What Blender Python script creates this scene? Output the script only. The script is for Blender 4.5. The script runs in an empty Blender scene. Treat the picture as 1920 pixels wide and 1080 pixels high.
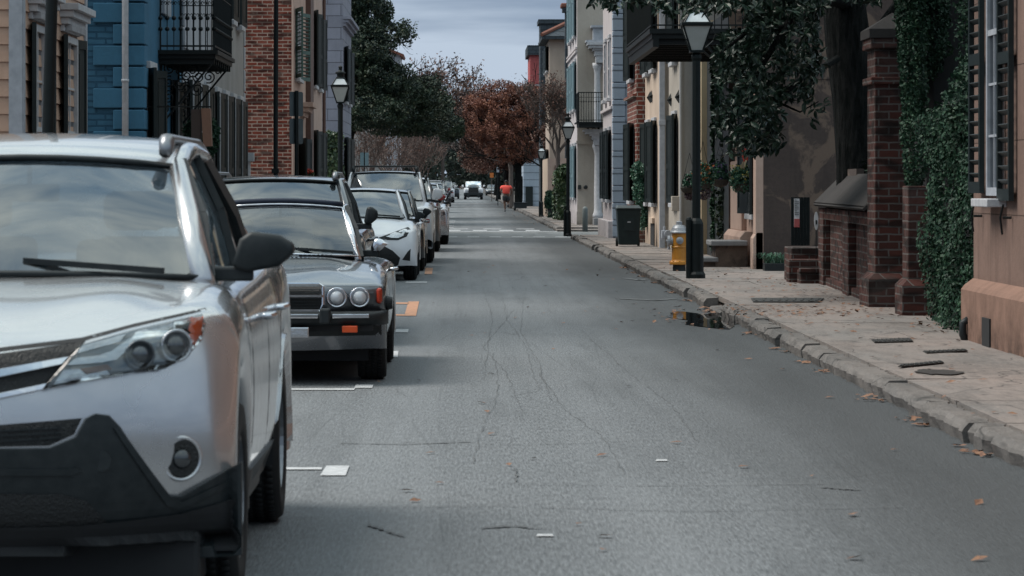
EXPO=0.50; SUNE=2.5; ZEN=2.3
CLOUD_DARK=(1.05,1.72,2.9); CLOUD_LIGHT=(4.0,4.75,5.75)
import bpy, bmesh, math, random
from mathutils import Vector, Matrix
from mathutils.geometry import delaunay_2d_cdt
from mathutils.bvhtree import BVHTree
R=math.radians; PI=math.pi
rnd=random.Random(7)
S=bpy.context.scene; COL=S.collection
F=6140.0; CX=872.0; HY=345.0; CH=1.5
def zz(py,d): return CH+(HY-py)*d/F          # height above the road of something d metres away
def xx(px,d): return (px-CX)*d/F
# ---------------------------------------------------------------- mesh builder
class MB:
    def __init__(s): s.v=[]; s.f=[]; s.m=[]; s.M=None
    def add(s,vs,fs,m=0):
        b=len(s.v)
        for v in vs:
            v=Vector(v)
            if s.M is not None: v=s.M@v
            s.v.append(v)
        for f in fs: s.f.append(tuple(b+i for i in f)); s.m.append(m)
        return s
    def box(s,x0,x1,y0,y1,z0,z1,m=0):
        if x0>x1:x0,x1=x1,x0
        if y0>y1:y0,y1=y1,y0
        if z0>z1:z0,z1=z1,z0
        return s.add([(x0,y0,z0),(x1,y0,z0),(x1,y1,z0),(x0,y1,z0),(x0,y0,z1),(x1,y0,z1),(x1,y1,z1),(x0,y1,z1)],
          [(0,3,2,1),(4,5,6,7),(0,1,5,4),(1,2,6,5),(2,3,7,6),(3,0,4,7)],m)
    def obox(s,c,a,b,d,m=0):   # centre + three half vectors
        c,a,b,d=map(Vector,(c,a,b,d))
        return s.add([c-a-b-d,c+a-b-d,c+a+b-d,c-a+b-d,c-a-b+d,c+a-b+d,c+a+b+d,c-a+b+d],
          [(0,3,2,1),(4,5,6,7),(0,1,5,4),(1,2,6,5),(2,3,7,6),(3,0,4,7)],m)
    def bar(s,p,q,w,h=None,up=(0,0,1),m=0):
        p,q=Vector(p),Vector(q); d=(q-p)/2; h=h or w
        u=Vector(up)
        if abs(d.normalized().dot(u))>.95: u=Vector((1,0,0))
        a=d.cross(u).normalized()*w/2; b=a.cross(d).normalized()*h/2
        return s.obox((p+q)/2,d,a,b,m)
    def tube(s,pts,r,n=8,m=0,cap=True):
        pts=[Vector(p) for p in pts]; k=len(pts)
        rr=r if isinstance(r,(list,tuple)) else [r]*k
        vs=[];fs=[]; u=None
        for i,p in enumerate(pts):
            d=(pts[min(i+1,k-1)]-pts[max(i-1,0)])
            if d.length<1e-9: d=Vector((0,0,1))
            d.normalize()
            if u is None:
                u=d.orthogonal().normalized()
            else:
                u=(u-d*u.dot(d))
                u=u.normalized() if u.length>1e-6 else d.orthogonal().normalized()
            w=d.cross(u)
            for j in range(n):
                a=2*PI*j/n; vs.append(p+(u*math.cos(a)+w*math.sin(a))*rr[i])
        for i in range(k-1):
            for j in range(n):
                fs.append((i*n+j,i*n+(j+1)%n,(i+1)*n+(j+1)%n,(i+1)*n+j))
        if cap: fs+= [tuple(range(n-1,-1,-1)),tuple((k-1)*n+j for j in range(n))]
        return s.add(vs,fs,m)
    def lathe(s,prof,c=(0,0,0),n=20,axis='z',m=0,sx=1,sy=1,rot=0):
        vs=[];fs=[];k=len(prof); c=Vector(c)
        for r,h in prof:
            for j in range(n):
                a=2*PI*j/n+rot; p=(r*math.cos(a)*sx,r*math.sin(a)*sy,h)
                if axis=='x': p=(p[2],p[0],p[1])
                if axis=='y': p=(p[0],p[2],p[1])
                vs.append(c+Vector(p))
        for i in range(k-1):
            for j in range(n): fs.append((i*n+j,i*n+(j+1)%n,(i+1)*n+(j+1)%n,(i+1)*n+j))
        fs+=[tuple(range(n-1,-1,-1)),tuple((k-1)*n+j for j in range(n))]
        return s.add(vs,fs,m)
    def prism(s,poly,pl,d0,d1,m=0):   # 2-d outline extruded: 'xz' along y, 'yz' along x, 'xy' along z
        def P(a,b,d): return {'xz':(a,d,b),'yz':(d,a,b),'xy':(a,b,d)}[pl]
        n=len(poly)
        vs=[P(a,b,d0) for a,b in poly]+[P(a,b,d1) for a,b in poly]
        fs=[tuple(range(n)),tuple(range(2*n-1,n-1,-1))]+[(i,i+n,(i+1)%n+n,(i+1)%n) for i in range(n)]
        return s.add(vs,fs,m)
    def grid(s,rows,m=0,close=False):
        n=len(rows[0]); vs=[p for r in rows for p in r]; fs=[]
        for i in range(len(rows)-1):
            for j in range(n-1 if not close else n):
                fs.append((i*n+j,i*n+(j+1)%n,(i+1)*n+(j+1)%n,(i+1)*n+j))
        return s.add(vs,fs,m)
    def build(s,name,mat,parent=None,smooth=False,bevel=0,sub=0,solid=0,world=False,label=None,norm=True):
        me=bpy.data.meshes.new(name)
        inv=None
        if parent is not None and world: inv=Matrix.Translation(-Vector(parent.location))
        me.from_pydata([tuple(inv@v if inv else v) for v in s.v],[],s.f)
        mats=mat if isinstance(mat,(list,tuple)) else [mat]
        for q in mats: me.materials.append(q)
        if len(mats)>1: me.polygons.foreach_set('material_index',s.m)
        if norm:
            bm=bmesh.new(); bm.from_mesh(me); bmesh.ops.recalc_face_normals(bm,faces=bm.faces); bm.to_mesh(me); bm.free()
        if smooth: me.polygons.foreach_set('use_smooth',[True]*len(me.polygons))
        o=bpy.data.objects.new(name,me); COL.objects.link(o)
        if parent is not None: o.parent=parent
        if bevel:
            b=o.modifiers.new('bevel','BEVEL'); b.width=bevel; b.segments=2; b.limit_method='ANGLE'; b.angle_limit=R(40)
            b.harden_normals=False
        if solid:
            b=o.modifiers.new('solid','SOLIDIFY'); b.thickness=solid; b.offset=-1
        if sub:
            b=o.modifiers.new('sub','SUBSURF'); b.levels=sub; b.render_levels=sub
        if label: o['label']=label
        return o
def thing(name,label,cat,loc=(0,0,0),group=None,rz=0):
    o=bpy.data.objects.new(name,None); COL.objects.link(o); o.location=loc; o.rotation_euler=(0,0,rz)
    o.empty_display_size=.2
    return tag(o,label,cat,group)
def tag(o,label,cat,group=None,kind=None):
    if label: o['label']=label
    if cat: o['category']=cat
    if group: o['group']=group
    if kind: o['kind']=kind
    return o
def struct(o,label=None):
    o['kind']='structure'
    if label: o['label']=label
    return o
KIDS={}
def kids(o): return [c for c in bpy.data.objects if c.parent==o]
def dup(root,loc,label,rz=None,scale=None,group=None,swap=None):
    def cp(o,par):
        c=o.copy(); COL.objects.link(c)
        if par is not None: c.parent=par
        for k in kids(o): cp(k,c)
        return c
    c=cp(root,None); c.location=loc; c['label']=label
    if rz is not None: c.rotation_euler=(0,0,rz)
    if scale: c.scale=scale if isinstance(scale,tuple) else (scale,)*3
    if group: c['group']=group
    return c
# ---------------------------------------------------------------- materials
def new(name):
    m=bpy.data.materials.new(name); m.use_nodes=True; nt=m.node_tree
    return m,nt,nt.nodes['Principled BSDF']
def nd(nt,t,**k):
    n=nt.nodes.new(t)
    for a,b in k.items():
        if a.startswith('i_'): n.inputs[a[2:]].default_value=b
        else: setattr(n,a,b)
    return n
def rgb(c): return (c[0],c[1],c[2],1)
def coords(nt,scale=(1,1,1),wall=False):
    t=nd(nt,'ShaderNodeNewGeometry')
    if wall:   # u runs along the wall, v up
        sp=nd(nt,'ShaderNodeSeparateXYZ'); nt.links.new(t.outputs['Position'],sp.inputs[0])
        ad=nd(nt,'ShaderNodeMath',operation='ADD'); nt.links.new(sp.outputs[0],ad.inputs[0]); nt.links.new(sp.outputs[1],ad.inputs[1])
        cb=nd(nt,'ShaderNodeCombineXYZ'); nt.links.new(ad.outputs[0],cb.inputs[0]); nt.links.new(sp.outputs[2],cb.inputs[1])
        src=cb.outputs[0]
    else: src=t.outputs['Position']
    mp=nd(nt,'ShaderNodeMapping'); mp.inputs['Scale'].default_value=scale
    nt.links.new(src,mp.inputs['Vector']); return mp.outputs[0]
def noise(nt,vec,scale,detail=4,rough=.6,lo=None,hi=None,dist=0):
    n=nd(nt,'ShaderNodeTexNoise'); n.inputs['Scale'].default_value=scale; n.inputs['Detail'].default_value=detail
    n.inputs['Roughness'].default_value=rough; n.inputs['Distortion'].default_value=dist
    nt.links.new(vec,n.inputs['Vector']); out=n.outputs['Fac']
    if lo is not None:
        r=nd(nt,'ShaderNodeMapRange'); r.inputs['From Min'].default_value=lo; r.inputs['From Max'].default_value=hi
        nt.links.new(out,r.inputs['Value']); out=r.outputs[0]
    return out
def mix(nt,fac,a,b,blend='MIX'):
    m=nd(nt,'ShaderNodeMix',data_type='RGBA',blend_type=blend)
    for k,v in ((0,fac),(6,a),(7,b)):
        if hasattr(v,'is_linked') or hasattr(v,'links'): nt.links.new(v,m.inputs[k])
        else: m.inputs[k].default_value=rgb(v) if isinstance(v,(tuple,list)) else v
    return m.outputs[2]
def bump(nt,h,strength,dist,bs,prev=None):
    b=nd(nt,'ShaderNodeBump'); b.inputs['Strength'].default_value=strength; b.inputs['Distance'].default_value=dist
    nt.links.new(h,b.inputs['Height'])
    if prev: nt.links.new(prev,b.inputs['Normal'])
    nt.links.new(b.outputs[0],bs.inputs['Normal']); return b.outputs[0]
def plain(name,c,rough=.6,metal=0,coat=0,c2=None,ns=6,bmp=0,bs_=60,spec=None,em=None):
    m,nt,b=new(name); b.inputs['Roughness'].default_value=rough; b.inputs['Metallic'].default_value=metal
    b.inputs['Coat Weight'].default_value=coat; b.inputs['Coat Roughness'].default_value=.04
    if spec is not None: b.inputs['Specular IOR Level'].default_value=spec
    co=coords(nt)
    c2=c2 or tuple(x*.75 for x in c)
    k=mix(nt,noise(nt,co,ns,4,.6,.3,.7),c,c2); nt.links.new(k,b.inputs['Base Color'])
    if bmp: bump(nt,noise(nt,co,bs_,3),bmp,.01,b)
    return m
def stucco(name,c,stain,amt=.6,streak=.5,bs_=25,bmp=.35,joints=None,rough=.9,patch=None):
    """c wall paint, stain weathering colour, joints=(w,h) scored blocks, patch = bare patches colour"""
    m,nt,b=new(name); b.inputs['Roughness'].default_value=rough; b.inputs['Specular IOR Level'].default_value=.2
    w=coords(nt,wall=True); w3=coords(nt)
    k=mix(nt,noise(nt,w3,.9,6,.65,.35,.75),c,tuple(a*.55+s*.45 for a,s in zip(c,stain)))
    ws=coords(nt,(5,.35,1),wall=True)
    f=noise(nt,ws,1.2,5,.65,.5,.85)
    mm=nd(nt,'ShaderNodeMath',operation='MULTIPLY'); nt.links.new(f,mm.inputs[0]); mm.inputs[1].default_value=streak
    k=mix(nt,mm.outputs[0],k,stain)
    f=noise(nt,w3,14,5,.7,.45,.8); mm=nd(nt,'ShaderNodeMath',operation='MULTIPLY'); nt.links.new(f,mm.inputs[0]); mm.inputs[1].default_value=amt*.5
    k=mix(nt,mm.outputs[0],k,stain)
    if patch:
        f=noise(nt,w3,1.1,6,.6,.52,.56,1.0); k=mix(nt,f,k,patch)
    # grime rising from the ground
    sp=nd(nt,'ShaderNodeSeparateXYZ'); nt.links.new(w3,sp.inputs[0])
    r=nd(nt,'ShaderNodeMapRange'); r.inputs['From Min'].default_value=.1; r.inputs['From Max'].default_value=.75; r.inputs['To Min'].default_value=1; r.inputs['To Max'].default_value=0
    nt.links.new(sp.outputs[2],r.inputs['Value']); g=noise(nt,w3,3,5,.7,.35,.7)
    mm=nd(nt,'ShaderNodeMath',operation='MULTIPLY'); nt.links.new(g,mm.inputs[0]); nt.links.new(r.outputs[0],mm.inputs[1])
    k=mix(nt,mm.outputs[0],k,tuple(s*.6 for s in stain))
    h=noise(nt,w3,bs_,5,.6)
    pv=bump(nt,h,bmp,.01,b)
    if joints:
        br=nd(nt,'ShaderNodeTexBrick'); br.inputs['Scale'].default_value=1; br.inputs['Brick Width'].default_value=joints[0]
        br.inputs['Row Height'].default_value=joints[1]; br.inputs['Mortar Size'].default_value=joints[2] if len(joints)>2 else .008; br.inputs['Mortar Smooth'].default_value=.3
        br.inputs['Color1'].default_value=(1,1,1,1); br.inputs['Color2'].default_value=(.86,.86,.86,1); br.inputs['Mortar'].default_value=(.42,.42,.42,1)
        nt.links.new(w,br.inputs['Vector'])
        k=mix(nt,1.0,k,br.outputs['Color'],'MULTIPLY')
        iv=nd(nt,'ShaderNodeMath',operation='SUBTRACT'); iv.inputs[0].default_value=1; nt.links.new(br.outputs['Fac'],iv.inputs[1])
        bump(nt,iv.outputs[0],1,.02,b,pv)
    nt.links.new(k,b.inputs['Base Color'])
    return m
def brick(name,c1,c2,mort,dark=(.02,.015,.015),bw=.21,bh=.075,ms=.011,damt=.5):
    m,nt,b=new(name); b.inputs['Roughness'].default_value=.9; b.inputs['Specular IOR Level'].default_value=.2
    w=coords(nt,wall=True); w3=coords(nt)
    ds=nd(nt,'ShaderNodeVectorMath',operation='ADD')
    nn=nd(nt,'ShaderNodeTexNoise'); nn.inputs['Scale'].default_value=9; nt.links.new(w3,nn.inputs['Vector'])
    sc=nd(nt,'ShaderNodeVectorMath',operation='SCALE'); sc.inputs['Scale'].default_value=.02; nt.links.new(nn.outputs['Color'],sc.inputs[0])
    nt.links.new(w,ds.inputs[0]); nt.links.new(sc.outputs[0],ds.inputs[1])
    br=nd(nt,'ShaderNodeTexBrick'); br.inputs['Scale'].default_value=1; br.inputs['Brick Width'].default_value=bw
    br.inputs['Row Height'].default_value=bh; br.inputs['Mortar Size'].default_value=ms; br.inputs['Mortar Smooth'].default_value=.2
    br.inputs['Bias'].default_value=-.1
    br.inputs['Color1'].default_value=rgb(c1); br.inputs['Color2'].default_value=rgb(c2); br.inputs['Mortar'].default_value=rgb(mort)
    nt.links.new(ds.outputs[0],br.inputs['Vector'])
    # brick-sized value changes
    ws=coords(nt,(1/bw,1/bh,1),wall=True)
    f=noise(nt,ws,.55,1,.5,.5,.62)
    mm=nd(nt,'ShaderNodeMath',operation='MULTIPLY'); nt.links.new(f,mm.inputs[0]); mm.inputs[1].default_value=damt
    k=mix(nt,mm.outputs[0],br.outputs['Color'],dark)
    f=noise(nt,w3,1.6,6,.7,.5,.8); mm=nd(nt,'ShaderNodeMath',operation='MULTIPLY'); nt.links.new(f,mm.inputs[0]); mm.inputs[1].default_value=.45
    k=mix(nt,mm.outputs[0],k,mort)
    f=noise(nt,w3,2.3,6,.7,.5,.75); mm=nd(nt,'ShaderNodeMath',operation='MULTIPLY'); nt.links.new(f,mm.inputs[0]); mm.inputs[1].default_value=.5
    k=mix(nt,mm.outputs[0],k,dark)
    nt.links.new(k,b.inputs['Base Color'])
    iv=nd(nt,'ShaderNodeMath',operation='SUBTRACT'); iv.inputs[0].default_value=1; nt.links.new(br.outputs['Fac'],iv.inputs[1])
    pv=bump(nt,noise(nt,w3,70,4),.4,.01,b)
    bump(nt,iv.outputs[0],.9,.012,b,pv)
    return m
def leafmat(name,c1,c2,c3,rough=.45,cs=1.3,fine=9,spec=.5,trans=0):
    m,nt,b=new(name); b.inputs['Roughness'].default_value=rough; b.inputs['Specular IOR Level'].default_value=spec
    co=coords(nt)
    k=mix(nt,noise(nt,co,cs,3,.6,.4,.62),c1,c2)
    k=mix(nt,noise(nt,co,fine,2,.6,.52,.68),k,c3)
    nt.links.new(k,b.inputs['Base Color'])
    return m
def glassmat(name,tint,refl=1.0,rough=.02,ior=1.5,trans=.5):
    m,nt,b=new(name); nt.nodes.remove(b)
    out=[n for n in nt.nodes if n.type=='OUTPUT_MATERIAL'][0]
    t=nd(nt,'ShaderNodeBsdfTransparent'); t.inputs[0].default_value=rgb(tint)
    g=nd(nt,'ShaderNodeBsdfGlossy'); g.inputs['Roughness'].default_value=rough; g.inputs['Color'].default_value=(refl,refl,refl,1)
    fr=nd(nt,'ShaderNodeFresnel'); fr.inputs['IOR'].default_value=ior
    mx=nd(nt,'ShaderNodeMixShader'); nt.links.new(fr.outputs[0],mx.inputs[0]); nt.links.new(t.outputs[0],mx.inputs[1]); nt.links.new(g.outputs[0],mx.inputs[2])
    nt.links.new(mx.outputs[0],out.inputs[0]); return m
def paint(name,c,metal=.6,rough=.32,coat=1.0,dirt=.15):
    m,nt,b=new(name); b.inputs['Metallic'].default_value=metal; b.inputs['Coat Weight'].default_value=coat; b.inputs['Coat Roughness'].default_value=.05
    co=coords(nt)
    k=mix(nt,noise(nt,co,3,5,.6,.45,.8),c,tuple(x*(1-dirt) for x in c)); nt.links.new(k,b.inputs['Base Color'])
    r=nd(nt,'ShaderNodeMapRange'); r.inputs['To Min'].default_value=rough*.85; r.inputs['To Max'].default_value=rough*1.3
    nt.links.new(noise(nt,co,5,4),r.inputs['Value']); nt.links.new(r.outputs[0],b.inputs['Roughness'])
    return m
M={}
M['black']=plain('black_iron',(.003,.005,.0055),.5,c2=(.006,.009,.0095),bmp=.2,spec=.25)
M['pole']=plain('pole_paint',(.003,.006,.0065),.5,c2=(.006,.010,.011),ns=12,bmp=.15,spec=.25)
M['shut_dark']=plain('shutter_black_green',(.006,.012,.013),.5,c2=(.012,.019,.020),ns=14,bmp=.1,spec=.3)
M['shut_green']=plain('shutter_green',(.035,.085,.075),.6,c2=(.05,.11,.095))
M['shut_blue']=plain('shutter_blue',(.12,.20,.23),.6,c2=(.16,.24,.27))
M['white']=plain('white_trim',(.50,.50,.52),.6,c2=(.36,.37,.39),ns=9,bmp=.1)
M['whitedim']=plain('grey_white_trim',(.36,.38,.42),.65,c2=(.26,.28,.31),ns=9)
M['pane']=plain('window_glass',(.015,.02,.025),.05,spec=1.0)
M['chrome']=plain('chrome',(.75,.76,.80),.12,metal=1)
M['trim']=plain('black_plastic',(.006,.010,.012),.5,c2=(.018,.022,.024),ns=20,spec=.35)
M['rubber']=plain('tyre_rubber',(.010,.011,.012),.75,c2=(.018,.018,.018),ns=20,spec=.3)
M['rim']=plain('alloy',(.30,.31,.33),.35,metal=.8)
M['dark']=plain('dark_interior',(.012,.013,.015),.8)
M['seat']=plain('seat_cloth',(.045,.048,.052),.8)
M['seatl']=plain('seat_leather_light',(.22,.23,.25),.6)
M['glass']=glassmat('car_glass',(.13,.17,.20),1,.015,2.7)
M['glassc']=glassmat('clear_glass',(.70,.76,.80),1,.015,2.3)
M['glasss']=glassmat('side_glass',(.20,.25,.28),1,.03,1.42)
M['glassd']=glassmat('privacy_glass',(.10,.12,.13),1,.03,1.42)
M['lens']=glassmat('lamp_lens',(.9,.92,.93),1,.03,1.5)
M['amber']=plain('amber_lens',(.75,.10,.02),.15,c2=(.6,.07,.015),spec=.7)
M['red']=plain('red_lens',(.30,.015,.012),.15,spec=.7)
M['mesh']=plain('grille_mesh',(.006,.007,.008),.5,bmp=.9,bs_=120)
# ---------------------------------------------------------------- camera, world, sun
cam=bpy.data.cameras.new('camera'); co_=bpy.data.objects.new('camera',cam); COL.objects.link(co_); S.camera=co_
co_.location=(0,0,CH); co_.rotation_euler=(R(90),0,0); cam.sensor_width=36; cam.lens=36*F/1920
cam.shift_x=(960-CX)/1920; cam.shift_y=-(540-HY)/1920; cam.clip_end=6000; cam.clip_start=.5
cam.dof.use_dof=True; cam.dof.focus_distance=50; cam.dof.aperture_fstop=11
S.view_settings.view_transform='Standard'; S.view_settings.look='None'; S.view_settings.exposure=EXPO; S.view_settings.gamma=1
S.cycles.use_denoising=True; S.cycles.max_bounces=7; S.cycles.transparent_max_bounces=16; S.cycles.caustics_reflective=False; S.cycles.caustics_refractive=False
S.cycles.sample_clamp_indirect=6
W_=bpy.data.worlds.new('World'); S.world=W_; W_.use_nodes=True; nt=W_.node_tree; bg=nt.nodes['Background']
SUN_EL,SUN_AZ=R(56),R(-82)     # azimuth from +y towards +x
sky=nd(nt,'ShaderNodeTexSky',sky_type='NISHITA',sun_disc=False,sun_elevation=SUN_EL,sun_rotation=SUN_AZ,air_density=1.2,dust_density=2.0)
tc=nd(nt,'ShaderNodeTexCoord')
mp=nd(nt,'ShaderNodeMapping'); mp.inputs['Scale'].default_value=(1.0,1.0,3.2); mp.inputs['Location'].default_value=(3.1,.3,.2); nt.links.new(tc.outputs['Generated'],mp.inputs['Vector'])
mp2=nd(nt,'ShaderNodeMapping'); mp2.inputs['Scale'].default_value=(7,7,62); mp2.inputs['Rotation'].default_value=(0,R(8),0); mp2.inputs['Location'].default_value=(0,0,2.1); nt.links.new(tc.outputs['Generated'],mp2.inputs['Vector'])
c1=noise(nt,mp.outputs[0],3.2,6,.55,.33,.67,.5); c2=noise(nt,mp2.outputs[0],.62,6,.5,.42,.60)
cl=mix(nt,c1,CLOUD_DARK,CLOUD_LIGHT)
cl2=mix(nt,c2,tuple(v*.80 for v in CLOUD_DARK),tuple(v*.97 for v in CLOUD_LIGHT))
se_=nd(nt,'ShaderNodeSeparateXYZ'); nt.links.new(tc.outputs['Generated'],se_.inputs[0])
fe_=nd(nt,'ShaderNodeMapRange',interpolation_type='SMOOTHSTEP'); fe_.inputs['From Min'].default_value=.08; fe_.inputs['From Max'].default_value=.22; fe_.inputs['To Min'].default_value=.85; fe_.inputs['To Max'].default_value=0; nt.links.new(se_.outputs[2],fe_.inputs['Value'])
cl=mix(nt,fe_.outputs[0],cl,cl2)
sp_=nd(nt,'ShaderNodeSeparateXYZ'); nt.links.new(tc.outputs['Generated'],sp_.inputs[0])
rr_=nd(nt,'ShaderNodeMapRange',interpolation_type='SMOOTHSTEP'); rr_.inputs['From Min'].default_value=.06; rr_.inputs['From Max'].default_value=.75; rr_.inputs['To Min'].default_value=1; rr_.inputs['To Max'].default_value=ZEN
nt.links.new(sp_.outputs[2],rr_.inputs['Value'])
vs_=nd(nt,'ShaderNodeVectorMath',operation='SCALE'); nt.links.new(cl,vs_.inputs[0]); nt.links.new(rr_.outputs[0],vs_.inputs['Scale'])
zt_=nd(nt,'ShaderNodeMapRange'); zt_.inputs['From Min'].default_value=.08; zt_.inputs['From Max'].default_value=.5; nt.links.new(sp_.outputs[2],zt_.inputs['Value'])
zc_=mix(nt,zt_.outputs[0],(1,1,1),(1.14,1.06,.83)); vz_=mix(nt,1.0,vs_.outputs[0],zc_,'MULTIPLY')
fin=mix(nt,.92,sky.outputs[0],vz_)
nt.links.new(fin,bg.inputs['Color']); bg.inputs['Strength'].default_value=.10
sl_=bpy.data.lights.new('sun','SUN'); so=bpy.data.objects.new('sun',sl_); COL.objects.link(so)
sl_.energy=SUNE; sl_.angle=R(34); sl_.color=(1,.93,.85)
d=Vector((math.sin(SUN_AZ)*math.cos(SUN_EL),math.cos(SUN_AZ)*math.cos(SUN_EL),math.sin(SUN_EL)))
so.rotation_euler=(-d).to_track_quat('-Z','Y').to_euler(); so.location=(0,0,30)
# ---------------------------------------------------------------- ground, road, pavements
def pos_mask(nt,co,axis,a,b):
    sp=nd(nt,'ShaderNodeSeparateXYZ'); nt.links.new(co,sp.inputs[0])
    r=nd(nt,'ShaderNodeMapRange',interpolation_type='SMOOTHSTEP'); r.inputs['From Min'].default_value=a; r.inputs['From Max'].default_value=b
    nt.links.new(sp.outputs[axis],r.inputs['Value']); return r.outputs[0]
def mul(nt,a,b):
    m=nd(nt,'ShaderNodeMath',operation='MULTIPLY')
    for i,v in enumerate((a,b)):
        if isinstance(v,(int,float)): m.inputs[i].default_value=v
        else: nt.links.new(v,m.inputs[i])
    return m.outputs[0]
def asphalt(name,c,c2,gut=True):
    m,nt,b=new(name); b.inputs['Specular IOR Level'].default_value=.35
    w=coords(nt); st=coords(nt,(1,.16,1)); st2=coords(nt,(3.2,.06,1)); gr=coords(nt,(55,5.0,1))
    k=mix(nt,noise(nt,st,.9,6,.65,.3,.72),c,c2)
    k=mix(nt,mul(nt,noise(nt,st2,1.0,5,.6,.5,.72),.35),k,tuple(x*.6 for x in c))
    k=mix(nt,mul(nt,noise(nt,coords(nt,(.5,.9,1)),.5,6,.7,.5,.68),.35),k,tuple(x*.62 for x in c))
    g=noise(nt,gr,1.3,3,.7,.3,.7)
    k=mix(nt,.66,k,mix(nt,g,tuple(x*.15 for x in c),tuple(x*2.1 for x in c)))
    g2=noise(nt,coords(nt,(90,9,1)),1,2,.6,.62,.72)
    k=mix(nt,mul(nt,g2,.30),k,(.30,.31,.31))
    # cracks: thin long lines, and a few cross joints
    for sc,th,amt in (((1.1,.05,1),.010,.35),((.30,.30,1),.004,.45),((2.2,.05,1),.024,.15),((5.0,.08,1),.05,.12)):
        v=nd(nt,'ShaderNodeTexVoronoi',feature='DISTANCE_TO_EDGE'); v.inputs['Scale'].default_value=1
        wv=coords(nt,sc); n_=nd(nt,'ShaderNodeTexNoise'); n_.inputs['Scale'].default_value=2.5; nt.links.new(wv,n_.inputs['Vector'])
        s_=nd(nt,'ShaderNodeVectorMath',operation='SCALE'); s_.inputs['Scale'].default_value=.25; nt.links.new(n_.outputs['Color'],s_.inputs[0])
        a_=nd(nt,'ShaderNodeVectorMath',operation='ADD'); nt.links.new(wv,a_.inputs[0]); nt.links.new(s_.outputs[0],a_.inputs[1]); nt.links.new(a_.outputs[0],v.inputs['Vector'])
        r=nd(nt,'ShaderNodeMapRange'); r.inputs['From Min'].default_value=0; r.inputs['From Max'].default_value=th; r.inputs['To Min'].default_value=1; r.inputs['To Max'].default_value=0
        nt.links.new(v.outputs['Distance'],r.inputs['Value'])
        gate=noise(nt,w,.33,3,.6,.46,.6)
        k=mix(nt,mul(nt,mul(nt,r.outputs[0],gate),amt),k,(.012,.013,.014))
    k=mix(nt,mul(nt,noise(nt,coords(nt,(1.5,.012,1)),1.3,4,.6,.42,.62),.20),k,tuple(x*1.45 for x in c2))
    k=mix(nt,mul(nt,noise(nt,coords(nt,(1.1,.10,1)),1.3,6,.65,.52,.66),.40),k,tuple(x*.55 for x in c))
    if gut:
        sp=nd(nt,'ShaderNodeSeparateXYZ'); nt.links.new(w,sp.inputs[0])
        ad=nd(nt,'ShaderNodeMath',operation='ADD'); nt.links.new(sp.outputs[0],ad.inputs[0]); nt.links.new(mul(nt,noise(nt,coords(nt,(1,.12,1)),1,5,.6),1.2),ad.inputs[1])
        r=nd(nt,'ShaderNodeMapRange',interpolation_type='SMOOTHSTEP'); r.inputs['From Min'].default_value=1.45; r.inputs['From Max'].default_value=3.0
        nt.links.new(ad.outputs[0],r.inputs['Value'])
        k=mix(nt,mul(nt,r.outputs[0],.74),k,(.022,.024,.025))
    # oily strip under the parked row
    nt.links.new(k,b.inputs['Base Color'])
    r=nd(nt,'ShaderNodeMapRange'); r.inputs['To Min'].default_value=.62; r.inputs['To Max'].default_value=.9; nt.links.new(g,r.inputs['Value']); nt.links.new(r.outputs[0],b.inputs['Roughness'])
    bump(nt,g,.5,.006,b); return m
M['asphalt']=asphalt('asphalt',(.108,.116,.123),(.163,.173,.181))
M['asphaltp']=asphalt('asphalt_patch',(.112,.119,.125),(.158,.166,.172),False)
M['asphalt2']=asphalt('asphalt_cross',(.13,.135,.135),(.16,.165,.165),False)
def stone(name,c,c2,dark,rough=.85,sp=.3,sc=1.0):
    m,nt,b=new(name); b.inputs['Roughness'].default_value=rough; b.inputs['Specular IOR Level'].default_value=sp
    w=coords(nt); st=coords(nt,(1,.3,1))
    k=mix(nt,noise(nt,st,.8*sc,5,.6,.35,.65),c,c2)
    k=mix(nt,mul(nt,noise(nt,st,1.7*sc,6,.7,.5,.72),.55),k,dark)
    k=mix(nt,mul(nt,noise(nt,coords(nt,(9,1.4,9)),1.2,4,.7,.5,.7),.4),k,dark)
    k=mix(nt,mul(nt,noise(nt,coords(nt,(60,9,60)),1,3,.7,.5,.7),.3),k,tuple(x*1.5 for x in c))
    v=nd(nt,'ShaderNodeTexVoronoi',feature='DISTANCE_TO_EDGE'); v.inputs['Scale'].default_value=1
    wv=coords(nt,(.55,.38,1)); n_=nd(nt,'ShaderNodeTexNoise'); n_.inputs['Scale'].default_value=2.5; nt.links.new(wv,n_.inputs['Vector'])
    a_=nd(nt,'ShaderNodeVectorMath',operation='ADD'); nt.links.new(wv,a_.inputs[0]); nt.links.new(n_.outputs['Color'],a_.inputs[1]); nt.links.new(a_.outputs[0],v.inputs['Vector'])
    r=nd(nt,'ShaderNodeMapRange'); r.inputs['From Max'].default_value=.012; r.inputs['To Min'].default_value=1; r.inputs['To Max'].default_value=0; nt.links.new(v.outputs['Distance'],r.inputs['Value'])
    k=mix(nt,mul(nt,r.outputs[0],.75),k,(.02,.02,.02))
    nt.links.new(k,b.inputs['Base Color']); bump(nt,noise(nt,coords(nt,(30,8,30)),1,5,.6),.6,.01,b); return m
M['pave']=stone('flagstone',(.235,.195,.175),(.175,.165,.157),(.05,.047,.045))
M['kerb']=stone('granite_kerb',(.16,.145,.135),(.09,.086,.083),(.022,.022,.022),sc=2)
M['earth']=plain('earth',(.05,.042,.035),.95,ns=3,bmp=.4)
M['mark']=plain('road_paint',(.55,.56,.57),.7,c2=(.30,.31,.32),ns=18)
M['markor']=plain('faded_orange_paint',(.50,.25,.14),.75,c2=(.30,.16,.10),ns=14)
M['puddle']=plain('water_film',(.012,.014,.016),.03,spec=.8)
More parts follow.
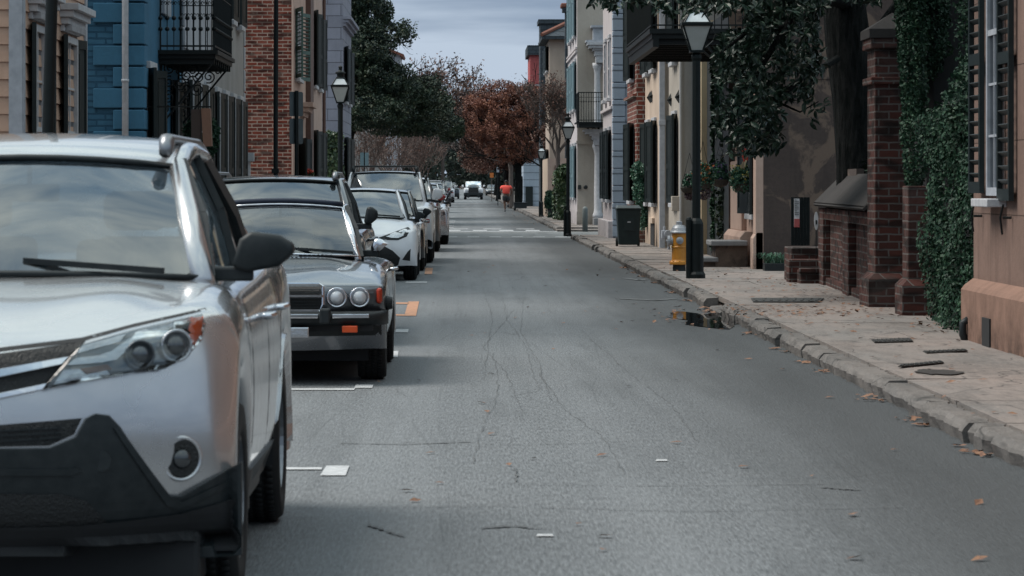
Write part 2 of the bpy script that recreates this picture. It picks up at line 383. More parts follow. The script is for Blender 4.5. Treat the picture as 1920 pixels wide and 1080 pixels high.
q=MB(); q.add([(-1500,-200,-.14),(1500,-200,-.14),(1500,4000,-.14),(-1500,4000,-.14)],[(0,1,2,3)]); struct(q.build('ground',M['earth']),'bare earth reaching to the horizon')
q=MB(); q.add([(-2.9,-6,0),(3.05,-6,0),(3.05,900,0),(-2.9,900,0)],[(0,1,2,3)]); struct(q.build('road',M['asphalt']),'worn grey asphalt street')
q=MB(); q.add([(-60,90.5,.004),(60,90.5,.004),(60,103,.004),(-60,103,.004)],[(0,1,2,3)]); struct(q.build('crossing_road',M['asphalt2']),'pale asphalt of the side street crossing')
# painted marks: crossing lines
def rect(q,x0,x1,y0,y1,z=.008): q.add([(x0,y0,z),(x1,y0,z),(x1,y1,z),(x0,y1,z)],[(0,1,2,3)])
q=MB(); 
for k in range(6): rect(q,-.55+k*.62,-.22+k*.62,92.2,92.9)
for k in range(4): rect(q,-.6+k*.85,-.15+k*.85,104.4,106.2)
rect(q,-.6,2.9,102.6,103.3)
for k in range(5): rect(q,-.62+k*.0,-.40,112+k*5,113.0+k*5)
for k in range(3): rect(q,-.5+k*1.1,.1+k*1.1,108.3,109.3)
struct(q.build('crossing_lines',M['mark']),'broken white lines across the street at the crossing')
def px_quad(q,pts,z=.006):
    vs=[]
    for px,py in pts:
        d=(CH-z)*F/(py-HY); vs.append((xx(px,d),d,z))
    q.add(vs,[tuple(range(len(vs)))])
def mark(pts,name,lab,mt='mark'):
    q=MB()
    for p in pts: px_quad(q,p,.006)
    return struct(q.build(name,M[mt]),lab)
mark([[(600,891),(648,891),(655,873),(612,873)],[(300,880),(603,880),(604,876),(300,876)]],'parking_bay_mark','white parking bay tick beside the silver SUV')
mark([[(664,727),(698,727),(700,721),(668,721)],[(300,731),(664,731),(666,728),(300,728)]],'parking_bay_mark','white parking bay tick in front of the classic convertible')
mark([[(718,670),(746,670),(747,658),(720,658)]],'parking_bay_mark','short white block beside the front wheel of the convertible')
mark([[(741,623),(765,623),(766,617),(743,617)],[(600,620),(741,620),(742,617),(600,617)]],'parking_bay_mark','white tick behind the front wheel of the convertible')
mark([[(758,592),(780,592),(786,565),(766,565)],[(640,568),(766,570),(766,567),(640,566)],[(640,591),(758,592),(760,589),(640,588)]],'faded_orange_mark','faded orange bracket mark beyond the convertible','markor')
mark([[(796,514),(810,514),(812,502),(798,502)]],'faded_orange_mark','small orange block beyond the white saloon','markor')
mark([[(760,530),(800,530),(801,528),(762,528)]],'parking_bay_mark','thin white line in front of the white saloon')

M['tarline']=plain('tar_line',(.062,.067,.070),.85,c2=(.125,.13,.135),ns=4)
def tarline(pts,w,lab,seed=1):
    r=random.Random(seed); q=MB(); P_=[]
    for (a,b),(c,d) in zip(pts[:-1],pts[1:]):
        n=14
        for k in range(n): t=k/n; P_.append((a+(c-a)*t,b+(d-b)*t))
    P_.append(pts[-1]); rows=[]
    for i,(px,py) in enumerate(P_):
        d=CH*F/(py-HY); x=xx(px,d); j=r.uniform(-.012,.012); ww=w*r.uniform(.3,1.2)
        a=Vector((x+j,d+j,.007)); nx=P_[min(i+1,len(P_)-1)]; pv=P_[max(i-1,0)]
        dn=CH*F/(nx[1]-HY); dp=CH*F/(pv[1]-HY); t=Vector((xx(nx[0],dn)-xx(pv[0],dp),dn-dp,0)).normalized(); s_=Vector((-t.y,t.x,0))*ww
        rows.append([a-s_,a+s_])
    q.grid(rows); return struct(q.build('road_crack',M['tarline']),lab)
tarline([(640,832),(760,834),(886,829)],.020,'cross crack in the road beside the silver SUV',1)
tarline([(965,880),(968,905)],.006,'left edge crack of the road patch',2); tarline([(968,909),(1200,912),(1540,909)],.006,'near edge crack of the road patch',3)
tarline([(905,992),(960,988),(1010,993)],.022,'dark tar smear in the near road',4); tarline([(1540,915),(1580,918),(1612,920)],.022,'dark tar smear right of the patch',5)
tarline([(690,985),(740,1003),(758,1008)],.012,'curved crack at the lower left of the road',6)
tarline([(720,830),(980,835),(1180,828)],.006,'faint long cross seam in the road',7); tarline([(560,954),(900,950),(1300,960),(1700,952)],.006,'faint near cross seam in the road',8)
tarline([(840,517),(1000,515),(1200,520)],.02,'cross seam in the road before the convertible',9); tarline([(740,550),(860,552),(920,549)],.015,'short seam near the orange mark',10)
tarline([(1170,522),(1200,526),(1212,524)],.08,'dark repair by the kerb near the hydrant',11); tarline([(1160,560),(1230,564),(1262,561)],.09,'dark sunken seam before the puddle',12)
for i,(a,b,c,d,e) in enumerate(((905,560,925,640,915),(935,545,950,650,985),(965,600,905,700,950),(985,560,975,680,1010),(1010,720,1060,820,1130),(1090,640,1180,760,1260),(925,680,935,800,905))):
    tarline([(a,b-20),(c,(b+d)/2),(e,d),(e+(e-c)*.6,d+70)],.0020,'thin wandering hairline crack along the middle of the road',20+i)
mark([[(1005,1005),(1038,1005),(1036,1001),(1008,1001)]],'paint_scrap','small white paint scrap low in the middle of the road'); mark([[(1229,864),(1252,864),(1250,861),(1231,861)]],'paint_scrap','tiny white scrap in the middle of the road')
# pavements: individual flags, slightly tilted, with dark joints
def pavement(name,lab,x0f,x1,y0,y1,z=.12,seed=1,skip=None,kerbx=.215):
    r=random.Random(seed); q=MB(); y=y0
    q.box(x0f(y0)+.25 if callable(x0f) else x0f+.25,x1,y0,y1,-.1,z-.03)
    while y<y1:
        L=r.choice((1.1,1.5,1.9,2.4)); e=min(y+L,y1)
        if not (skip and skip(y,e)):
            xs=[x0f+kerbx]; 
            while xs[-1]<x1-.9: xs.append(xs[-1]+r.choice((.9,1.3,1.7)))
            xs.append(x1)
            if len(xs)>2 and xs[-1]-xs[-2]<.4: xs.pop(-2)
            for a,b in zip(xs[:-1],xs[1:]):
                g=.008; j=lambda s: r.uniform(-s,s)
                h=[z+j(.006) for _ in range(4)]; s=j(.02)
                q.add([(a+g,y+g+s,h[0]),(b-g,y+g-s,h[1]),(b-g,e-g-s,h[2]),(a+g,e-g+s,h[3]),(a+g,y+g+s,z-.06),(b-g,y+g-s,z-.06),(b-g,e-g-s,z-.06),(a+g,e-g+s,z-.06)],[(0,1,2,3),(0,4,5,1),(1,5,6,2),(2,6,7,3),(3,7,4,0)])
        y=e
    return struct(q.build(name,M['pave']),lab)
def kerb(name,lab,x,y0,y1,z=.125,seed=3,side=1,w=.17,dip=None):
    r=random.Random(seed); q=MB(); y=y0
    while y<y1:
        L=r.uniform(1.2,2.3); e=min(y+L,y1); a0=r.uniform(-.03,.03); a1=r.uniform(-.03,.03); dz=r.uniform(-.012,.008)
        if dip and dip(y): dz-=.075
        n=14; rows=[]
        for k in range(n+1):
            yy=y+.02+(e-y-.04)*k/n; wx=x+side*(a0+(a1-a0)*k/n)+side*r.uniform(-.02,.02)
            j=r.uniform(-.022,.008)*(1.6 if r.random()<.08 else .8); rows.append([(wx+side*r.uniform(.0,.045),yy,-.05),(wx,yy,(z+dz)*.55),(wx+side*.012,yy,z+dz-.028+j),(wx+side*.04,yy,z+dz+j*.5),(wx+side*w,yy,z+dz),(wx+side*w,yy,-.05)])
        q.grid(rows); q.add(rows[0],[tuple(range(6))]); q.add(rows[-1],[tuple(range(6))])
        y=e
    return struct(q.build(name,M['kerb']),lab)
pavement('pavement','worn stone pavement along the right side of the near block',2.9,6.2,12,89,seed=5)
kerb('kerb','broken granite kerb of the near right pavement',2.9,12,89.5,dip=lambda y:36<y<38.5)
pavement('pavement','worn pavement on the right beyond the crossing',2.9,6.4,105,420,seed=9)
kerb('kerb','kerb on the right beyond the crossing',2.9,104.5,420,seed=8)
q=MB(); q.box(2.9,5.2,103.2,105,.0,.06); q.box(-6.4,-2.8,8,89,-.1,.12); q.box(-6.4,-2.8,105,500,-.1,.12); struct(q.build('pavement',M['pave']),'pavement hidden behind the parked cars on the left')
kerb('kerb','kerb on the left side',-2.75,8,89,side=-1,seed=4); kerb('kerb','kerb on the left beyond the crossing',-2.75,105,500,side=-1,seed=6)
# puddle at the lowered kerb
r=random.Random(4); q=MB(); cx_,cy_=2.72,36.2
pts=[]
for k in range(40):
    a=2*PI*k/40; rr=1+.22*math.sin(3*a+1)+.13*math.sin(7*a)+r.uniform(-.06,.06)
    pts.append((cx_+.42*rr*math.cos(a),cy_+2.0*rr*math.sin(a),.006))
q.add(pts,[tuple(range(40))]); 
struct(q.build('puddle',M['puddle']),'dark puddle in the gutter by the lowered kerb')
# ---------------------------------------------------------------- cars (front at y=0, nose towards -y, x across, z up)
def arch(yw,ra,rz,a,x):
    a=R(a); return (x,yw-ra*math.cos(a),rz+ra*math.sin(a))
def ev(o):
    dg=bpy.context.evaluated_depsgraph_get(); return o.evaluated_get(dg)
def bvh_of(o):
    bpy.context.view_layer.update()
    e=ev(o); me=e.to_mesh(); vs=[v.co.copy() for v in me.vertices]; fs=[tuple(p.vertices) for p in me.polygons]
    b=BVHTree.FromPolygons(vs,fs); e.to_mesh_clear(); return b
def patch(mb,bvh,poly,side='front',off=.004,res=.03,mirror=True,thick=.006,m=0,maxd=1.6,sink=0):
    """outline lying on the body: front outlines are (x,z), side outlines (y,z), top outlines (x,y)"""
    pts=[]; n=len(poly); edges=[]
    for i in range(n):
        a=Vector(poly[i]); b=Vector(poly[(i+1)%n]); k=max(1,int((b-a).length/res))
        for j in range(k): pts.append(a+(b-a)*j/k)
    nb=len(pts); edges=[(i,(i+1)%nb) for i in range(nb)]
    xs=[p[0] for p in pts]; zs=[p[1] for p in pts]
    i=int(min(xs)/res)-1
    while i*res<max(xs)+res:
        j=int(min(zs)/res)-1
        while j*res<max(zs)+res:
            q=Vector((i*res,j*res)); c=False
            for k in range(nb):
                a,b=pts[k],pts[(k+1)%nb]
                if (a.y>q.y)!=(b.y>q.y) and q.x<(b.x-a.x)*(q.y-a.y)/(b.y-a.y)+a.x: c=not c
            if c and min((q-p).length for p in pts[:nb])>res*.45: pts.append(q)
            j+=1
        i+=1
    vv,_,ff,_,_,_=delaunay_2d_cdt([Vector((p[0],p[1])) for p in pts],edges,[],1,1e-5)
    dirv={'front':Vector((0,1,0)),'side':Vector((-1,0,0)),'top':Vector((0,0,-1)),'back':Vector((0,-1,0))}[side]
    out=[];ok=[];last=None
    for p in vv:
        o={'front':Vector((p.x,-2,p.y)),'side':Vector((3,p.x,p.y)),'top':Vector((p.x,p.y,4)),'back':Vector((p.x,9,p.y))}[side]
        h=bvh.ray_cast(o,dirv)
        if h[0] is None: out.append(None)
        else: out.append(h[0]-dirv*(off-sink))
    good=[o for o in out if o is not None]
    if not good: return mb
    for i,p in enumerate(vv):
        if out[i] is None:
            best=min((q for q in range(len(vv)) if out[q] is not None),key=lambda q:(vv[q]-p).length)
            g=out[best].copy()
            if side in('front','back'): g=Vector((p.x,g.y,p.y))
            elif side=='side': g=Vector((g.x,p.x,p.y))
            else: g=Vector((p.x,p.y,g.z))
            out[i]=g
    nv=len(out)
    for sgn in ((1,-1) if mirror else (1,)):
        vs=[(o.x*sgn,o.y,o.z) for o in out]+[((o+dirv*thick).x*sgn,(o+dirv*thick).y,(o+dirv*thick).z) for o in out]
        fs=[tuple(f) for f in ff]+[tuple(v+nv for v in reversed(f)) for f in ff]
        cnt={}
        for f in ff:
            for k in range(len(f)):
                e=(f[k],f[(k+1)%len(f)]); cnt[tuple(sorted(e))]=cnt.get(tuple(sorted(e)),[])+[e]
        for e in cnt.values():
            if len(e)==1: a,b=e[0]; fs.append((b,a,a+nv,b+nv))
        mb.add(vs,fs,m)
    return mb
def wheel(parent,x,y,r,w,rimr,spokes=5,rimmat='rim',hub=.5):
    s=1 if x>0 else -1
    t=MB(); h=w/2
    t.lathe([(rimr*.98,-h*.86),(rimr*1.05,-h),(r*.93,-h),(r*.99,-h*.72),(r,-h*.3),(r,h*.3),(r*.99,h*.72),(r*.93,h),(rimr*1.05,h),(rimr*.98,h*.86),(rimr*.9,0)],n=36,axis='x')
    for k in range(72):   # tread blocks
        a=2*PI*k/72
        for q in (-.62,-.2,.2,.62):
            aa=a+(.5 if q in(-.62,.2) else 0)*2*PI/72
            c=Vector((q*h,math.cos(aa)*r*.999,math.sin(aa)*r*.999)); tn=Vector((0,-math.sin(aa),math.cos(aa))); rr=Vector((0,math.cos(aa),math.sin(aa)))
            t.obox(c,(h*.16,0,0),tn*r*.030,rr*.003)
    o=t.build('wheel',M['rubber'],parent,smooth=True); o.location=(x,y,r)
    q=MB(); q.lathe([(rimr,-h*.8),(rimr,h*.9),(rimr*.9,h*.93),(rimr*.86,h*.4),(rimr*.86,-h*.7)],n=32,axis='x')
    for k in range(spokes):
        a=2*PI*k/spokes; d=Vector((0,math.cos(a),math.sin(a))); tn=Vector((0,-math.sin(a),math.cos(a)))
        q.add([Vector((h*.55,0,0))-tn*.03,Vector((h*.55,0,0))+tn*.03,Vector((h*.78,0,0))+d*rimr*.9+tn*.045,Vector((h*.78,0,0))+d*rimr*.9-tn*.045,
               Vector((h*.35,0,0))-tn*.03,Vector((h*.35,0,0))+tn*.03,Vector((h*.5,0,0))+d*rimr*.9+tn*.045,Vector((h*.5,0,0))+d*rimr*.9-tn*.045],
              [(0,1,2,3),(7,6,5,4),(0,4,5,1),(1,5,6,2),(2,6,7,3),(3,7,4,0)])
    q.lathe([(.02,h*.7),(.07,h*.66),(.085,h*.5),(.085,0)],n=16,axis='x')
    i=q.build('rim',M[rimmat],o,smooth=False)
    b=MB(); b.lathe([(rimr*.8,0),(rimr*.8,-.02)],n=24,axis='x'); b.build('brake_disc',M['trim'],o)
    if s<0: o.rotation_euler=(0,0,PI)
    return o
def car(P,loc,label,cat='car',group='cars parked along the kerb',name='parked_car'):
    W=P['W']; L=P['L']; yf=P['yf']; yr=P['yr']; r=P['r']; ra=P.get('ra',r*1.13); sill=P.get('sill',.30)
    root=thing(name,label,cat,loc,group)
    pm=P['paint']
    xa=W-.012; rows=[]
    def lat(y,z,bow,zc,xs,pw=2.6):
        """lateral curve for a fascia row: centre to corner; zc = height at the corner"""
        out=[]
        for t in (0,.28,.55,.78):
            out.append((t*xs,y+bow*.62*t**pw,z+(zc-z)*t**1.6))
        return out
    # rows round the nose
    for (y,z,bow,zc,xs,ang) in P['nose']:
        e=arch(yf,ra,r,ang,xa); p=lat(y,z,bow,zc,xs)
        c4=(xs,y+bow*.62,zc); c5=((xs+W*2)/3+.005,y+bow*.82,(zc*.9+e[2]*.1)); 
        yb=y+bow; mid=lambda t,x: (x,yb+(e[1]-yb)*t,zc*.85+e[2]*.15+(e[2]-zc*.85-e[2]*.15)*t)
        rows.append(p+[c4,c5,mid(.25,W),mid(.6,W),e,(e[0]-.10,e[1]+(yf-e[1])*-.0,e[2])])
    def topsec(y,zc,zs,xs,end,ysh=None,crease=0,wm=1):
        ysh=y if ysh is None else ysh
        p=[(0,y,zc),(.3*xs,y,zc+(zs-zc)*.05+crease*.2),(.58*xs,y+(ysh-y)*.4,zc+(zs-zc)*.3+crease),(.82*xs,y+(ysh-y)*.8,zc+(zs-zc)*.75-crease*.4),(xs,ysh,zs)]
        e=end; Wm=W*wm
        p+= [(xs+(Wm-xs)*.7,ysh,zs-.035),(Wm,ysh+(e[1]-ysh)*.3,zs+(e[2]-zs)*.28-.01),(Wm,ysh+(e[1]-ysh)*.7,zs+(e[2]-zs)*.68),e,(e[0]-.10,e[1],e[2])]
        return p
    for (y,ysh,zc,zs,xs,ang,cr) in P['hood']:
        rows.append(topsec(y,zc,zs,xs,arch(yf,ra,r,ang,xa),ysh=ysh,crease=cr))
    for (y,zc,zs,xs,zb) in P['mid']:
        rows.append(topsec(y,zc,zs,xs,(xa-.02,y,zb)))
    for (y,zc,zs,xs,ang) in P['rear']:
        rows.append(topsec(y,zc,zs,xs,arch(yr,ra,r,ang,xa)))
    for (y,z,bow,zc,xs,ang) in P['tail']:
        e=arch(yr,ra,r,ang,xa)
        p=[(t*xs,y-bow*.62*t**2.6,z+(zc-z)*t) for t in (0,.28,.55,.78)]
        rows.append(p+[(xs,y-bow*.62,zc),((xs+2*W)/3,y-bow*.82,zc),(W,y-bow+(e[1]-y+bow)*.3,zc+(e[2]-zc)*.3),(W,y-bow+(e[1]-y+bow)*.65,zc+(e[2]-zc)*.65),e,(e[0]-.10,e[1],e[2])])
    full=[[(-x,y,z) for (x,y,z) in reversed(rw[1:])]+list(rw) for rw in rows]
    b=MB(); b.grid(full)
    body=b.build('body',pm,root,smooth=True,sub=2)
    bv=bvh_of(body)
    # dark inner box and wheel wells
    q=MB(); q.box(-W+.14,W-.14,yf-ra,L-.35,sill-.08,sill+.12)
    q.box(-W*.62,W*.62,.35,yf-ra,.25,.5); q.box(-W+.3,W-.3,yf-ra,yf+ra,.25,.75); q.box(-W+.16,W-.16,yf+ra,yr-ra,.25,.6); q.box(-W+.3,W-.3,yr-ra,yr+ra,.25,.7)
    for yy in (yf,yr):
        for sx in (1,-1):
            rr=[]
            for k in range(13):
                a=-10+k*200/12; rr.append([arch(yy,ra*1.04,r,a,sx*(W-.03)),arch(yy,ra*1.04,r,a,sx*(W-.34))])
            q.grid(rr)
    q.build('underbody',M['dark'],root)
    for yy in (yf,yr):
        for sx in (1,-1): wheel(root,sx*(W-P.get('tw',.22)/2-.012),yy,r,P.get('tw',.22),P.get('rimr',r*.66),P.get('spokes',5))
    # cabin
    C=P['cab']; bf=C['yf']; tf=C['tyf']; tr=C['tyr']; br=C['yr']
    zf=C['zf']; zt=C['zt']; ztr=C.get('ztr',zt); zr=C['zr']; wf=C['wf']; wt=C['wt']; wr=C.get('wr',wf); wtr=C.get('wtr',wt)
    bw=C.get('bow',.18); crown=C.get('crown',.05)
    def ws_curve(y,z,w,bow,dz=0,n=9):
        return [(w*t,y+bow*abs(t)**2.2,z-dz*abs(t)**2) for t in [(-1+2*k/(n-1)) for k in range(n)]]
    def lerp(a,b,t): return tuple(a[i]+(b[i]-a[i])*t for i in range(3))
    cb=ws_curve(bf,zf,wf,bw,C.get('dzf',.02)); ct=ws_curve(tf,zt,wt,bw*.55,crown)
    g=MB(); rws=[]
    for t in (0,.33,.66,1):
        rws.append([ (lambda p:(p[0],p[1]-.03*4*t*(1-t),p[2]+.02*4*t*(1-t)))(lerp(cb[k],ct[k],t)) for k in range(9)])
    g.grid(rws); g.build('windscreen',P.get('glass',M['glass']),root,smooth=True,sub=2)
    rb=ws_curve(br,zr,wr,-bw*.6,.02); rt=ws_curve(tr,ztr,wtr,-bw*.4,crown)
    g=MB(); g.grid([[lerp(rb[k],rt[k],t) for k in range(9)] for t in (0,.5,1)])
    g.build('rear_window',M['glasss'] if not P.get('priv') else M['glassd'],root,smooth=True,sub=1)
    roofm=P.get('roofmat',pm)
    sl_=MB(); o_=.012
    sl_.tube([(x,y-o_,z+.004) for x,y,z in cb]+[((cb[-1][0]+ct[-1][0])/2-.012,(cb[-1][1]+ct[-1][1])/2-.035,(cb[-1][2]+ct[-1][2])/2+.022)]+[(x,y-o_,z+.004) for x,y,z in reversed(ct)]+[((cb[0][0]+ct[0][0])/2+.012,(cb[0][1]+ct[0][1])/2-.035,(cb[0][2]+ct[0][2])/2+.022),(cb[0][0],cb[0][1]-o_,cb[0][2]+.004)],P.get('seal',.013),6)
    sl_.build('windscreen_seal',P.get('sealmat',M['trim']),root,smooth=True)
    if P.get('header'):
        hd_=MB(); hd_.tube([(x,y+.01,z+.03) for x,y,z in ct],P['header'],8); hd_.build('roof_header',roofm,root,smooth=True)
    # roof skin with cant rails and pillars
    rf=MB(); rws=[]
    for t in (0,.06,.3,.6,.9,1):
        row=[lerp(ct[k],rt[k],t) for k in range(9)]
        up=.010+(1-(1-2*t)**4)*C.get('arc',.05)
        row=[(x,y,z+up) for x,y,z in row]
        x,y,z=row[0]; x2,y2,z2=row[-1]
        row=[(x-.035,y,z-.05)]+row+[(x2+.035,y2,z2-.05)]
        rws.append(row)
    rf.grid(rws); rf.build('roof',roofm,root,smooth=True,sub=2,solid=.03)
    # side curves
    ns=9; belt=[];top=[]
    a0,a1=cb[-1],ct[-1]; b0,b1=rb[-1],rt[-1]
    for k in range(ns):
        t=k/(ns-1)
        y=a0[1]+(b0[1]-a0[1])*t; belt.append((wf+.015+(wr-wf)*t+.03*4*t*(1-t),y,a0[2]+(b0[2]-a0[2])*t))
        y=a1[1]+(b1[1]-a1[1])*t; top.append((wt+.02+(wtr-wt)*t,y,a1[2]-.02+(b1[2]-a1[2])*t+(1-(1-2*t)**4)*C.get('arc',.05)*.8))
    pl=MB()
    def flat(pts,w,nx,m=0):     # pillar strip
        for sx in (1,-1):
            for i in range(len(pts)-1):
                p=Vector(pts[i]); q_=Vector(pts[i+1]); p.x*=sx; q_.x*=sx
                pl.bar(p,q_,.045,w,up=(sx,0,0))
    pw=C.get('pw',.07)
    for sx in (1,-1):
        pl.tube([(sx*(a0[0]+.0),a0[1]+.0,a0[2]-.03),(sx*(a0[0]*.5+a1[0]*.5+.004),(a0[1]+a1[1])/2-.02,(a0[2]+a1[2])/2+.015),(sx*(a1[0]+.01),a1[1]+.02,a1[2])]+[(sx*(x+.0),y,z+.005) for x,y,z in top[1:-1]]+[(sx*(b1[0]+.01),b1[1],b1[2]),(sx*b0[0],b0[1],b0[2]-.03)],[pw*.62,pw*.56]+[pw*.48]*(ns)+[pw*.8],n=8)
    po=pl.build('roof_pillar',C.get('pillmat',pm),root,smooth=True)
    segs=C.get('doors',[0,.36,.66,1]); 
    pk=MB()
    for a,b_ in zip(segs[:-1],segs[1:]):
        gg=MB()
        for sx in (1,-1):
            rws=[]
            for j in range(5):
                t=a+(b_-a)*j/4
                def at(L_,t):
                    k=min(int(t*(ns-1)),ns-2); f=t*(ns-1)-k; return lerp(L_[k],L_[k+1],f)
                p=at(belt,t); q_=at(top,t); rws.append([(sx*p[0],p[1],p[2]-.03),(sx*(p[0]*.5+q_[0]*.5+.02),(p[1]+q_[1])/2,(p[2]+q_[2])/2),(sx*q_[0],q_[1],q_[2])])
            gg.grid(rws)
            if a>0:
                p=at(belt,a); q_=at(top,a)
                pk.bar((sx*(p[0]+.012),p[1],p[2]-.03),(sx*(p[0]*.5+q_[0]*.5+.032),(p[1]+q_[1])/2,(p[2]+q_[2])/2),.10,.03,up=(sx,0,0)); pk.bar((sx*(p[0]*.5+q_[0]*.5+.032),(p[1]+q_[1])/2,(p[2]+q_[2])/2),(sx*(q_[0]+.01),q_[1],q_[2]),.10,.03,up=(sx,0,0))
        gg.build('side_window',M['glassd'] if (P.get('priv') and a>.3) else M['glasss'],root,smooth=True)
    if pk.v: pk.build('door_pillar',M['trim'],root)
    # interior
    n=MB(); zb=min(zf,zr)-.04
    n.box(-wf+.06,wf-.06,bf+.25,br-.25,zb-.25,zb-.2); n.box(-wf+.04,wf-.04,bf+.22,bf+.5,zb-.2,zb-.01)
    n.build('dashboard',M['dark'],root,bevel=.03)
    n=MB()
    ys=C.get('seats',[bf+1.15,bf+1.95])
    for yy in ys:
        for sx in (-1,1):
            n.box(sx*.37-.24,sx*.37+.24,yy,yy+.12,zb-.4,zb+.05*(zt-zf)/.5+.12); n.box(sx*.37-.13,sx*.37+.13,yy+.02,yy+.11,zb+.2,zb+.36)
    n.build('seat',P.get('seatmat',M['seat']),root,bevel=.04)
    n=MB(); n.box(-.12,.12,tf+.08,tf+.11,zt-.17,zt-.10); n.bar((0,tf+.1,zt-.12),(0,tf+.13,zt-.03),.02); n.build('rear_view_mirror',M['dark'],root,bevel=.015)
    # wipers
    n=MB()
    for sx in (-1,1):
        x0=sx*.0-.28+.28*(sx+1)
        n.bar((x0+.33 if sx>0 else -.12,bf-.035,zf+.015),(x0-.2 if sx>0 else -.62,bf+.07,zf+.05),.022); 
    n.build('wiper',M['trim'],root)
    # mirrors
    mm=P.get('mirror')
    if mm:
        for sx in (1,-1):
            q=MB(); x0,x1,y0,z0,z1=mm['box']
            pts=[(x0,y0+.02),(x0,y0-.02)]
            prof=[(x0,z0+.02),(x0+.03,z1-.03),(x0+(x1-x0)*.3,z1),(x1-.05,z1-.015),(x1,z1-.05),(x1,z0+.07),(x1-.06,z0+.02),(x0+.06,z0)]
            if sx<0: prof=[(-x,z) for x,z in prof]
            q.prism(prof,'xz',y0-.05,y0+.06)
            o=q.build('mirror',mm.get('mat',pm),root,bevel=.028,smooth=True)
            q=MB(); q.box(sx*(x0-.10),sx*(x0+.08),y0-.015,y0+.03,z0-.035,z0+.02); q.build('mirror_arm',M['trim'],o,bevel=.01)
    # door handles
    n=MB()
    for yy in P.get('handles',[]):
        zh=P.get('zh',.95)
        for sx in (1,-1): n.tube([(sx*(W-.02),yy-.09,zh),(sx*(W+.03),yy-.07,zh+.005),(sx*(W+.035),yy,zh+.008),(sx*(W+.03),yy+.07,zh+.005),(sx*(W-.02),yy+.09,zh)],.014,8)
    if n.v: n.build('door_handle',M['chrome'] if P.get('chromeh') else pm,root,smooth=True)
    if P.get('rails'):
        for sx in (1,-1):
            n=MB(); y0,y1=tf+.05,tr-.1; x=sx*(wt-.03); z=zt-crown+.02+C.get('arc',.05)*.3
            rz=P['rails']
            n.tube([(x,y0-.03,z+.0),(x,y0+.02,z+rz*.8),(x,y0+.16,z+rz),(x,(y0+y1)/2,z+rz),(x,y1-.2,z+rz),(x,y1,z+.02)],[.026,.032,.018,.016,.016,.03],10)
            n.build('roof_rail',P.get('railmat',M['trim']),root,smooth=True)
    return root,bv,body
# ---------------------------------------------------------------- paints
M['silver']=paint('silver_paint',(.50,.50,.51),.8,.25)
M['slgrey']=paint('blue_grey_paint',(.115,.125,.14),.75,.26)
M['whitep']=paint('white_paint',(.72,.72,.74),0,.35)
M['blackp']=paint('black_paint',(.012,.014,.017),.2,.25)
M['greyp']=paint('dark_grey_paint',(.07,.08,.09),.6,.28)
M['redp']=paint('red_paint',(.25,.012,.012),.2,.3)
M['navy']=plain('navy_canvas',(.012,.022,.045),.8,bmp=.2)
M['reflector']=plain('reflector',(.55,.56,.58),.25,metal=.9,bmp=.4,bs_=40)
M['lampwhite']=plain('lamp_bowl',(.75,.76,.78),.3,metal=.3)
M['plate']=plain('number_plate',(.6,.6,.62),.4)
def disc(mb,x,y,z,r,d=.02,n=24,m=0,r0=0):
    mb.lathe([(r,0),(r,-d),(max(r0,.001),-d)] if r0 else [(r,0),(r,-d)],c=(x,y,z),n=n,axis='y',m=m)
def ysurf(bv,x,z):
    h=bv.ray_cast(Vector((x,-2,z)),Vector((0,1,0))); return h[0].y if h[0] else .3
def px_poly(pts,D,xc):
    return [((px-CX)*D/F-xc, CH+(HY-py)*D/F) for px,py in pts]
# ---- silver compact SUV in the foreground
RX=-1.72
Pr=dict(W=.92,L=4.57,yf=.93,yr=3.59,r=.36,ra=.42,sill=.30,tw=.235,rimr=.235,paint=M['silver'],spokes=5,
 nose=[(.12,.26,.40,.29,.74,-16),(.04,.34,.42,.36,.78,0),(.01,.50,.44,.50,.80,16),(.0,.66,.46,.66,.81,32),(.02,.80,.48,.82,.81,47),(.05,.91,.50,.99,.80,60),(.085,.945,.52,1.035,.79,68)],
 hood=[(.20,.46,.985,1.07,.79,78,.0),(.50,.62,1.05,1.10,.79,93,.016),(.80,.85,1.11,1.13,.79,112,.022),(1.02,1.04,1.15,1.14,.78,135,.018),(1.15,1.17,1.16,1.14,.78,160,.01),(1.24,1.27,1.15,1.13,.78,180,0)],
 mid=[(1.5,1.10,1.12,.80,.30),(2.2,1.10,1.13,.81,.30),(2.9,1.1,1.15,.81,.30)],
 rear=[(3.16,1.1,1.16,.81,5),(3.28,1.1,1.17,.81,35),(3.47,1.1,1.18,.81,62),(3.7,1.1,1.19,.81,95),(3.9,1.1,1.2,.80,125),(4.1,1.1,1.2,.79,150)],
 tail=[(4.40,1.14,.25,1.16,.76,165),(4.50,.9,.3,.9,.8,172),(4.56,.6,.3,.6,.8,180),(4.5,.33,.3,.33,.78,192)],
 cab=dict(yf=1.10,zf=1.165,tyf=1.82,zt=1.60,tyr=3.7,ztr=1.57,yr=4.3,zr=1.15,wf=.735,wt=.575,wr=.74,wtr=.55,bow=.17,crown=.035,arc=.12,dzf=.02,pw=.085,doors=[.03,.40,.74,.97],seats=[2.35,3.1]),
 mirror=dict(box=(.84,1.075,1.38,1.168,1.322),mat=M['trim']),handles=[2.15,3.1],zh=.97,chromeh=True,rails=.06,railmat=M['rim'])
D0=11.0
suv,bv,body=car(Pr,(RX,D0,0),'silver compact SUV with black lower bumper, nearest to the camera at the left','car')
PP=lambda pts,D=11.12: px_poly(pts,D,RX)
q=MB(); patch(q,bv,PP([(-81,836),(100,836),(148,816),(166,782),(182,774),(206,778),(226,800),(300,925),(315,935),(335,938),(417,893),(443,880),(443,1058),(150,1080),(-81,1080)]),off=.022,thick=.05,res=.03)
q.build('bumper_cladding',M['trim'],suv,smooth=False,bevel=.004)
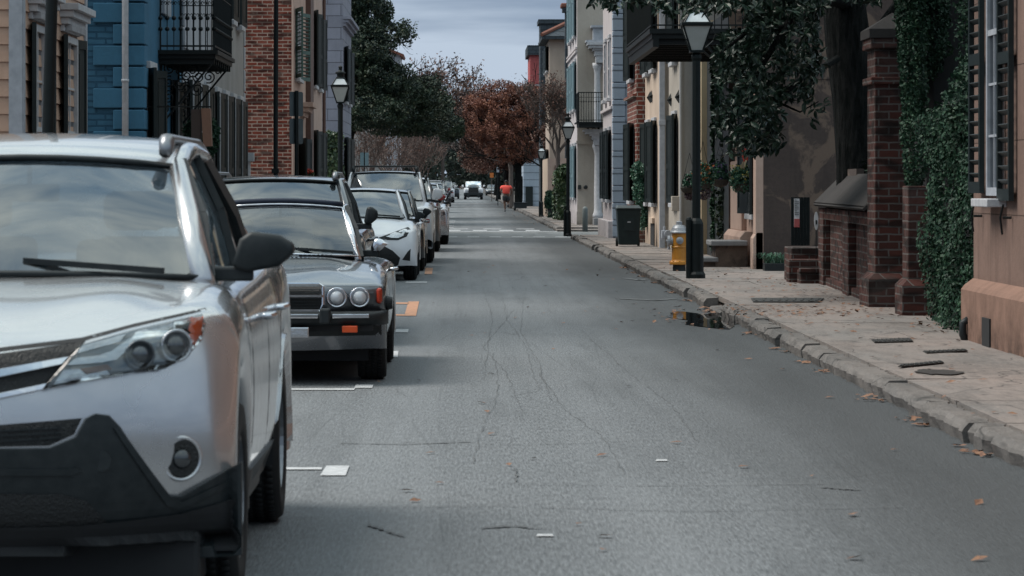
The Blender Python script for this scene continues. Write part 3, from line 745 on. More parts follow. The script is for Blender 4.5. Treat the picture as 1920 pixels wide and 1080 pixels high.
q=MB(); patch(q,bv,PP([(-81,796),(0,793),(157,782),(143,812),(98,832),(-81,834)]),off=.003,thick=.02)
q.build('lower_grille',M['mesh'],suv)
q=MB()
for k in range(3): patch(q,bv,PP([(-81,804+k*11),(120,798+k*9),(118,800.5+k*9),(-81,807+k*11)]),off=.008,thick=.01)
q.build('grille_slat',M['trim'],suv)
q=MB(); patch(q,bv,PP([(-81,668),(0,662),(158,640),(94,722),(0,738),(-81,742)]),off=.006,thick=.02)
q.build('upper_grille',M['mesh'],suv)
q=MB(); patch(q,bv,PP([(-81,696),(0,690),(132,667),(120,681),(0,705),(-81,710)]),off=.022,thick=.03); patch(q,bv,PP([(-81,739),(0,735),(93,716),(90,726),(0,745),(-81,748)]),off=.016,thick=.03)
q.build('chrome_bar',M['chrome'],suv,bevel=.003)
q=MB(); patch(q,bv,PP([(-81,918),(120,922),(165,936),(205,985),(150,1000),(-81,1000)]),off=.026,thick=.006); q.build('lower_intake',M['mesh'],suv)
q=MB(); patch(q,bv,PP([(-81,872),(140,876),(150,872),(158,880),(140,888),(-81,884)]),off=.030,thick=.012); patch(q,bv,PP([(215,800),(226,800),(318,940),(335,948),(440,905),(440,918),(330,962),(310,955)]),off=.030,thick=.012); q.build('bumper_rib',M['trim'],suv,bevel=.003)
q=MB(); patch(q,bv,PP([(-81,985),(150,985),(330,972),(430,950),(443,1000),(443,1050),(-81,1062)]),off=.034,thick=.05); q.build('chin',M['dark'],suv)
# headlamp: dark housing, reflector strips, bowls, amber corner, clear lens
HL=PP([(92,723),(156,645),(241,621),(368,594),(376,612),(371,642),(347,671),(308,692),(270,694),(192,705)],11.2)
q=MB(); patch(q,bv,HL,off=.004,thick=.03,res=.025); hl=q.build('headlight',M['greyp'],suv)
q=MB(); patch(q,bv,PP([(134,681),(150,668),(190,664),(214,656),(240,636),(262,624),(368,597),(369,602),(300,622),(262,636),(246,650),(222,672),(196,677)],11.2),off=.018,thick=.016,res=.02); q.build('chrome_strip',M['reflector'],hl)
q=MB(); patch(q,bv,PP([(160,646),(236,626),(225,640),(150,660)],11.2),off=.011,thick=.01,res=.02); patch(q,bv,PP([(110,716),(128,690),(200,686),(212,700),(190,703)],11.2),off=.011,thick=.01,res=.02); q.build('reflector_panel',M['reflector'],hl)
q=MB(); patch(q,bv,PP([(158,688),(206,680),(214,690),(170,697)],11.2),off=.016,thick=.01,res=.02); q.build('turn_lamp',plain('dull_amber',(.22,.09,.05),.3),hl)
q=MB(); patch(q,bv,PP([(352,599),(374,597),(373,625),(362,650),(350,632),(352,612)],11.25),off=.030,thick=.012,res=.02); q.build('amber_corner',M['amber'],hl)
def bowl(par,x,z,r,bv,mat1,mat2,off=.0,name='lamp_bowl',tilt=0):
    y=ysurf(bv,x,z)-off
    for sx in (1,-1):
        a=MB(); a.lathe([(r,-.018),(r*.95,-.026),(r*.80,-.020),(r*.74,.0),(r*.5,.012),(.001,.016)],c=(0,0,0),n=28,axis='y')
        a=a.build(name,mat1,par,smooth=True); a.location=(sx*x,y,z)
        a.rotation_euler=(0,0,R(tilt)*sx)
        b=MB(); b.lathe([(r*.72,-.004),(r*.6,-.022),(r*.3,-.032),(.001,-.034)],n=24,axis='y'); b.build('bulb_lens',mat2,a,smooth=True)
xl,zl=PP([(327,648)],11.25)[0]; bowl(hl,xl,zl,.058,bv,M['reflector'],plain('projector',(.05,.055,.06),.08,spec=1),.02,tilt=22)
xl,zl=PP([(262,664)],11.2)[0]; bowl(hl,xl,zl,.052,bv,M['greyp'],M['greyp'],.012,tilt=15)
q=MB(); patch(q,bv,HL,off=.034,thick=.004,res=.03); q.build('lens',M['lens'],hl,smooth=True)
# fog lamp
xl,zl=PP([(338,862)],11.2)[0]; y=ysurf(bv,xl,zl)
for sx in (1,-1):
    a=MB(); a.lathe([(.085,.03),(.078,-.002),(.070,-.006),(.062,.03)],n=32,axis='y'); a=a.build('fog_lamp_surround',M['silver'],suv,smooth=True); a.location=(sx*xl,y,zl); a.rotation_euler=(0,0,R(28)*sx)
    b=MB(); b.lathe([(.066,.0),(.060,-.006),(.001,-.006)],n=28,axis='y'); b=b.build('fog_lamp',M['mesh'],a)
    c=MB(); c.lathe([(.035,-.006),(.028,-.014),(.001,-.018)],n=20,axis='y'); c.build('fog_lens',plain('fog_glass',(.03,.035,.04),.1,spec=1),a,smooth=True)
q=MB(); x1,z1=PP([(192,862)])[0]; 
for sx in(1,-1): disc(q,sx*x1,ysurf(bv,x1,z1)-.018,z1,.036,.006)
q.build('tow_cover',M['trim'],suv)
q=MB(); q.box(-.80,.80,.34,.9,.10,.30); q.build('under_shade_box',M['dark'],suv,bevel=.02)  # dark box added for the black shadow below the bumper
q=MB(); patch(q,bv,PP([(-81,655),(0,651),(150,634),(241,611),(368,585),(372,589),(241,617),(150,641),(0,658),(-81,662)]),off=.002,thick=.004,res=.02); q.build('bonnet_gap',M['dark'],suv)
# hood shut line + side sill cladding
q=MB(); patch(q,bv,[(y,z) for y,z in [(1.36,.27),(3.12,.27),(3.12,.40),(1.36,.42)]],side='side',off=.012,thick=.03,res=.08); q.build('sill_cladding',M['trim'],suv)
q=MB()
for ra,rb,yy in ((.425,.475,.93),(.425,.475,3.59)):
    poly=[(yy-rb*math.cos(R(a)),.36+rb*math.sin(R(a))) for a in range(-5,186,10)]+[(yy-ra*math.cos(R(a)),.36+ra*math.sin(R(a))) for a in range(185,-6,-10)]
    if yy>2: patch(q,bv,poly,side='side',off=.012,thick=.03,res=.05)
q.build('wheel_arch_trim',M['silver'],suv)
def doorlines(bv,root,ys,z0,z1,lean=.06):
    q=MB()
    for y in ys:
        patch(q,bv,[(y,z0),(y+.012,z0),(y+.012+lean,z1),(y+lean,z1)],side='side',off=.0015,thick=.003,res=.1)
    q.build('door_gap',M['dark'],root)
doorlines(bv,suv,[1.40,2.38,3.2],.42,1.08)
# ---- classic convertible coupe
SX=-1.49
Ps=dict(W=.895,L=4.4,yf=.87,yr=3.33,r=.325,ra=.365,sill=.24,tw=.215,rimr=.19,paint=M['slgrey'],spokes=8,seatmat=M['seatl'],
 nose=[(.17,.25,.26,.26,.74,-12),(.14,.38,.26,.38,.78,12),(.12,.52,.24,.52,.81,30),(.12,.62,.19,.62,.83,46),(.13,.70,.17,.705,.84,60),(.16,.738,.17,.745,.84,68)],
 hood=[(.22,.34,.757,.765,.83,76,.0),(.5,.55,.81,.81,.80,90,.018),(.85,.88,.87,.85,.79,110,.022),(1.15,1.17,.915,.875,.78,135,.018),(1.35,1.36,.935,.885,.78,158,.01),(1.45,1.47,.93,.885,.78,178,0)],
 mid=[(1.7,.85,.88,.80,.24),(2.3,.85,.88,.80,.24),(2.75,.86,.88,.80,.24)],
 rear=[(2.95,.87,.88,.80,5),(3.06,.88,.88,.80,40),(3.2,.89,.88,.80,65),(3.4,.89,.88,.79,98),(3.6,.89,.87,.79,128),(3.75,.88,.86,.78,155)],
 tail=[(4.2,.86,.2,.84,.76,168),(4.3,.7,.22,.7,.8,175),(4.33,.5,.22,.5,.8,182),(4.28,.3,.22,.3,.78,195)],
 cab=dict(yf=1.42,zf=.945,tyf=1.93,zt=1.335,tyr=2.75,ztr=1.31,yr=3.15,zr=.90,wf=.645,wt=.505,wr=.60,wtr=.50,bow=.12,crown=.03,arc=.045,dzf=.02,pw=.05,doors=[.03,.97],seats=[2.35],pillmat=M['chrome']),
 roofmat=M['navy'],glass=M['glassc'],header=.022,sealmat=M['chrome'],seal=.009,mirror=dict(box=(.73,.88,1.72,.955,1.075),mat=M['chrome']),handles=[2.6],zh=.80,chromeh=True)
D1=24.35
sl,bs,_=car(Ps,(SX,D1,0),'grey classic convertible with navy canvas roof and twin round headlamps, behind the silver SUV')
PP=lambda pts,D=24.5: px_poly(pts,D,SX)
q=MB(); patch(q,bs,[(0,.555),(.40,.555),(.425,.60),(.425,.735),(0,.735)],off=.006,thick=.02,mirror=True,res=.05); q.build('grille',M['mesh'],sl)
gl=MB()
for k in range(7):
    z=.578+k*.022; gl.bar((-.41,.10-.0,z),(.41,.10,z),.012,.006)
gl.build('grille_slat',M['trim'],sl)
q=MB(); q.box(-.42,.42,.085,.12,.655,.672)
q.tube([(-.405,.10,.55),(-.43,.10,.60),(-.43,.11,.735),(-.40,.12,.752),(.40,.12,.752),(.43,.11,.735),(.43,.10,.60),(.405,.10,.55),(-.405,.10,.55)],.011,6); q.box(-.4,.4,.085,.11,.548,.565)
q.build('grille_frame',M['chrome'],sl,smooth=False)
q=MB(); q.lathe([(.062,-.01),(.062,.01)],c=(0,.07,.664),axis='y',n=24); q.build('round_badge',M['chrome'],sl)
q=MB(); patch(q,bs,[(.45,.565),(.85,.565),(.86,.62),(.85,.73),(.45,.735)],off=.004,thick=.02,res=.04); hp=q.build('headlight_panel',M['greyp'],sl)
for x in (.53,.70): bowl(hp,x,.652,.077,bs,M['chrome'],M['lampwhite'],.025,name='headlight',tilt=4)
q=MB()
for sx in (1,-1): q.box(sx*.825,sx*.868,.22,.34,.60,.72)
q.build('corner_lamp',plain('dark_amber',(.42,.04,.015),.2),sl,bevel=.02)
q=MB()
for sx in (1,-1):
    q.prism([(sx*.0,-.0),(sx*.0,.16),(sx*.80,.19),(sx*.895,.34),(sx*.91,.5),(sx*.87,.5),(sx*.80,.27),(sx*.4,.03)],'xy',.42,.545)
bm_=MB(); out=[(0,.0),(.4,.015),(.78,.06),(.86,.13),(.905,.28),(.915,.46)]
rows=[]
for (dz,dy) in ((.44,.06),(.45,.0),(.50,-.02),(.545,0),(.555,.07)):
    rows.append([(-x,y+dy,dz) for x,y in reversed(out[1:])]+[(x,y+dy,dz) for x,y in out])
bm_.grid(rows); bmp_=bm_.build('bumper',M['trim'],sl,smooth=True,sub=1,solid=.02)
q=MB(); 
for sx in (1,-1): q.box(sx*.05,sx*.40,-.032,-.0,.503,.533); q.bar((sx*.50,-.012,.518),(sx*.775,.025,.518),.025,.03)
q.build('bumper_strip',M['chrome'],bmp_,bevel=.004)
q=MB()
for sx in (1,-1): q.box(sx*.41,sx*.49,-.075,.05,.46,.575)
q.build('overrider',M['trim'],bmp_,bevel=.015)
q=MB(); q.box(-.8,.8,.12,.3,.40,.45); q.build('bumper_recess',M['dark'],sl)
q=MB()
for sx in(1,-1): q.box(sx*.16,sx*.33,-.01,.06,.355,.435)
fl=q.build('fog_light',M['chrome'],sl,bevel=.008); q=MB()
for sx in(1,-1): q.box(sx*.175,sx*.315,-.018,.0,.368,.422)
q.build('fog_lens',M['reflector'],fl)
q=MB()
for sx in(1,-1): q.box(sx*.575,sx*.69,-.005,.05,.395,.445)
q.build('turn_signal',M['amber'],sl,bevel=.006)
q=MB()
patch(q,bs,[(0,.445),(.86,.445),(.86,.36),(0,.36)],off=.003,thick=.01,res=.06); q.build('front_recess',M['trim'],sl)
q=MB(); 
for sx in (1,-1): q.lathe([(.05,-.04),(.055,.0),(.045,.04)],c=(sx*.90,.45,.60),axis='x',n=16)
q.build('side_marker',M['trim'],sl)
doorlines(bs,sl,[1.42,2.75],.32,.84,.0)
q=MB()
for k in range(26): 
    x=-.42+k*.034; q.box(x,x+.018,1.30,1.36,.94,.947)
q.build('cowl_vent',M['dark'],sl)
# ---- the rest of the row
def gen(L,W,r,wb,fo,hf,hc,belt,H,paintm,ycowl,ytop,ytr,yrb,wf,wt,bow=.34,lip=.22,lowz=.2,arc=.05,hx=.0,**k):
    yf=fo; yr=fo+wb; ra=r*1.15
    P=dict(W=W,L=L,yf=yf,yr=yr,r=r,ra=ra,sill=lip+.04,tw=k.get('tw',.21),rimr=r*.66,paint=paintm)
    m=(hf+lip)/2
    P['nose']=[(.08,lip,bow*.9,lip+.02,W*.80,-16),(.02,lip+(hf-lip)*.25,bow*.95,lip+(hf-lip)*.25,W*.85,5),(.0,lip+(hf-lip)*.5,bow,lip+(hf-lip)*.5,W*.87,24),(.02,lip+(hf-lip)*.75,bow,lip+(hf-lip)*.78,W*.87,42),(.06,hf-.03,bow*1.05,hf+.02+hx,W*.86,58),(.1,hf,bow*1.05,hf+.05+hx,W*.85,66)]
    fr=lambda t: hf+(hc-hf)*t
    P['hood']=[(.22,.22+bow*.7,fr(.18),fr(.25)+hx+.03,W*.85,78,0),((yf+.1)*.55,(yf+.1)*.66,fr(.5),fr(.5)+.02+hx*.6,W*.85,92,.014),(ycowl*.75,ycowl*.78,fr(.8),fr(.72)+.02,W*.85,114,.016),(ycowl-.05,ycowl-.03,hc,fr(.85),W*.85,138,.01),(max(ycowl+.05,yf+ra*.8),max(ycowl+.06,yf+ra*.82),hc-.01,belt,W*.85,160,0),(yf+ra+.02,yf+ra+.03,hc-.03,belt,W*.86,180,0)]
    a=yf+ra; b=yr-ra
    P['mid']=[(a+(b-a)*t,belt-.05,belt+.02*t,W*.875,lip+.05) for t in (.2,.5,.8)]
    z=belt+.03
    P['rear']=[(b,z-.05,z,W*.875,5),(b+.12,z-.05,z,W*.875,35),(b+.3,z-.05,z+.01,W*.875,62),(yr+.1,z-.05,z+.01,W*.87,95),(yr+.28,z-.05,z+.01,W*.86,125),(yr+ra+.1,z-.05,z,W*.85,150)]
    P['tail']=[(L-.12,z-.04,bow*.7,z-.04,W*.82,165),(L-.02,z-.3,bow*.8,z-.3,W*.86,172),(L,lip+.25,bow*.8,lip+.25,W*.86,180),(L-.06,lip+.02,bow*.8,lip+.02,W*.84,192)]
    P['cab']=dict(yf=ycowl,zf=hc+.005,tyf=ytop,zt=H-arc-.01,tyr=ytr,ztr=H-arc-.03,yr=yrb,zr=z,wf=wf,wt=wt,wr=wf-.02,wtr=wt-.03,bow=.15,crown=.03,arc=arc,pw=k.get('pw',.07),doors=k.get('doors',[.03,.42,.76,.97]),seats=k.get('seats',[ycowl+1.15,ycowl+1.95]))
    for a_ in ('mirror','handles','zh','rails','railmat','priv','roofmat','spokes','seatmat'):
        if a_ in k: P[a_]=k[a_]
    return P
def face(root,bv,hl,grille,low=None,fog=None,plate=None,glm=None,hlm='greyp',clad=None,bar=None):
    if clad: q=MB(); patch(q,bv,clad,off=.012,thick=.03,res=.08); q.build('bumper_cladding',M['trim'],root)
    if grille: q=MB(); patch(q,bv,grille,off=.005,thick=.02,res=.06); g=q.build('grille',glm or M['mesh'],root)
    if bar: q=MB(); patch(q,bv,bar,off=.02,thick=.03,res=.06); q.build('chrome_bar',M['chrome'],root)
    if low: q=MB(); patch(q,bv,low,off=.006,thick=.02,res=.06); q.build('lower_grille',M['mesh'],root)
    if fog: q=MB(); patch(q,bv,fog,off=.006,thick=.02,res=.06); q.build('fog_recess',M['mesh'],root)
    q=MB(); patch(q,bv,hl,off=.008,thick=.03,res=.05); h=q.build('headlight',M[hlm],root)
    cx=sum(p[0] for p in hl)/len(hl); cz=sum(p[1] for p in hl)/len(hl)
    in_=[(cx+(x-cx)*.62,cz+(z-cz)*.6) for x,z in hl]
    q=MB(); patch(q,bv,in_,off=.014,thick=.01,res=.04); q.build('reflector',M['reflector'],h)
    if plate is not None:
        y=ysurf(bv,0,plate)-.03; q=MB(); q.box(-.15,.15,y,y+.02,plate-.075,plate+.075); q.build('number_plate',M['plate'],root,bevel=.005)
# dark estate behind the convertible
Pw=gen(4.75,.93,.36,2.78,.95,.93,1.08,1.06,1.60,M['greyp'],1.25,1.95,4.0,4.5,.76,.615,arc=.05,mirror=dict(box=(.88,1.02,1.5,1.10,1.29),mat=M['trim']),handles=[2.2,3.1],zh=.95,rails=.06,railmat=M['rim'],priv=1,pw=.08)
o,b,_=car(Pw,(-1.86,30.1,0),'dark grey SUV whose roof shows above the navy canvas top of the classic convertible')
face(o,b,[(.48,.80),(.84,.86),(.84,.74),(.5,.70)],[(0,.55),(.42,.55),(.44,.82),(0,.84)],low=[(0,.3),(.6,.3),(.5,.42),(0,.42)])
# white saloon with swept headlamps
Pc=gen(4.65,.89,.325,2.7,.93,.70,.97,.93,1.455,M['whitep'],1.12,1.95,3.35,4.05,.68,.53,bow=.42,arc=.05,hx=.03,mirror=dict(box=(.83,.99,1.62,.93,1.07),mat=M['trim']),handles=[2.3,3.2],zh=.86,pw=.07)
o,b,_=car(Pc,(-1.63,50.3,0),'white saloon with slim swept headlamps and a wide black lower grille')
face(o,b,[(.30,.675),(.55,.765),(.745,.835),(.785,.80),(.73,.69),(.60,.635),(.44,.64)],[(0,.64),(.4,.64),(.32,.67),(0,.69)],low=[(0,.20),(.50,.20),(.60,.25),(.63,.36),(.52,.47),(.36,.56),(0,.58)],fog=[(.66,.33),(.78,.31),(.79,.50),(.74,.45)],plate=.38,hlm='mesh')
q=MB(); patch(q,b,[(0,.17),(.74,.19),(.72,.215),(0,.195)],off=.02,thick=.04,res=.1); q.build('chin_spoiler',M['trim'],o)
# small dark car between the white ones
Pd=gen(4.45,.87,.31,2.6,.90,.68,.95,.90,1.43,M['blackp'],1.15,1.9,3.3,3.95,.68,.55,mirror=dict(box=(.80,.97,1.55,.93,1.08),mat=M['trim']),handles=[2.2,3.1],zh=.83)
o,b,_=car(Pd,(-1.56,55.9,0),'low dark car with tinted windows between the white saloon and the white off-roader')
face(o,b,[(.5,.60),(.78,.68),(.80,.60),(.55,.53)],[(0,.45),(.42,.45),(.42,.6),(0,.6)],low=[(0,.24),(.6,.24),(.6,.36),(0,.36)],plate=.4)
dark0=o
# white body-on-frame SUV
P4=gen(4.7,.95,.39,2.79,.90,1.02,1.19,1.14,1.775,M['whitep'],1.35,1.85,4.0,4.5,.76,.64,bow=.22,lip=.45,arc=.04,mirror=dict(box=(.90,1.12,1.62,1.19,1.42),mat=M['whitep']),handles=[2.3,3.2],zh=1.0,rails=.10,railmat=M['trim'],tw=.26,pw=.075)
o,b,_=car(P4,(-1.55,61.6,0),'tall white off-roader with black roof rack bars, windscreen above the white saloon')
face(o,b,[(.56,.86),(.84,.88),(.84,1.02),(.58,1.02)],[(0,.84),(.5,.84),(.5,1.0),(0,1.0)],low=[(0,.5),(.55,.5),(.55,.62),(0,.62)],bar=[(0,.91),(.5,.91),(.5,.94),(0,.94)])
q=MB(); patch(q,b,[(.66,.77),(.88,.77),(.88,.84),(.66,.84)],off=.012,thick=.02,res=.05); q.build('turn_signal',M['red'],o)
q=MB()
for y in (2.1,3.5): q.box(-.62,.62,y,y+.05,1.83,1.86)
q.box(-.62,-.58,2.0,3.7,1.80,1.86); q.box(.58,.62,2.0,3.7,1.80,1.86); q.build('roof_rack',M['trim'],o,bevel=.01)
white4=o
# dark SUV with a white paper on the dash, red mirror
Pe=gen(4.7,.93,.36,2.75,.92,.98,1.12,1.08,1.68,M['greyp'],1.25,1.85,3.9,4.4,.77,.63,mirror=dict(box=(.88,1.06,1.5,1.12,1.27),mat=M['redp']),handles=[2.2,3.1],zh=.95,rails=.06,pw=.075)
Pe['roofmat']=M['whitep']
o,b,_=car(Pe,(-1.49,72.0,0),'dark SUV with a pale roof and red mirrors, just behind the white off-roader')
face(o,b,[(.5,.82),(.84,.90),(.86,.80),(.52,.74)],[(0,.6),(.45,.6),(.45,.85),(0,.85)],low=[(0,.32),(.6,.32),(.6,.45),(0,.45)],plate=.5)
suv0=o
Pf=gen(4.6,.91,.34,2.7,.92,.85,1.05,1.0,1.56,M['silver'],1.2,1.85,3.6,4.2,.74,.60,mirror=dict(box=(.86,1.02,1.5,1.03,1.17),mat=M['blackp']),handles=[2.2,3.1],zh=.9)
o,b,_=car(Pf,(-1.32,80.6,0),'silver hatchback with black mirrors, last car before the crossing')
face(o,b,[(.45,.72),(.82,.82),(.84,.74),(.5,.66)],[(0,.6),(.42,.6),(.42,.76),(0,.76)],low=[(0,.27),(.6,.27),(.55,.45),(0,.45)],plate=.45)
hatch0=o
dup(dark0,(-1.50,118,0),'low black car, first one parked past the crossing',group='cars parked along the kerb')
dup(hatch0,(-1.60,140,0),'silver hatchback past the crossing, in front of a pair of dark SUVs')
dup(suv0,(-1.80,170,0),'dark SUV with pale roof beyond the crossing, in front of the oak shade',scale=(1,1,1.02))
dup(dark0,(-1.75,205,0),'black low car far down the row beyond the crossing')
dup(white4,(-1.8,262,0),'tall white off-roader far down the street under the trees')
dup(suv0,(-1.5,330,0),'dark SUV far down the street, left of the oncoming off-roader')
dup(hatch0,(-1.9,430,0),'silver hatchback, the farthest car of the left row')
dup(dark0,(3.5,420,0),'black car on the far right of the street, behind the oncoming off-roader')
dup(hatch0,(1.2,520,0),'silver hatchback in the road, farthest car of all')
# oncoming off-roader with matt black bonnet
Pj=gen(4.2,.92,.40,2.45,.75,1.08,1.15,1.12,1.80,M['whitep'],1.35,1.6,3.6,4.0,.76,.68,bow=.10,lip=.50,arc=.02,mirror=dict(box=(.92,1.12,1.5,1.22,1.42),mat=M['whitep']),tw=.26,handles=[2.2],zh=1.0,doors=[.03,.5,.97])
o,b,_=car(Pj,(.80,313,0),'white off-roader with matt black bonnet and bumper driving in the middle of the road','car',group=None,name='off_road_vehicle')
q=MB(); q.box(-.48,.48,-.06,.10,.62,1.02); q.build('grille',M['mesh'],o,bevel=.02)
q=MB(); patch(q,b,[(0,.1),(.5,.12),(.58,1.2),(0,1.3)],side='top',off=.02,thick=.03,res=.15); q.box(-.45,.45,.02,.3,1.02,1.16); q.build('bonnet_cover',M['trim'],o)
q=MB(); q.box(-.92,.92,-.18,.1,.42,.66); q.box(-.6,-.4,-.2,.0,.2,.45); q.box(.4,.6,-.2,0,.2,.45); q.build('bumper',M['trim'],o,bevel=.02)
q=MB()
for sx in (1,-1): q.lathe([(.11,-.12),(.11,.05)],c=(sx*.66,0,.88),axis='y',n=20)
q.build('headlight',M['lampwhite'],o)
# ---------------------------------------------------------------- building helpers
def shell(name,label,s,Xf,y0,y1,H,mf,mg,depth=7,cat='house',z0=0,group=None,rear=True):
    """s=+1 right of the street (front faces -x), s=-1 left; mf street front, mg walls seen end-on"""
    root=thing(name,label,cat,(Xf,y0,0),group)
    a,b=Xf,Xf+s*depth
    q=MB()
    v=[(a,y0,z0),(b,y0,z0),(b,y1,z0),(a,y1,z0),(a,y0,H),(b,y0,H),(b,y1,H),(a,y1,H)]
    q.add(v,[(3,0,4,7)],0); q.add(v,[(0,1,5,4),(2,3,7,6),(1,2,6,5),(4,5,6,7)],1)
    q.build('wall',[mf,mg],root,world=True,norm=True)
    return root
def shutter(par,s,Xf,yh,dirn,w,z0,z1,ang,mat,louver=False,off=.03,name='shutter'):
    """hinged at yh, opening away along dirn (+1 = towards +y); ang 0 lies on the wall"""
    a=R(ang); ax=Vector((-s*math.sin(a),dirn*math.cos(a),0)); nn=Vector((-s*math.cos(a),-dirn*math.sin(a),0)); up=Vector((0,0,1))
    o=Vector((Xf-s*off,yh,0)); t=.022
    q=MB(); st=.055 if w>.3 else .045
    def sl(u0,u1,za,zb,th=t):
        c=o+ax*(u0+u1)/2+up*(za+zb)/2; q.obox(c,ax*(u1-u0)/2,nn*th,up*(zb-za)/2)
    sl(0,st,z0,z1); sl(w-st,w,z0,z1); zs=[z0,z0+(z1-z0)*.42,z1]
    for zc in (z0+.05,zs[1],z1-.05): sl(st,w-st,zc-.05,zc+.05)
    for za,zb in ((z0+.1,zs[1]-.05),(zs[1]+.05,z1-.1)):
        if louver:
            n=int((zb-za)/louver)
            for k in range(n):
                z=za+(k+.5)*(zb-za)/n; c=o+ax*w/2+up*z; d=(nn*.6+up*.55).normalized()
                q.obox(c,ax*(w/2-st),d*.026,d.cross(ax)*.005)
        else:
            sl(st,w-st,za,zb,.008); sl(st+.05,w-st-.05,za+.06,zb-.06,.016)
    q.build(name,mat,par,world=True)
def window(root,s,Xf,y0,y1,z0,z1,shut=None,ang=10,louver=False,frame=None,sill=True,lintel=0,sw=None,closed=False,mun=(2,4),sillm=None,proud=.045):
    frame=frame or M['white']; q=MB(); x=lambda d: Xf-s*d; fw=.07
    q.box(x(0),x(proud),y0,y0+fw,z0,z1); q.box(x(0),x(proud),y1-fw,y1,z0,z1); q.box(x(0),x(proud),y0+fw,y1-fw,z1-fw,z1); q.box(x(0),x(proud),y0+fw,y1-fw,z0,z0+fw)
    w=q.build('window',frame,root,world=True)
    w2=w; loc=root.location
    def sub(qb,nm,mt,**k):
        o=qb.build(nm,mt,w,**k)
        for v in o.data.vertices: v.co-=loc
        return o
    q=MB(); q.box(x(0),x(.012),y0+fw,y1-fw,z0+fw,z1-fw); sub(q,'pane',M['pane'])
    q=MB(); ny,nz=mun
    for k in range(1,ny): yy=y0+fw+(y1-y0-2*fw)*k/ny; q.box(x(.012),x(.03),yy-.012,yy+.012,z0+fw,z1-fw)
    for k in range(1,nz): z=z0+fw+(z1-z0-2*fw)*k/nz; hh=.025 if k==nz//2 else .011; q.box(x(.013),x(.028 if k!=nz//2 else .036),y0+fw,y1-fw,z-hh,z+hh)
    sub(q,'muntin',frame)
    if sill: q=MB(); q.box(x(0),x(.12),y0-.09,y1+.09,z0-.09,z0-.0); sub(q,'sill',sillm or frame,bevel=.008)
    if lintel: q=MB(); q.box(x(0),x(.06),y0-.1,y1+.1,z1+.0,z1+lintel); sub(q,'lintel',frame,bevel=.006)
    if shut:
        W2=sw or (y1-y0)/2
        n0=len(bpy.data.objects)
        if closed:
            for yh,d in ((y0,1),(y1,-1)):
                shutter(root,s,Xf,yh,d,W2,z0,z1,4,shut,louver,off=proud+.03)
        else:
            shutter(root,s,Xf,y0,-1,W2,z0,z1,ang,shut,louver); shutter(root,s,Xf,y1,1,W2,z0,z1,ang,shut,louver)
    return w
def cornice(root,x0,x1,y0,y1,z,h,mat,name='cornice',n=3,out=.12,s=1):
    """stepped moulding along a front; x0 = wall face, grows towards the street"""
    q=MB()
    for k in range(n):
        o=out*(k+1)/n; q.box(x0,x0-s*o,y0-o*.5,y1+o*.5,z+h*k/n,z+h*(k+1)/n-.001)
    return q.build(name,mat,root,world=True,bevel=.006)
def clap(root,Xf,y0,y1,z0,z1,s,mat,xend,pitch=.172,name='clapboard'):
    q=MB(); z=z0; k=0
    while z<z1:
        za,zb=z,z+pitch; j=rnd.uniform(-.003,.003)
        X=lambda d: Xf-s*d
        # front
        q.add([(X(.0),y0,za),(X(.026+j),y0,za),(X(.006),y0,zb+.01),(X(0),y0,zb+.01),(X(.0),y1,za),(X(.026+j),y1,za),(X(.006),y1,zb+.01),(X(0),y1,zb+.01)],[(0,3,2,1),(4,5,6,7),(1,2,6,5),(0,1,5,4)])
        q.add([(Xf,y0,za),(Xf,y0-.026-j,za),(Xf,y0-.006,zb+.01),(xend,y0,za),(xend,y0-.026-j,za),(xend,y0-.006,zb+.01)],[(1,2,5,4),(0,1,4,3)])
        z+=pitch; k+=1
    return q.build(name,mat,root,world=True)
def ironrail(q,p,q2,z0,h,n,ball=(),scroll=True,r=.009):
    p=Vector((p[0],p[1],z0)); e=Vector((q2[0],q2[1],z0)); up=Vector((0,0,1)); d=(e-p)
    q.bar(p+up*h,e+up*h,.035,.03); q.bar(p+up*.06,e+up*.06,.025,.025)
    q.bar(p+up*(h-.16),e+up*(h-.16),.015,.015)
    for k in range(n+1):
        b=p+d*k/n; q.tube([b,b+up*h],r if k not in(0,n) else r*2,5)
        for f in ball:
            c=b+up*h*f; q.lathe([(.004,-.034),(.026,-.022),(.035,0),(.026,.022),(.004,.034)],c=c,n=8)
    if scroll:
        for k in range(n):
            for sg in (1,-1):
                b=p+d*(k+.5)/n+up*(h-.17); w=d.length/n*.5; pts=[]
                for t in range(9):
                    a=t/8*PI*1.6; rr=w*(1-.6*t/8)*.75
                    pts.append(b+d.normalized()*sg*(w*.5-rr*math.cos(a)*.5)+up*(-.16+rr*math.sin(a)+.02))
                q.tube(pts,.006,4)
def spiral(q,c,ax,up,r,turns=1.5,th=.01,n=18,a0=0):
    pts=[]
    for k in range(n+1):
        t=k/n; a=a0+turns*2*PI*t; rr=r*(1-.82*t); pts.append(Vector(c)+Vector(ax)*rr*math.cos(a)+Vector(up)*rr*math.sin(a))
    q.tube(pts,th,5)
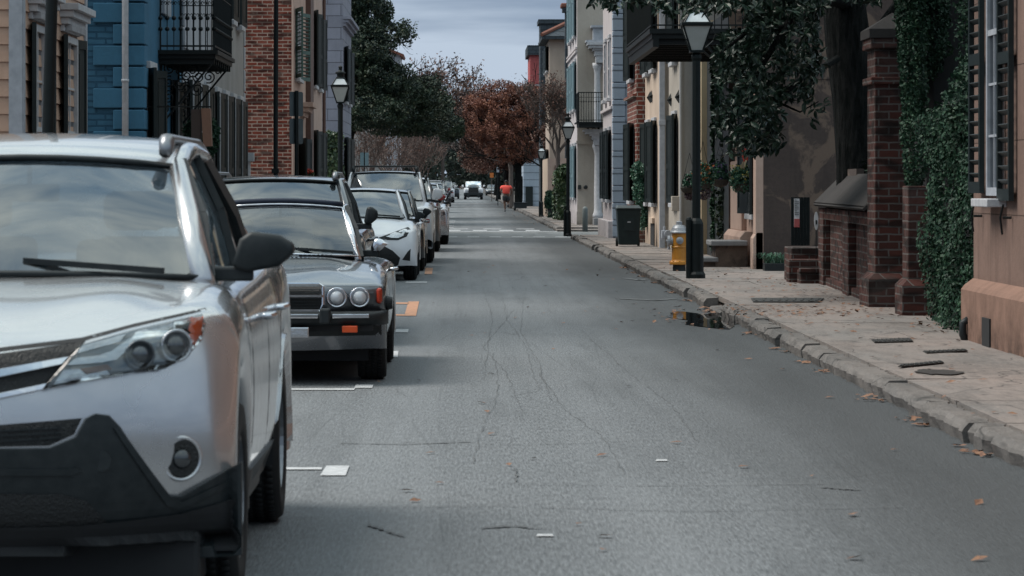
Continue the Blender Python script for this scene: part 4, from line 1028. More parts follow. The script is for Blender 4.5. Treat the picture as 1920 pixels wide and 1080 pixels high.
# ---------------------------------------------------------------- LEFT SIDE
LX=-4.4
M['clap']=plain('peach_clapboard',(.46,.30,.22),.75,c2=(.38,.24,.17),ns=5,bmp=.25,bs_=30)
M['bluebrick']=brick('blue_painted_brick',(.040,.115,.185),(.048,.135,.21),(.025,.075,.125),dark=(.02,.06,.10),bw=.25,bh=.085,ms=.014,damt=.3)
M['bluestucco']=stucco('blue_stucco',(.05,.15,.24),(.02,.055,.085),.4,.3,30,.3)
M['whitestucco']=stucco('grey_white_stucco',(.42,.43,.46),(.16,.16,.17),.4,.35)
M['greystucco']=stucco('warm_grey_stucco',(.34,.33,.32),(.14,.13,.125),.4,.35)
M['quoin']=stucco('grey_quoin',(.20,.22,.25),(.09,.095,.10),.4,.2)
M['redbrick']=brick('old_red_brick',(.23,.055,.035),(.11,.033,.026),(.42,.31,.25),dark=(.025,.014,.013),bw=.26,bh=.092,ms=.014,damt=.75)
M['peach']=stucco('peach_stucco',(.50,.37,.31),(.22,.14,.11),.35,.35)
M['brownwood']=plain('brown_painted_wood',(.12,.065,.05),.7,c2=(.09,.05,.04))
M['lavender']=stucco('lavender_block',(.30,.31,.37),(.14,.14,.17),.4,.3,20,.3,joints=(.95,.42,.012))
# A clapboard house
A=shell('clapboard_house','peach clapboard house with black shutters and white window cornices, nearest on the left',-1,LX,32.35,37.8,7.5,M['clap'],M['clap'],4)
clap(A,LX,32.35,37.8,.3,7.4,-1,M['clap'],LX-4)
q=MB(); q.box(LX-.10,LX+.035,32.29,32.35,.2,7.4); q.box(LX-.0,LX+.045,32.30,32.45,.2,7.4); q.build('corner_board',M['whitedim'],A,world=True,bevel=.004)
q=MB(); q.box(LX,LX+.04,37.66,37.82,.2,7.4); q.build('corner_board',M['whitedim'],A,world=True,bevel=.004)
for (a,b) in ((33.15,33.95),(35.75,36.75)):
    window(A,-1,LX,a,b,1.0,3.12,M['shut_dark'],9,sw=.40,proud=.06)
    o=cornice(A,LX,LX,a-.22,b+.22,3.16,.30,M['white'],'window_cornice',4,.22,-1)
    q=MB()
    for k in range(14): yy=a-.16+(b-a+.3)*k/13; q.box(LX+.03,LX+.13,yy,yy+.045,3.17,3.23)
    q.build('dentil',M['white'],A,world=True)
# B blue house
B=shell('blue_house','blue painted brick house with raised corner blocks and an iron balcony',-1,LX,44.5,50.8,9,M['bluestucco'],M['bluebrick'],4)
q=MB()
zq=.2; k=0
while zq<8.8:
    wide=(k%2==0); w=.65 if wide else .38
    q.box(LX-w,LX+.045,44.45,44.5,zq+.012,zq+.278); q.box(LX,LX+.045,44.5,44.5+(.30 if wide else .55),zq+.012,zq+.278)
    if k%4==0: q.box(LX-1.25,LX-.80,44.43,44.5,zq+.012,zq+.26)
    zq+=.29; k+=1
q.build('corner_block',M['bluestucco'],B,world=True,bevel=.012)
q=MB(); x=xx(234,44.3); q.tube([(x,44.36,0),(x,44.36,9)],.045,12)
for z in (.8,2.9,5): q.lathe([(.052,-.02),(.052,.02)],c=(x,44.36,z),n=12)
q.build('downpipe',M['white'],B,world=True,smooth=True)
for (a,b) in ((45.3,46.1),):
    window(B,-1,LX,a,b,.9,3.1,M['shut_dark'],17,sw=.42,lintel=.1)
window(B,-1,LX,49.2,49.9,.9,3.05,M['shut_dark'],12,sw=.36)
q=MB(); q.box(LX,LX+.05,47.4,48.5,3.97,6.2); q.build('balcony_door',M['whitedim'],B,world=True)
window(B,-1,LX,47.6,48.3,3.96,6.0,None,sill=False)
# balcony
q=MB(); q.box(LX,LX+.82,46.95,50.35,3.30,3.36); q.box(LX,LX+.86,46.90,50.40,3.36,3.42)
for k in range(9): q.box(LX,LX+.80,47.0+k*.4,47.04+k*.4,3.22,3.30)
bal=q.build('balcony',M['black'],B,world=True)
def sub_of(par,root,qb,nm,mt,**k):
    o=qb.build(nm,mt,par,**k)
    for v in o.data.vertices: v.co-=root.location
    return o
q=MB(); ironrail(q,(LX+.03,46.98),(LX+.80,46.98),3.42,.98,8,(.47,.31),r=.007); ironrail(q,(LX+.80,46.98),(LX+.80,50.32),3.42,.98,26,(.47,.31),scroll=False); ironrail(q,(LX+.03,50.32),(LX+.80,50.32),3.42,.98,8,())
sub_of(bal,B,q,'railing',M['black'])
q=MB()
for y in (47.2,50.1):
    q.bar((LX+.02,y,2.35),(LX+.78,y,3.28),.028,.028); q.bar((LX+.02,y,2.35),(LX+.02,y,3.28),.028,.028)
    for (cx,cz,rr) in ((.13,2.75,.10),(.13,2.97,.09),(.30,2.95,.11),(.32,3.14,.09),(.48,3.14,.10),(.14,3.16,.09),(.62,3.22,.05),(.09,2.58,.06)):
        spiral(q,(LX+cx,y,cz),(1,0,0),(0,0,1),rr,1.6,.011,a0=cx*9)
sub_of(bal,B,q,'bracket',M['black'])
# C white / grey houses
C_=shell('white_house','grey white stuccoed house with tall black shutters, beyond the blue house',-1,LX,50.85,56.7,9,M['whitestucco'],M['quoin'],4.0)
q=MB(); zq=.2;k=0
while zq<8.8:
    w=.22 if k%2 else .30
    q.box(LX-.34,LX+.03,50.80,50.85,zq+.015,zq+.40); q.box(LX,LX+.03,50.85,50.85+w,zq+.015,zq+.40); zq+=.415;k+=1
q.build('corner_block',M['quoin'],C_,world=True,bevel=.012)
for (a,b) in ((52.0,52.7),(53.6,54.3),(55.2,55.9)): window(C_,-1,LX,a,b,.9,3.15,M['shut_dark'],9,sw=.34,lintel=.08)
q=MB(); q.box(LX,LX+.05,50.85,56.7,3.62,3.72); q.build('string_course',M['whitestucco'],C_,world=True)
C2=shell('grey_house','warm grey stuccoed house with a row of tall black shutters, before the brick gable',-1,LX,56.75,65.2,9,M['greystucco'],M['greystucco'],4.0)
for k in range(4): a=57.6+k*1.95; window(C2,-1,LX,a,a+.8,.75,3.12,M['shut_dark'],9,sw=.40,lintel=.09)
for k in range(3): a=58.6+k*2.2; window(C2,-1,LX,a,a+.8,4.55,6.6,M['shut_dark'],12,sw=.40)
q=MB(); 
for k in range(20): q.box(LX,LX+.03,65.0,65.2,.2+k*.45,.2+k*.45+.41)
q.build('corner_block',M['white'],C2,world=True,bevel=.01)
q=MB(); q.tube([(LX+.1,64.9,0),(LX+.1,64.9,1.95)],.05,8); q.box(LX+.02,LX+.22,64.8,65.0,1.95,2.12); q.build('rainwater_box',M['white'],C2,world=True)
# D peach house with brick gable
Dh=shell('peach_house','peach stuccoed house with green shutters and a red brick gable wall',-1,LX,83,101,11,M['peach'],M['redbrick'],4)
for (a,b) in ((84.9,87.0),): window(Dh,-1,LX,a,b,4.25,6.05,M['shut_green'],12,louver=.09,sw=.95)
window(Dh,-1,LX,94.6,96,4.35,6.5,M['shut_dark'],12,sw=.7); window(Dh,-1,LX,98,99.3,4.35,6.5,M['shut_dark'],12,sw=.7)
window(Dh,-1,LX,94.6,96,1.1,3.05,M['shut_dark'],12,sw=.7); window(Dh,-1,LX,98,99.3,1.1,3.05,M['shut_dark'],12,sw=.7)
window(Dh,-1,LX,86,87.4,.2,2.7,M['shut_dark'],20,sw=.7,sill=False)
q=MB(); q.box(LX,LX+.14,90.4,92.2,0,11); q.build('pilaster',M['brownwood'],Dh,world=True)
cornice(Dh,LX,LX,87.3,89.4,3.3,.38,M['peach'],'door_hood',3,.35,-1)
q=MB(); q.tube([(LX+.06,100.9,0),(LX+.06,100.9,11)],.05,8); q.build('downpipe',M['brownwood'],Dh,world=True)
q=MB(); q.tube([(LX+.04,82.95,0),(LX+.04,82.95,11)],.03,8); q.build('corner_strip',M['peach'],Dh,world=True)
# E lavender house
Eh=shell('lavender_house','lavender grey house of large scored blocks with dark shutters, beside the street lamp',-1,LX,118,126.5,11,M['lavender'],M['lavender'],2.2)
for z0,z1 in ((1.0,3.2),(4.5,6.5)):
    for a in (119.3,123): window(Eh,-1,LX,a,a+1.5,z0,z1,M['shut_dark'],10,sw=.75)
cornice(Eh,LX,LX,118,126.5,7.2,.35,M['lavender'],'cornice',3,.3,-1)
# ---------------------------------------------------------------- RIGHT SIDE
M['pinkst']=stucco('terracotta_pink_stucco',(.25,.165,.135),(.07,.048,.04),.45,.85,30,.4,joints=(2.4,.62,.005))
M['pinkst2']=stucco('terracotta_plinth',(.28,.17,.13),(.09,.058,.045),.5,.8,30,.4)
M['oldst']=stucco('weathered_stucco',(.085,.066,.060),(.028,.026,.026),.7,.6,14,.6,patch=(.14,.105,.085))  # weathered, and its base darkened to carry the magnolia's shade
M['stone']=stucco('grey_stone',(.05,.046,.045),(.02,.02,.02),.6,.5,16,.5)
M['darkbrick']=brick('sooty_shaded_brick',(.085,.031,.025),(.045,.023,.020),(.12,.105,.098),dark=(.009,.009,.009),bw=.23,bh=.086,ms=.010,damt=.75)  # soot, plus a lower tone for the shade on piers and wall
M['rightbrick']=brick('brown_red_brick',(.20,.055,.04),(.13,.04,.03),(.36,.31,.27),dark=(.03,.018,.016),bw=.28,bh=.105,ms=.014,damt=.4)
M['cream']=stucco('cream_stucco',(.56,.45,.36),(.27,.20,.15),.35,.35)
M['cream2']=stucco('grey_cream_stucco',(.42,.38,.33),(.18,.16,.14),.35,.35)
M['yellow']=stucco('yellow_cream_stucco',(.45,.36,.24),(.22,.17,.11),.3,.3)
M['greyside']=stucco('grey_side_stucco',(.26,.27,.28),(.13,.13,.135),.35,.35)
M['blueboard']=stucco('pale_blue_boards',(.38,.45,.53),(.20,.24,.28),.2,.2,20,.2,joints=(40,.44,.02))
M['whitepink']=stucco('pale_pink_white_stucco',(.56,.52,.53),(.28,.26,.26),.3,.3)
M['beige']=stucco('beige_stucco',(.45,.37,.31),(.22,.18,.15),.3,.3)
M['slate']=stucco('slate_tiles',(.060,.075,.09),(.03,.035,.04),.5,.2,14,.4,joints=(.5,.25,.014))
M['coral']=stucco('coral_red_paint',(.42,.11,.11),(.25,.06,.06),.3,.3)
M['tile']=plain('clay_tiles',(.20,.075,.05),.8,bmp=.4)
# near stucco house
H1=shell('stucco_house','terracotta pink stuccoed house with a black shuttered window and protruding plinth, at the right edge',1,4.55,12,29.3,8,M['pinkst'],M['pinkst'],6)
q=MB(); q.prism([(4.551,0),(4.44,0),(4.44,.56),(4.47,.60),(4.551,.66)],'xz',12,29.32)
q.box(4.55,10,29.3,29.4,0,.6); q.build('plinth',M['pinkst2'],H1,world=True,bevel=.006)
window(H1,1,4.55,27.62,28.36,1.40,4.2,None,frame=M['whitedim'],proud=.04,sill=False,mun=(2,6))
shutter(H1,1,4.55,27.60,-1,.62,1.36,4.2,0,M['shut_dark'],louver=.11,off=.05); shutter(H1,1,4.55,28.38,1,.50,1.42,4.2,2.5,M['shut_dark'],louver=.11,off=.07)
q=MB(); q.box(4.55,4.38,27.5,28.36,1.305,1.375); q.build('window_sill',M['white'],H1,world=True,bevel=.008)
q=MB()
for y in (27.2,28.75): q.tube([(4.54,y,1.22),(4.47,y+.02,1.22)],.012,6); q.tube([(4.47,y,1.33),(4.45,y+.03,1.22),(4.47,y+.05,1.08)],.009,6)
q.build('shutter_hook',M['black'],H1,world=True)
q=MB(); q.box(4.425,4.46,27.65,28.05,.10,.36); q.build('vent_opening',M['dark'],H1,world=True)
q=MB(); q.tube([(4.43,28.95,.10),(4.40,28.95,.17),(4.40,28.95,.27),(4.45,28.95,.30)],.035,10); q.build('pipe_stub',M['trim'],H1,world=True,smooth=True)
# gate piers
def pier(label,x0,x1,y0,y1,H,base=.55,flare=.09,cap=True,bands=(),cat='brick pier'):
    r=thing('brick_pier',label,cat,((x0+x1)/2,y0,0),'brick gate piers')
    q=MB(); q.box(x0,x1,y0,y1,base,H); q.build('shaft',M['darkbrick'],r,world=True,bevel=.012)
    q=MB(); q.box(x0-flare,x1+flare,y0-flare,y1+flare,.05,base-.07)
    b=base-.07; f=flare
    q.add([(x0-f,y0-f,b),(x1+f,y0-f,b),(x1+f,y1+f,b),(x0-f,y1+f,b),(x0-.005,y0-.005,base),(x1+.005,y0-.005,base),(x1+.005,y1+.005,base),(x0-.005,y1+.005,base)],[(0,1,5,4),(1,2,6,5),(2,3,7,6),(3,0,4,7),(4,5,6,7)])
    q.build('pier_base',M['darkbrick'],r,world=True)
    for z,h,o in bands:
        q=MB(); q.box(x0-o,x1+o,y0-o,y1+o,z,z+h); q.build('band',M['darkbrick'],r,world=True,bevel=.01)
    if cap:
        q=MB(); o=.07; q.box(x0-o,x1+o,y0-o,y1+o,H,H+.10); cx=(x0+x1)/2; cy=(y0+y1)/2; z=H+.10
        q.add([(x0-o,y0-o,z),(x1+o,y0-o,z),(x1+o,y1+o,z),(x0-o,y1+o,z),(cx,cy,z+.20)],[(0,1,4),(1,2,4),(2,3,4),(3,0,4)])
        q.build('cap',M['stone'],r,world=True)
    return r
pier('tall brick pier with pointed cap, at the end of the low brick wall',4.60,5.08,36.75,37.45,3.14,.50,.08,True,((2.62,.08,.05),(3.02,.12,.05)))
pier('short brick pier beside the ivy, nearest to the camera',4.66,4.93,34.45,34.9,1.48,.50,.07,False)
pier('narrow brick pier half under the ivy, tight against the short one',5.0,5.22,34.1,34.5,1.32,.50,.03,False)
# low brick wall with tiled coping
Wl=thing('brick_wall','low brick garden wall with recessed bays under a sloping tiled coping','wall',(4.7,37.5,0))
P0=Vector((4.72,37.45,0)); P1=Vector((5.02,45.6,0)); dv=(P1-P0); dl=dv.length; du=dv.normalized(); dn=Vector((-du.y,du.x,0))  # dn points to the street
if dn.x>0: dn=-dn
up=Vector((0,0,1))
def wseg(q,a,b,z0,z1,t0,t1): q.obox(P0+du*(a+b)/2+up*(z0+z1)/2+dn*(t0+t1)/2,du*(b-a)/2,dn*abs(t1-t0)/2,up*(z1-z0)/2)
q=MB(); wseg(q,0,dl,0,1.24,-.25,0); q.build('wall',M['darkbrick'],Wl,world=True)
q=MB()
for a,b in ((0,.15),(3.0,3.9),(7.3,8.15)): wseg(q,a,b,0,1.17,0,.10)
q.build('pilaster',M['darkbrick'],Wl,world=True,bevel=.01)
q=MB(); wseg(q,0,dl,.0,.22,0,.06)
k=0
while k*.12<dl-.1: wseg(q,k*.12,k*.12+.075,1.02,1.17,0,.09); k+=1
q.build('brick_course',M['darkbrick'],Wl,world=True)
q=MB(); k=0
while k*.16<dl:
    a=k*.16; p=P0+du*(a+.08)
    rows=[]
    for t in range(5):
        an=PI*t/4; rows.append([p+dn*.16+up*1.22+du*(-.075*math.cos(an))+up*.035*math.sin(an), p-dn*.22+up*1.60+du*(-.075*math.cos(an))+up*.035*math.sin(an)])
    q.grid(rows); k+=1
q.obox(P0+du*dl/2+up*1.395-dn*.03,du*dl/2,(dn*.19-up*.19),(dn*.012+up*.012))
q.build('tile_coping',M['stone'],Wl,world=True)
q=MB(); wseg(q,5.4,6.9,1.58,1.70,-.30,-.2); q.build('ridge',M['oldst'],Wl,world=True)
# gate, steps
G=thing('garden_gate','black board gate with paper notices at the top of brick steps','gate',(4.85,47.0,.55))
q=MB(); 
for k in range(6): q.box(4.68+k*.045,4.722+k*.045,47,47.03,.62,1.31)
q.box(4.68,4.95,47.03,47.05,.66,.70); q.box(4.68,4.95,47.03,47.05,1.2,1.25); q.build('gate_board',M['pole'],G,world=True)
q=MB(); q.box(4.72,4.80,46.985,46.995,.88,1.29); nt1=q.build('notice',M['plate'],G,world=True)
q=MB(); q.box(4.722,4.798,46.975,46.984,.88,1.0); q.build('red_notice',M['coral'],G,world=True)
q=MB()
for k in range(9): q.box(4.728,4.728+(.06 if k%3 else .03),46.977,46.984,1.27-k*.026,1.275-k*.026)
q.build('print',M['trim'],G,world=True)
sg=thing('yard_sign','small white oval sign on a thin stake beside the garden gate','sign',(4.97,46.2,0))
q=MB(); q.prism([(4.955+.03*math.cos(a*PI/8),.98+.13*math.sin(a*PI/8)) for a in range(16)],'xz',46.2,46.215); q.build('board',M['plate'],sg,world=True)
q=MB(); q.tube([(4.955,46.22,.3),(4.955,46.22,.9)],.006,5); q.build('stake',M['black'],sg,world=True)
q=MB(); q.box(4.945,4.965,46.19,46.199,.93,.99); q.build('print',M['trim'],sg,world=True)
stp=thing('brick_steps','dark brick steps rising to the garden gate','steps',(4.9,45.8,0))
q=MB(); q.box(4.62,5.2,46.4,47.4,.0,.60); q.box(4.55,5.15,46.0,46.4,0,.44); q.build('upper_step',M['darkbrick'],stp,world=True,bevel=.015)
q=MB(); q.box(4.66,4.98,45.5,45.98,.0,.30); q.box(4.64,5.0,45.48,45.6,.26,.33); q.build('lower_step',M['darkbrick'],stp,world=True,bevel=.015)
# weathered wall + pink house behind
H2=shell('weathered_house','pink stuccoed house with a dark peeling side wall behind the gate',1,4.83,53,58.6,3.7,M['peach'],M['oldst'],6)
q=MB(); q.box(4.70,4.83,53,53.45,.1,3.7); q.prism([(4.832,0),(4.66,0),(4.66,.62),(4.72,.72),(4.832,.72)],'xz',53,53.5); q.prism([(4.832,0),(4.62,0),(4.62,.60),(4.70,.70),(4.832,.70)],'xz',55,58.5); q.box(4.74,4.83,56.2,58.5,.7,1.9); q.build('buttress',M['peach'],H2,world=True,bevel=.01)
window(H2,1,4.83,54,55.2,1.0,3.4,M['shut_dark'],14,sw=.6)
q=MB(); q.box(4.83,7,52.985,53,3.2,3.7); q.build('parapet',M['oldst'],H2,world=True)
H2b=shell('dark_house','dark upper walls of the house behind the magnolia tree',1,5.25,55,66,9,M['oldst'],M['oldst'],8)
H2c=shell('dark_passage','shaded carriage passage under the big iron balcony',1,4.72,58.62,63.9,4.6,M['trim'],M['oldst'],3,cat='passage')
# large iron balcony on posts
bl=thing('iron_balcony','long black iron balcony roofed with leaves, above the stoop and the street lamp','balcony',(4,54,3.9))
q=MB(); q.box(3.08,5.2,54.0,62,3.90,3.98); q.box(3.04,5.2,53.95,62.05,3.98,4.06)
for k in range(11): q.box(3.1,5.2,54.1+k*.75,54.16+k*.75,3.80,3.9)
q.box(3.1,3.2,54.0,62,3.76,3.9); q.build('floor',M['black'],bl,world=True)
q=MB(); ironrail(q,(3.08,54.0),(5.15,54.0),4.06,1.0,18,(.5,)); ironrail(q,(3.08,54.0),(3.08,62),4.06,1.0,60,(),scroll=False); q.build('railing',M['black'],bl,world=True)
q=MB(); q.bar((4.7,54.1,2.9),(3.95,54.1,3.85),.04); 
for c in ((4.5,3.55,.14),(4.25,3.7,.1),(4.62,3.3,.1)): spiral(q,(c[0],54.1,c[1]),(1,0,0),(0,0,1),c[2],1.5,.014)
q.build('bracket',M['black'],bl,world=True)
q=MB(); 
for k in range(4): q.bar((5.2,55+k*2,3.9),(5.6,55+k*2,3.9),.06)
q.build('joist',M['black'],bl,world=True)
# stoop
sp=thing('stone_stoop','small stone stoop with two overhanging treads beside the house door','steps',(4.4,54.5,0))
q=MB(); q.box(4.17,4.70,54.5,55.4,.02,.47); q.box(3.94,4.2,54.55,55.3,.02,.20); q.build('riser',M['oldst'],sp,world=True)
q=MB(); q.box(4.08,4.70,54.42,55.45,.47,.56); q.box(3.88,4.22,54.48,55.35,.20,.28); q.build('tread',M['greyside'],sp,world=True,bevel=.02)
# yellow strip house, grey side, creams
H3=shell('yellow_house','narrow yellow cream house front between the lamp post and the leafy passage',1,4.62,64,66.3,4.7,M['yellow'],M['yellow'],.5)
H4=shell('cream_house','cream house with grey side wall and star shaped anchors, right behind the near lamp',1,4.4,66.35,71,12,M['cream2'],M['greyside'],2)
window(H4,1,4.4,68.0,69.0,1.1,2.95,M['shut_dark'],10,sw=.5,lintel=.08); window(H4,1,4.4,68.0,69.0,4.05,5.9,M['shut_dark'],10,sw=.5,lintel=.08)
def star(par,s,Xf,y,z,r=.16):
    q=MB(); pts=[]
    for k in range(10): a=k*PI/5+PI/2; rr=r if k%2==0 else r*.42; pts.append((Xf-s*.01,y+rr*math.cos(a)*1.0,z+rr*math.sin(a)))
    c=(Xf-s*.10,y,z); q.add(pts+[c],[(k,(k+1)%10,10) for k in range(10)]+[tuple(range(9,-1,-1))]); q.build('wall_anchor',M['black'],par,world=True)
for y in (67.2,69.8): star(H4,1,4.4,y,zz(185,68.5))
q=MB(); q.box(4.40,4.36,66.3,66.6,0,12); q.build('corner_strip',M['greyside'],H4,world=True)
q=MB(); q.box(4.22,4.40,70.9,71.0,1.1,12); q.build('return_wall',M['cream2'],H4,world=True)
q=MB(); q.box(4.20,4.32,70.72,70.84,.1,9); q.box(4.19,4.33,70.7,70.86,zz(235,70.8),zz(225,70.8)); q.build('downpipe',M['whitedim'],H4,world=True,bevel=.01)
q=MB(); q.box(4.22,4.42,66.8,67.1,.95,1.25); q.build('utility_box',M['cream2'],H4,world=True,bevel=.01)
H5=shell('cream_house','tall cream house with grouped black shutters and a cellar vent, beside the wheeled bin',1,4.23,71,76.9,12,M['cream'],M['cream2'],3)
window(H5,1,4.23,72.4,73.4,1.08,2.9,M['shut_dark'],12,sw=.5,lintel=.08); window(H5,1,4.23,75.0,76.0,1.08,2.9,M['shut_dark'],12,sw=.5,lintel=.08)
window(H5,1,4.23,72.4,73.4,4.05,6.2,M['shut_dark'],12,sw=.5,lintel=.08); window(H5,1,4.23,75.0,76.0,4.05,6.2,M['shut_dark'],12,sw=.5,lintel=.08)
for y in (73.9,74.5): star(H5,1,4.23,y,zz(182,74))
q=MB(); q.box(4.23,4.21,73.0,74.4,.12,.62); q.build('vent_opening',M['dark'],H5,world=True)
q=MB(); q.box(4.23,4.17,73.0,74.4,.62,.74); q.build('vent_lintel',M['cream'],H5,world=True)
H6=shell('brick_house','narrow red brick house between the cream house and the pale blue boards',1,4.03,77,81.4,12,M['rightbrick'],M['rightbrick'],3)
window(H6,1,4.03,78.2,79.4,1.1,2.95,M['shut_dark'],12,sw=.6); window(H6,1,4.03,78.2,79.4,zz(150,79),6.5,M['shut_dark'],12,sw=.6)
q=MB(); q.box(4.03,3.94,77,81.4,zz(185,79),zz(180,79)); q.build('string_course',M['rightbrick'],H6,world=True)
H7=shell('white_house','pale pink white house with pale blue boarded end wall at the crossing corner',1,3.80,83.8,90.2,12,M['whitepink'],M['blueboard'],4)  # bluer end wall, warmer front: shade and sun tint put into the colours
q=MB(); zq=.15
while zq<11.8: q.box(3.775,4.1,83.76,83.80,zq,zq+.415); q.box(3.775,3.80,83.80,84.15,zq,zq+.415); zq+=.44
q.build('corner_block',M['blueboard'],H7,world=True,bevel=.012)
for z0,z1 in ((1.1,2.9),(3.75,5.3)):
    for a in (85.3,87.8): window(H7,1,3.80,a,a+.9,z0,z1,M['shut_dark'] if z0<2 else None,12,sw=.45,lintel=.1)
q=MB(); q.box(3.80,3.66,83.8,90.2,.1,.55); q.build('plinth',M['whitepink'],H7,world=True,bevel=.01)
q=MB(); q.box(3.80,3.72,83.8,90.2,3.42,3.50); q.build('string_course',M['whitepink'],H7,world=True,bevel=.01)
# brown grey annexe at the corner, then portico house
H8=shell('corner_annexe','brown grey corner wing with tall narrow windows next to the white house',1,3.86,90.4,91.6,12,M['cream2'],M['cream2'],3)
HX=3.80
H9=shell('portico_house','cream corner house with blue shutters, a white two storey portico and a small iron balcony',1,HX,111,121,13,M['whitepink'],M['cream2'],5)  # end wall greyer than the sunlit front; the light is in the paint
for z0,z1 in ((zz(370,114),zz(275,114)),(zz(207,114),zz(120,114)),(zz(72,114),9.5)):
    for a in (112,114.6,117.2): window(H9,1,HX,a,a+.9,z0,z1,M['shut_blue'],10,sw=.45,lintel=.12)
q=MB(); q.box(HX,HX-.06,111,121,zz(100,112),zz(96,112)); q.box(HX,HX-.06,111,121,zz(93,112),zz(90,112)); q.build('string_course',M['whitepink'],H9,world=True)
q=MB(); q.box(HX-.02,HX+5,110.9,111,.1,zz(397,111)); q.build('plinth',M['cream2'],H9,world=True)
q=MB(); q.box(HX-.03,HX+.85,110.94,111,zz(270,111),zz(264,111)); q.build('band',M['cream2'],H9,world=True)
def col(q,x,y,z0,z1,r):
    h=z1-z0; q.lathe([(r*1.35,0),(r*1.35,.12),(r*1.1,.2),(r,.3),(r*.98,h*.4),(r*.85,h-.35),(r*.95,h-.3),(r*1.1,h-.2),(r*1.4,h-.12),(r*1.4,h)],c=(x,y,z0),n=18)
X=lambda px: xx(px,110.4)
q=MB(); col(q,X(1121),110.4,.35,zz(270,110.4),.13); col(q,X(1121)+.75,110.4,.35,zz(270,110.4),.13); q.build('column',M['white'],H9,world=True,smooth=True)
q=MB(); col(q,X(1120),110.4,zz(240,110.4),zz(118,110.4),.115); col(q,X(1120)+.75,110.4,zz(240,110.4),zz(118,110.4),.115); q.build('column',M['white'],H9,world=True,smooth=True)
def entab(z,h,x0,out,nm):
    q=MB()
    for k,(dx,dz0,dz1) in enumerate(((0,0,.35),(.05,.35,.6),(.14,.6,.72),(.3,.72,.86),(.38,.86,1))):
        q.box(x0-dx*out/.38,x0+1.6,110.1-dx*out/.38,111,z+h*dz0,z+h*dz1-.001)
    q.build(nm,M['white'],H9,world=True)
entab(zz(118,110.4),zz(80,110.4)-zz(118,110.4),X(1117),.30,'entablature'); entab(zz(272,110.4),zz(243,110.4)-zz(272,110.4),X(1113),.35,'entablature')
q=MB(); q.box(X(1098),X(1118)+1.2,109.9,111,zz(80,110.4),zz(76,110.4)); q.box(X(1112),X(1118)+1.2,110.2,111,zz(76,110.4),zz(52,110.4)); q.box(X(1108),X(1118)+1.2,110.1,111,zz(52,110.4),zz(48,110.4)); q.build('parapet',M['whitedim'],H9,world=True)
q=MB(); q.box(X(1112),X(1116)+1.3,109.8,111,.0,.36); q.build('portico_step',M['greyside'],H9,world=True,bevel=.02)
q=MB(); zb=zz(232,109.5); x0,x1=xx(1084,109.5),xx(1140,109.5); q.box(x0,x1,108.9,110.9,zb-.12,zb); q.box(x0-.08,x1,108.85,110.9,zb,zb+.05)
bb_=q.build('balcony',M['black'],H9,world=True)
q=MB(); ironrail(q,(x0,108.9),(x1,108.9),zb+.05,.98,12,()); ironrail(q,(x0,108.9),(x0,110.9),zb+.05,.98,16,(),scroll=False); sub_of(bb_,H9,q,'railing',M['black'])
q=MB(); q.bar((x0+.35,110.9,zb-.1),(x0+.75,110.9,zb-.6),.05); q.bar((x1-.3,110.2,zb-.1),(x1-.05,110.9,zb-.8),.06)
for k in range(3): spiral(q,(x0+.55+k*.15,110.2,zb-.22-.08*k),(1,0,0),(0,0,1),.1,1.5,.014)
sub_of(bb_,H9,q,'bracket',M['black'])
q=MB(); q.box(HX+.03,HX+.13,110.93,111,zz(355,111),zz(347,111)); q.lathe([(.07,-.03),(.05,-.06)],c=(xx(1098,111),111,zz(351,111)),axis='y',n=14); q.build('wall_plaque',M['trim'],H9,world=True)
# beige hipped house, slate block, coral block
DB=150; HB=shell('beige_house','beige house under a slate hipped roof behind the bare tree',1,xx(1030,DB),DB,DB+7,zz(74,DB),M['beige'],M['beige'],5)
xa,xb=xx(1030,DB)-.35,xx(1030,DB)+5.3; ze=zz(74,DB)
q=MB(); q.box(xa,xb,DB-.4,DB+7.4,ze,ze+.14); ap=ze+1.6; xm=(xa+xb)/2
q.add([(xa,DB-.4,ze+.14),(xb,DB-.4,ze+.14),(xb,DB+7.4,ze+.14),(xa,DB+7.4,ze+.14),(xm,DB+2.6,ap),(xm,DB+5,ap)],[(0,1,4),(1,2,5,4),(2,3,5),(3,0,4,5)]); q.build('roof',M['slate'],HB,world=True)
q=MB(); q.tube([(xa,DB-.4,ze+.2),(xm,DB+2.6,ap+.05)],.10,6); q.build('roof_ridge',M['tile'],HB,world=True)
for z0,z1 in ((zz(130,DB),zz(85,DB)),(1.2,3.1)):
    for a in (DB+1.5,DB+4.3): window(HB,1,xx(1030,DB),a,a+1.4,z0,z1,M['shut_dark'],10,sw=.7)
q=MB(); x=xx(1060,146); q.box(x,x+.8,146,147,zz(70,146),zz(20,146)); q.box(x-.12,x+.92,145.9,147.1,zz(22,146),zz(14,146)); 
HC=thing('chimney_house','dark chimney stack with a tiled cap rising above the portico house','chimney',(x,146,0))
q.box(x,x+.8,146,147,0,zz(70,146)); q.build('chimney',M['slate'],HC,world=True)
q=MB(); q.box(x-.2,x+1.4,145.8,147.2,zz(14,146),zz(6,146)); q.build('chimney_cap',M['tile'],HC,world=True,bevel=.05)
DS=170; SL=shell('slate_house','slate hung block with a flat top behind the beige house',1,xx(1013,DS),DS,DS+3,zz(37,DS),M['slate'],M['slate'],5)
q=MB(); x=xx(1013,DS); q.box(x-.1,x+5.1,DS-.1,DS+3.1,zz(44,DS),zz(37,DS)+.02); q.build('roof_edge',M['slate'],SL,world=True)
DC=245; HD=shell('coral_house','coral red house with a dark flat roof above the rust coloured tree',1,xx(994,DC),DC,DC+9,zz(92,DC),M['coral'],M['coral'],1.6)
q=MB(); x=xx(994,DC); q.box(x-.2,x+1.7,DC-.3,DC+9.3,zz(103,DC),zz(85,DC)); q.build('roof',M['slate'],HD,world=True)
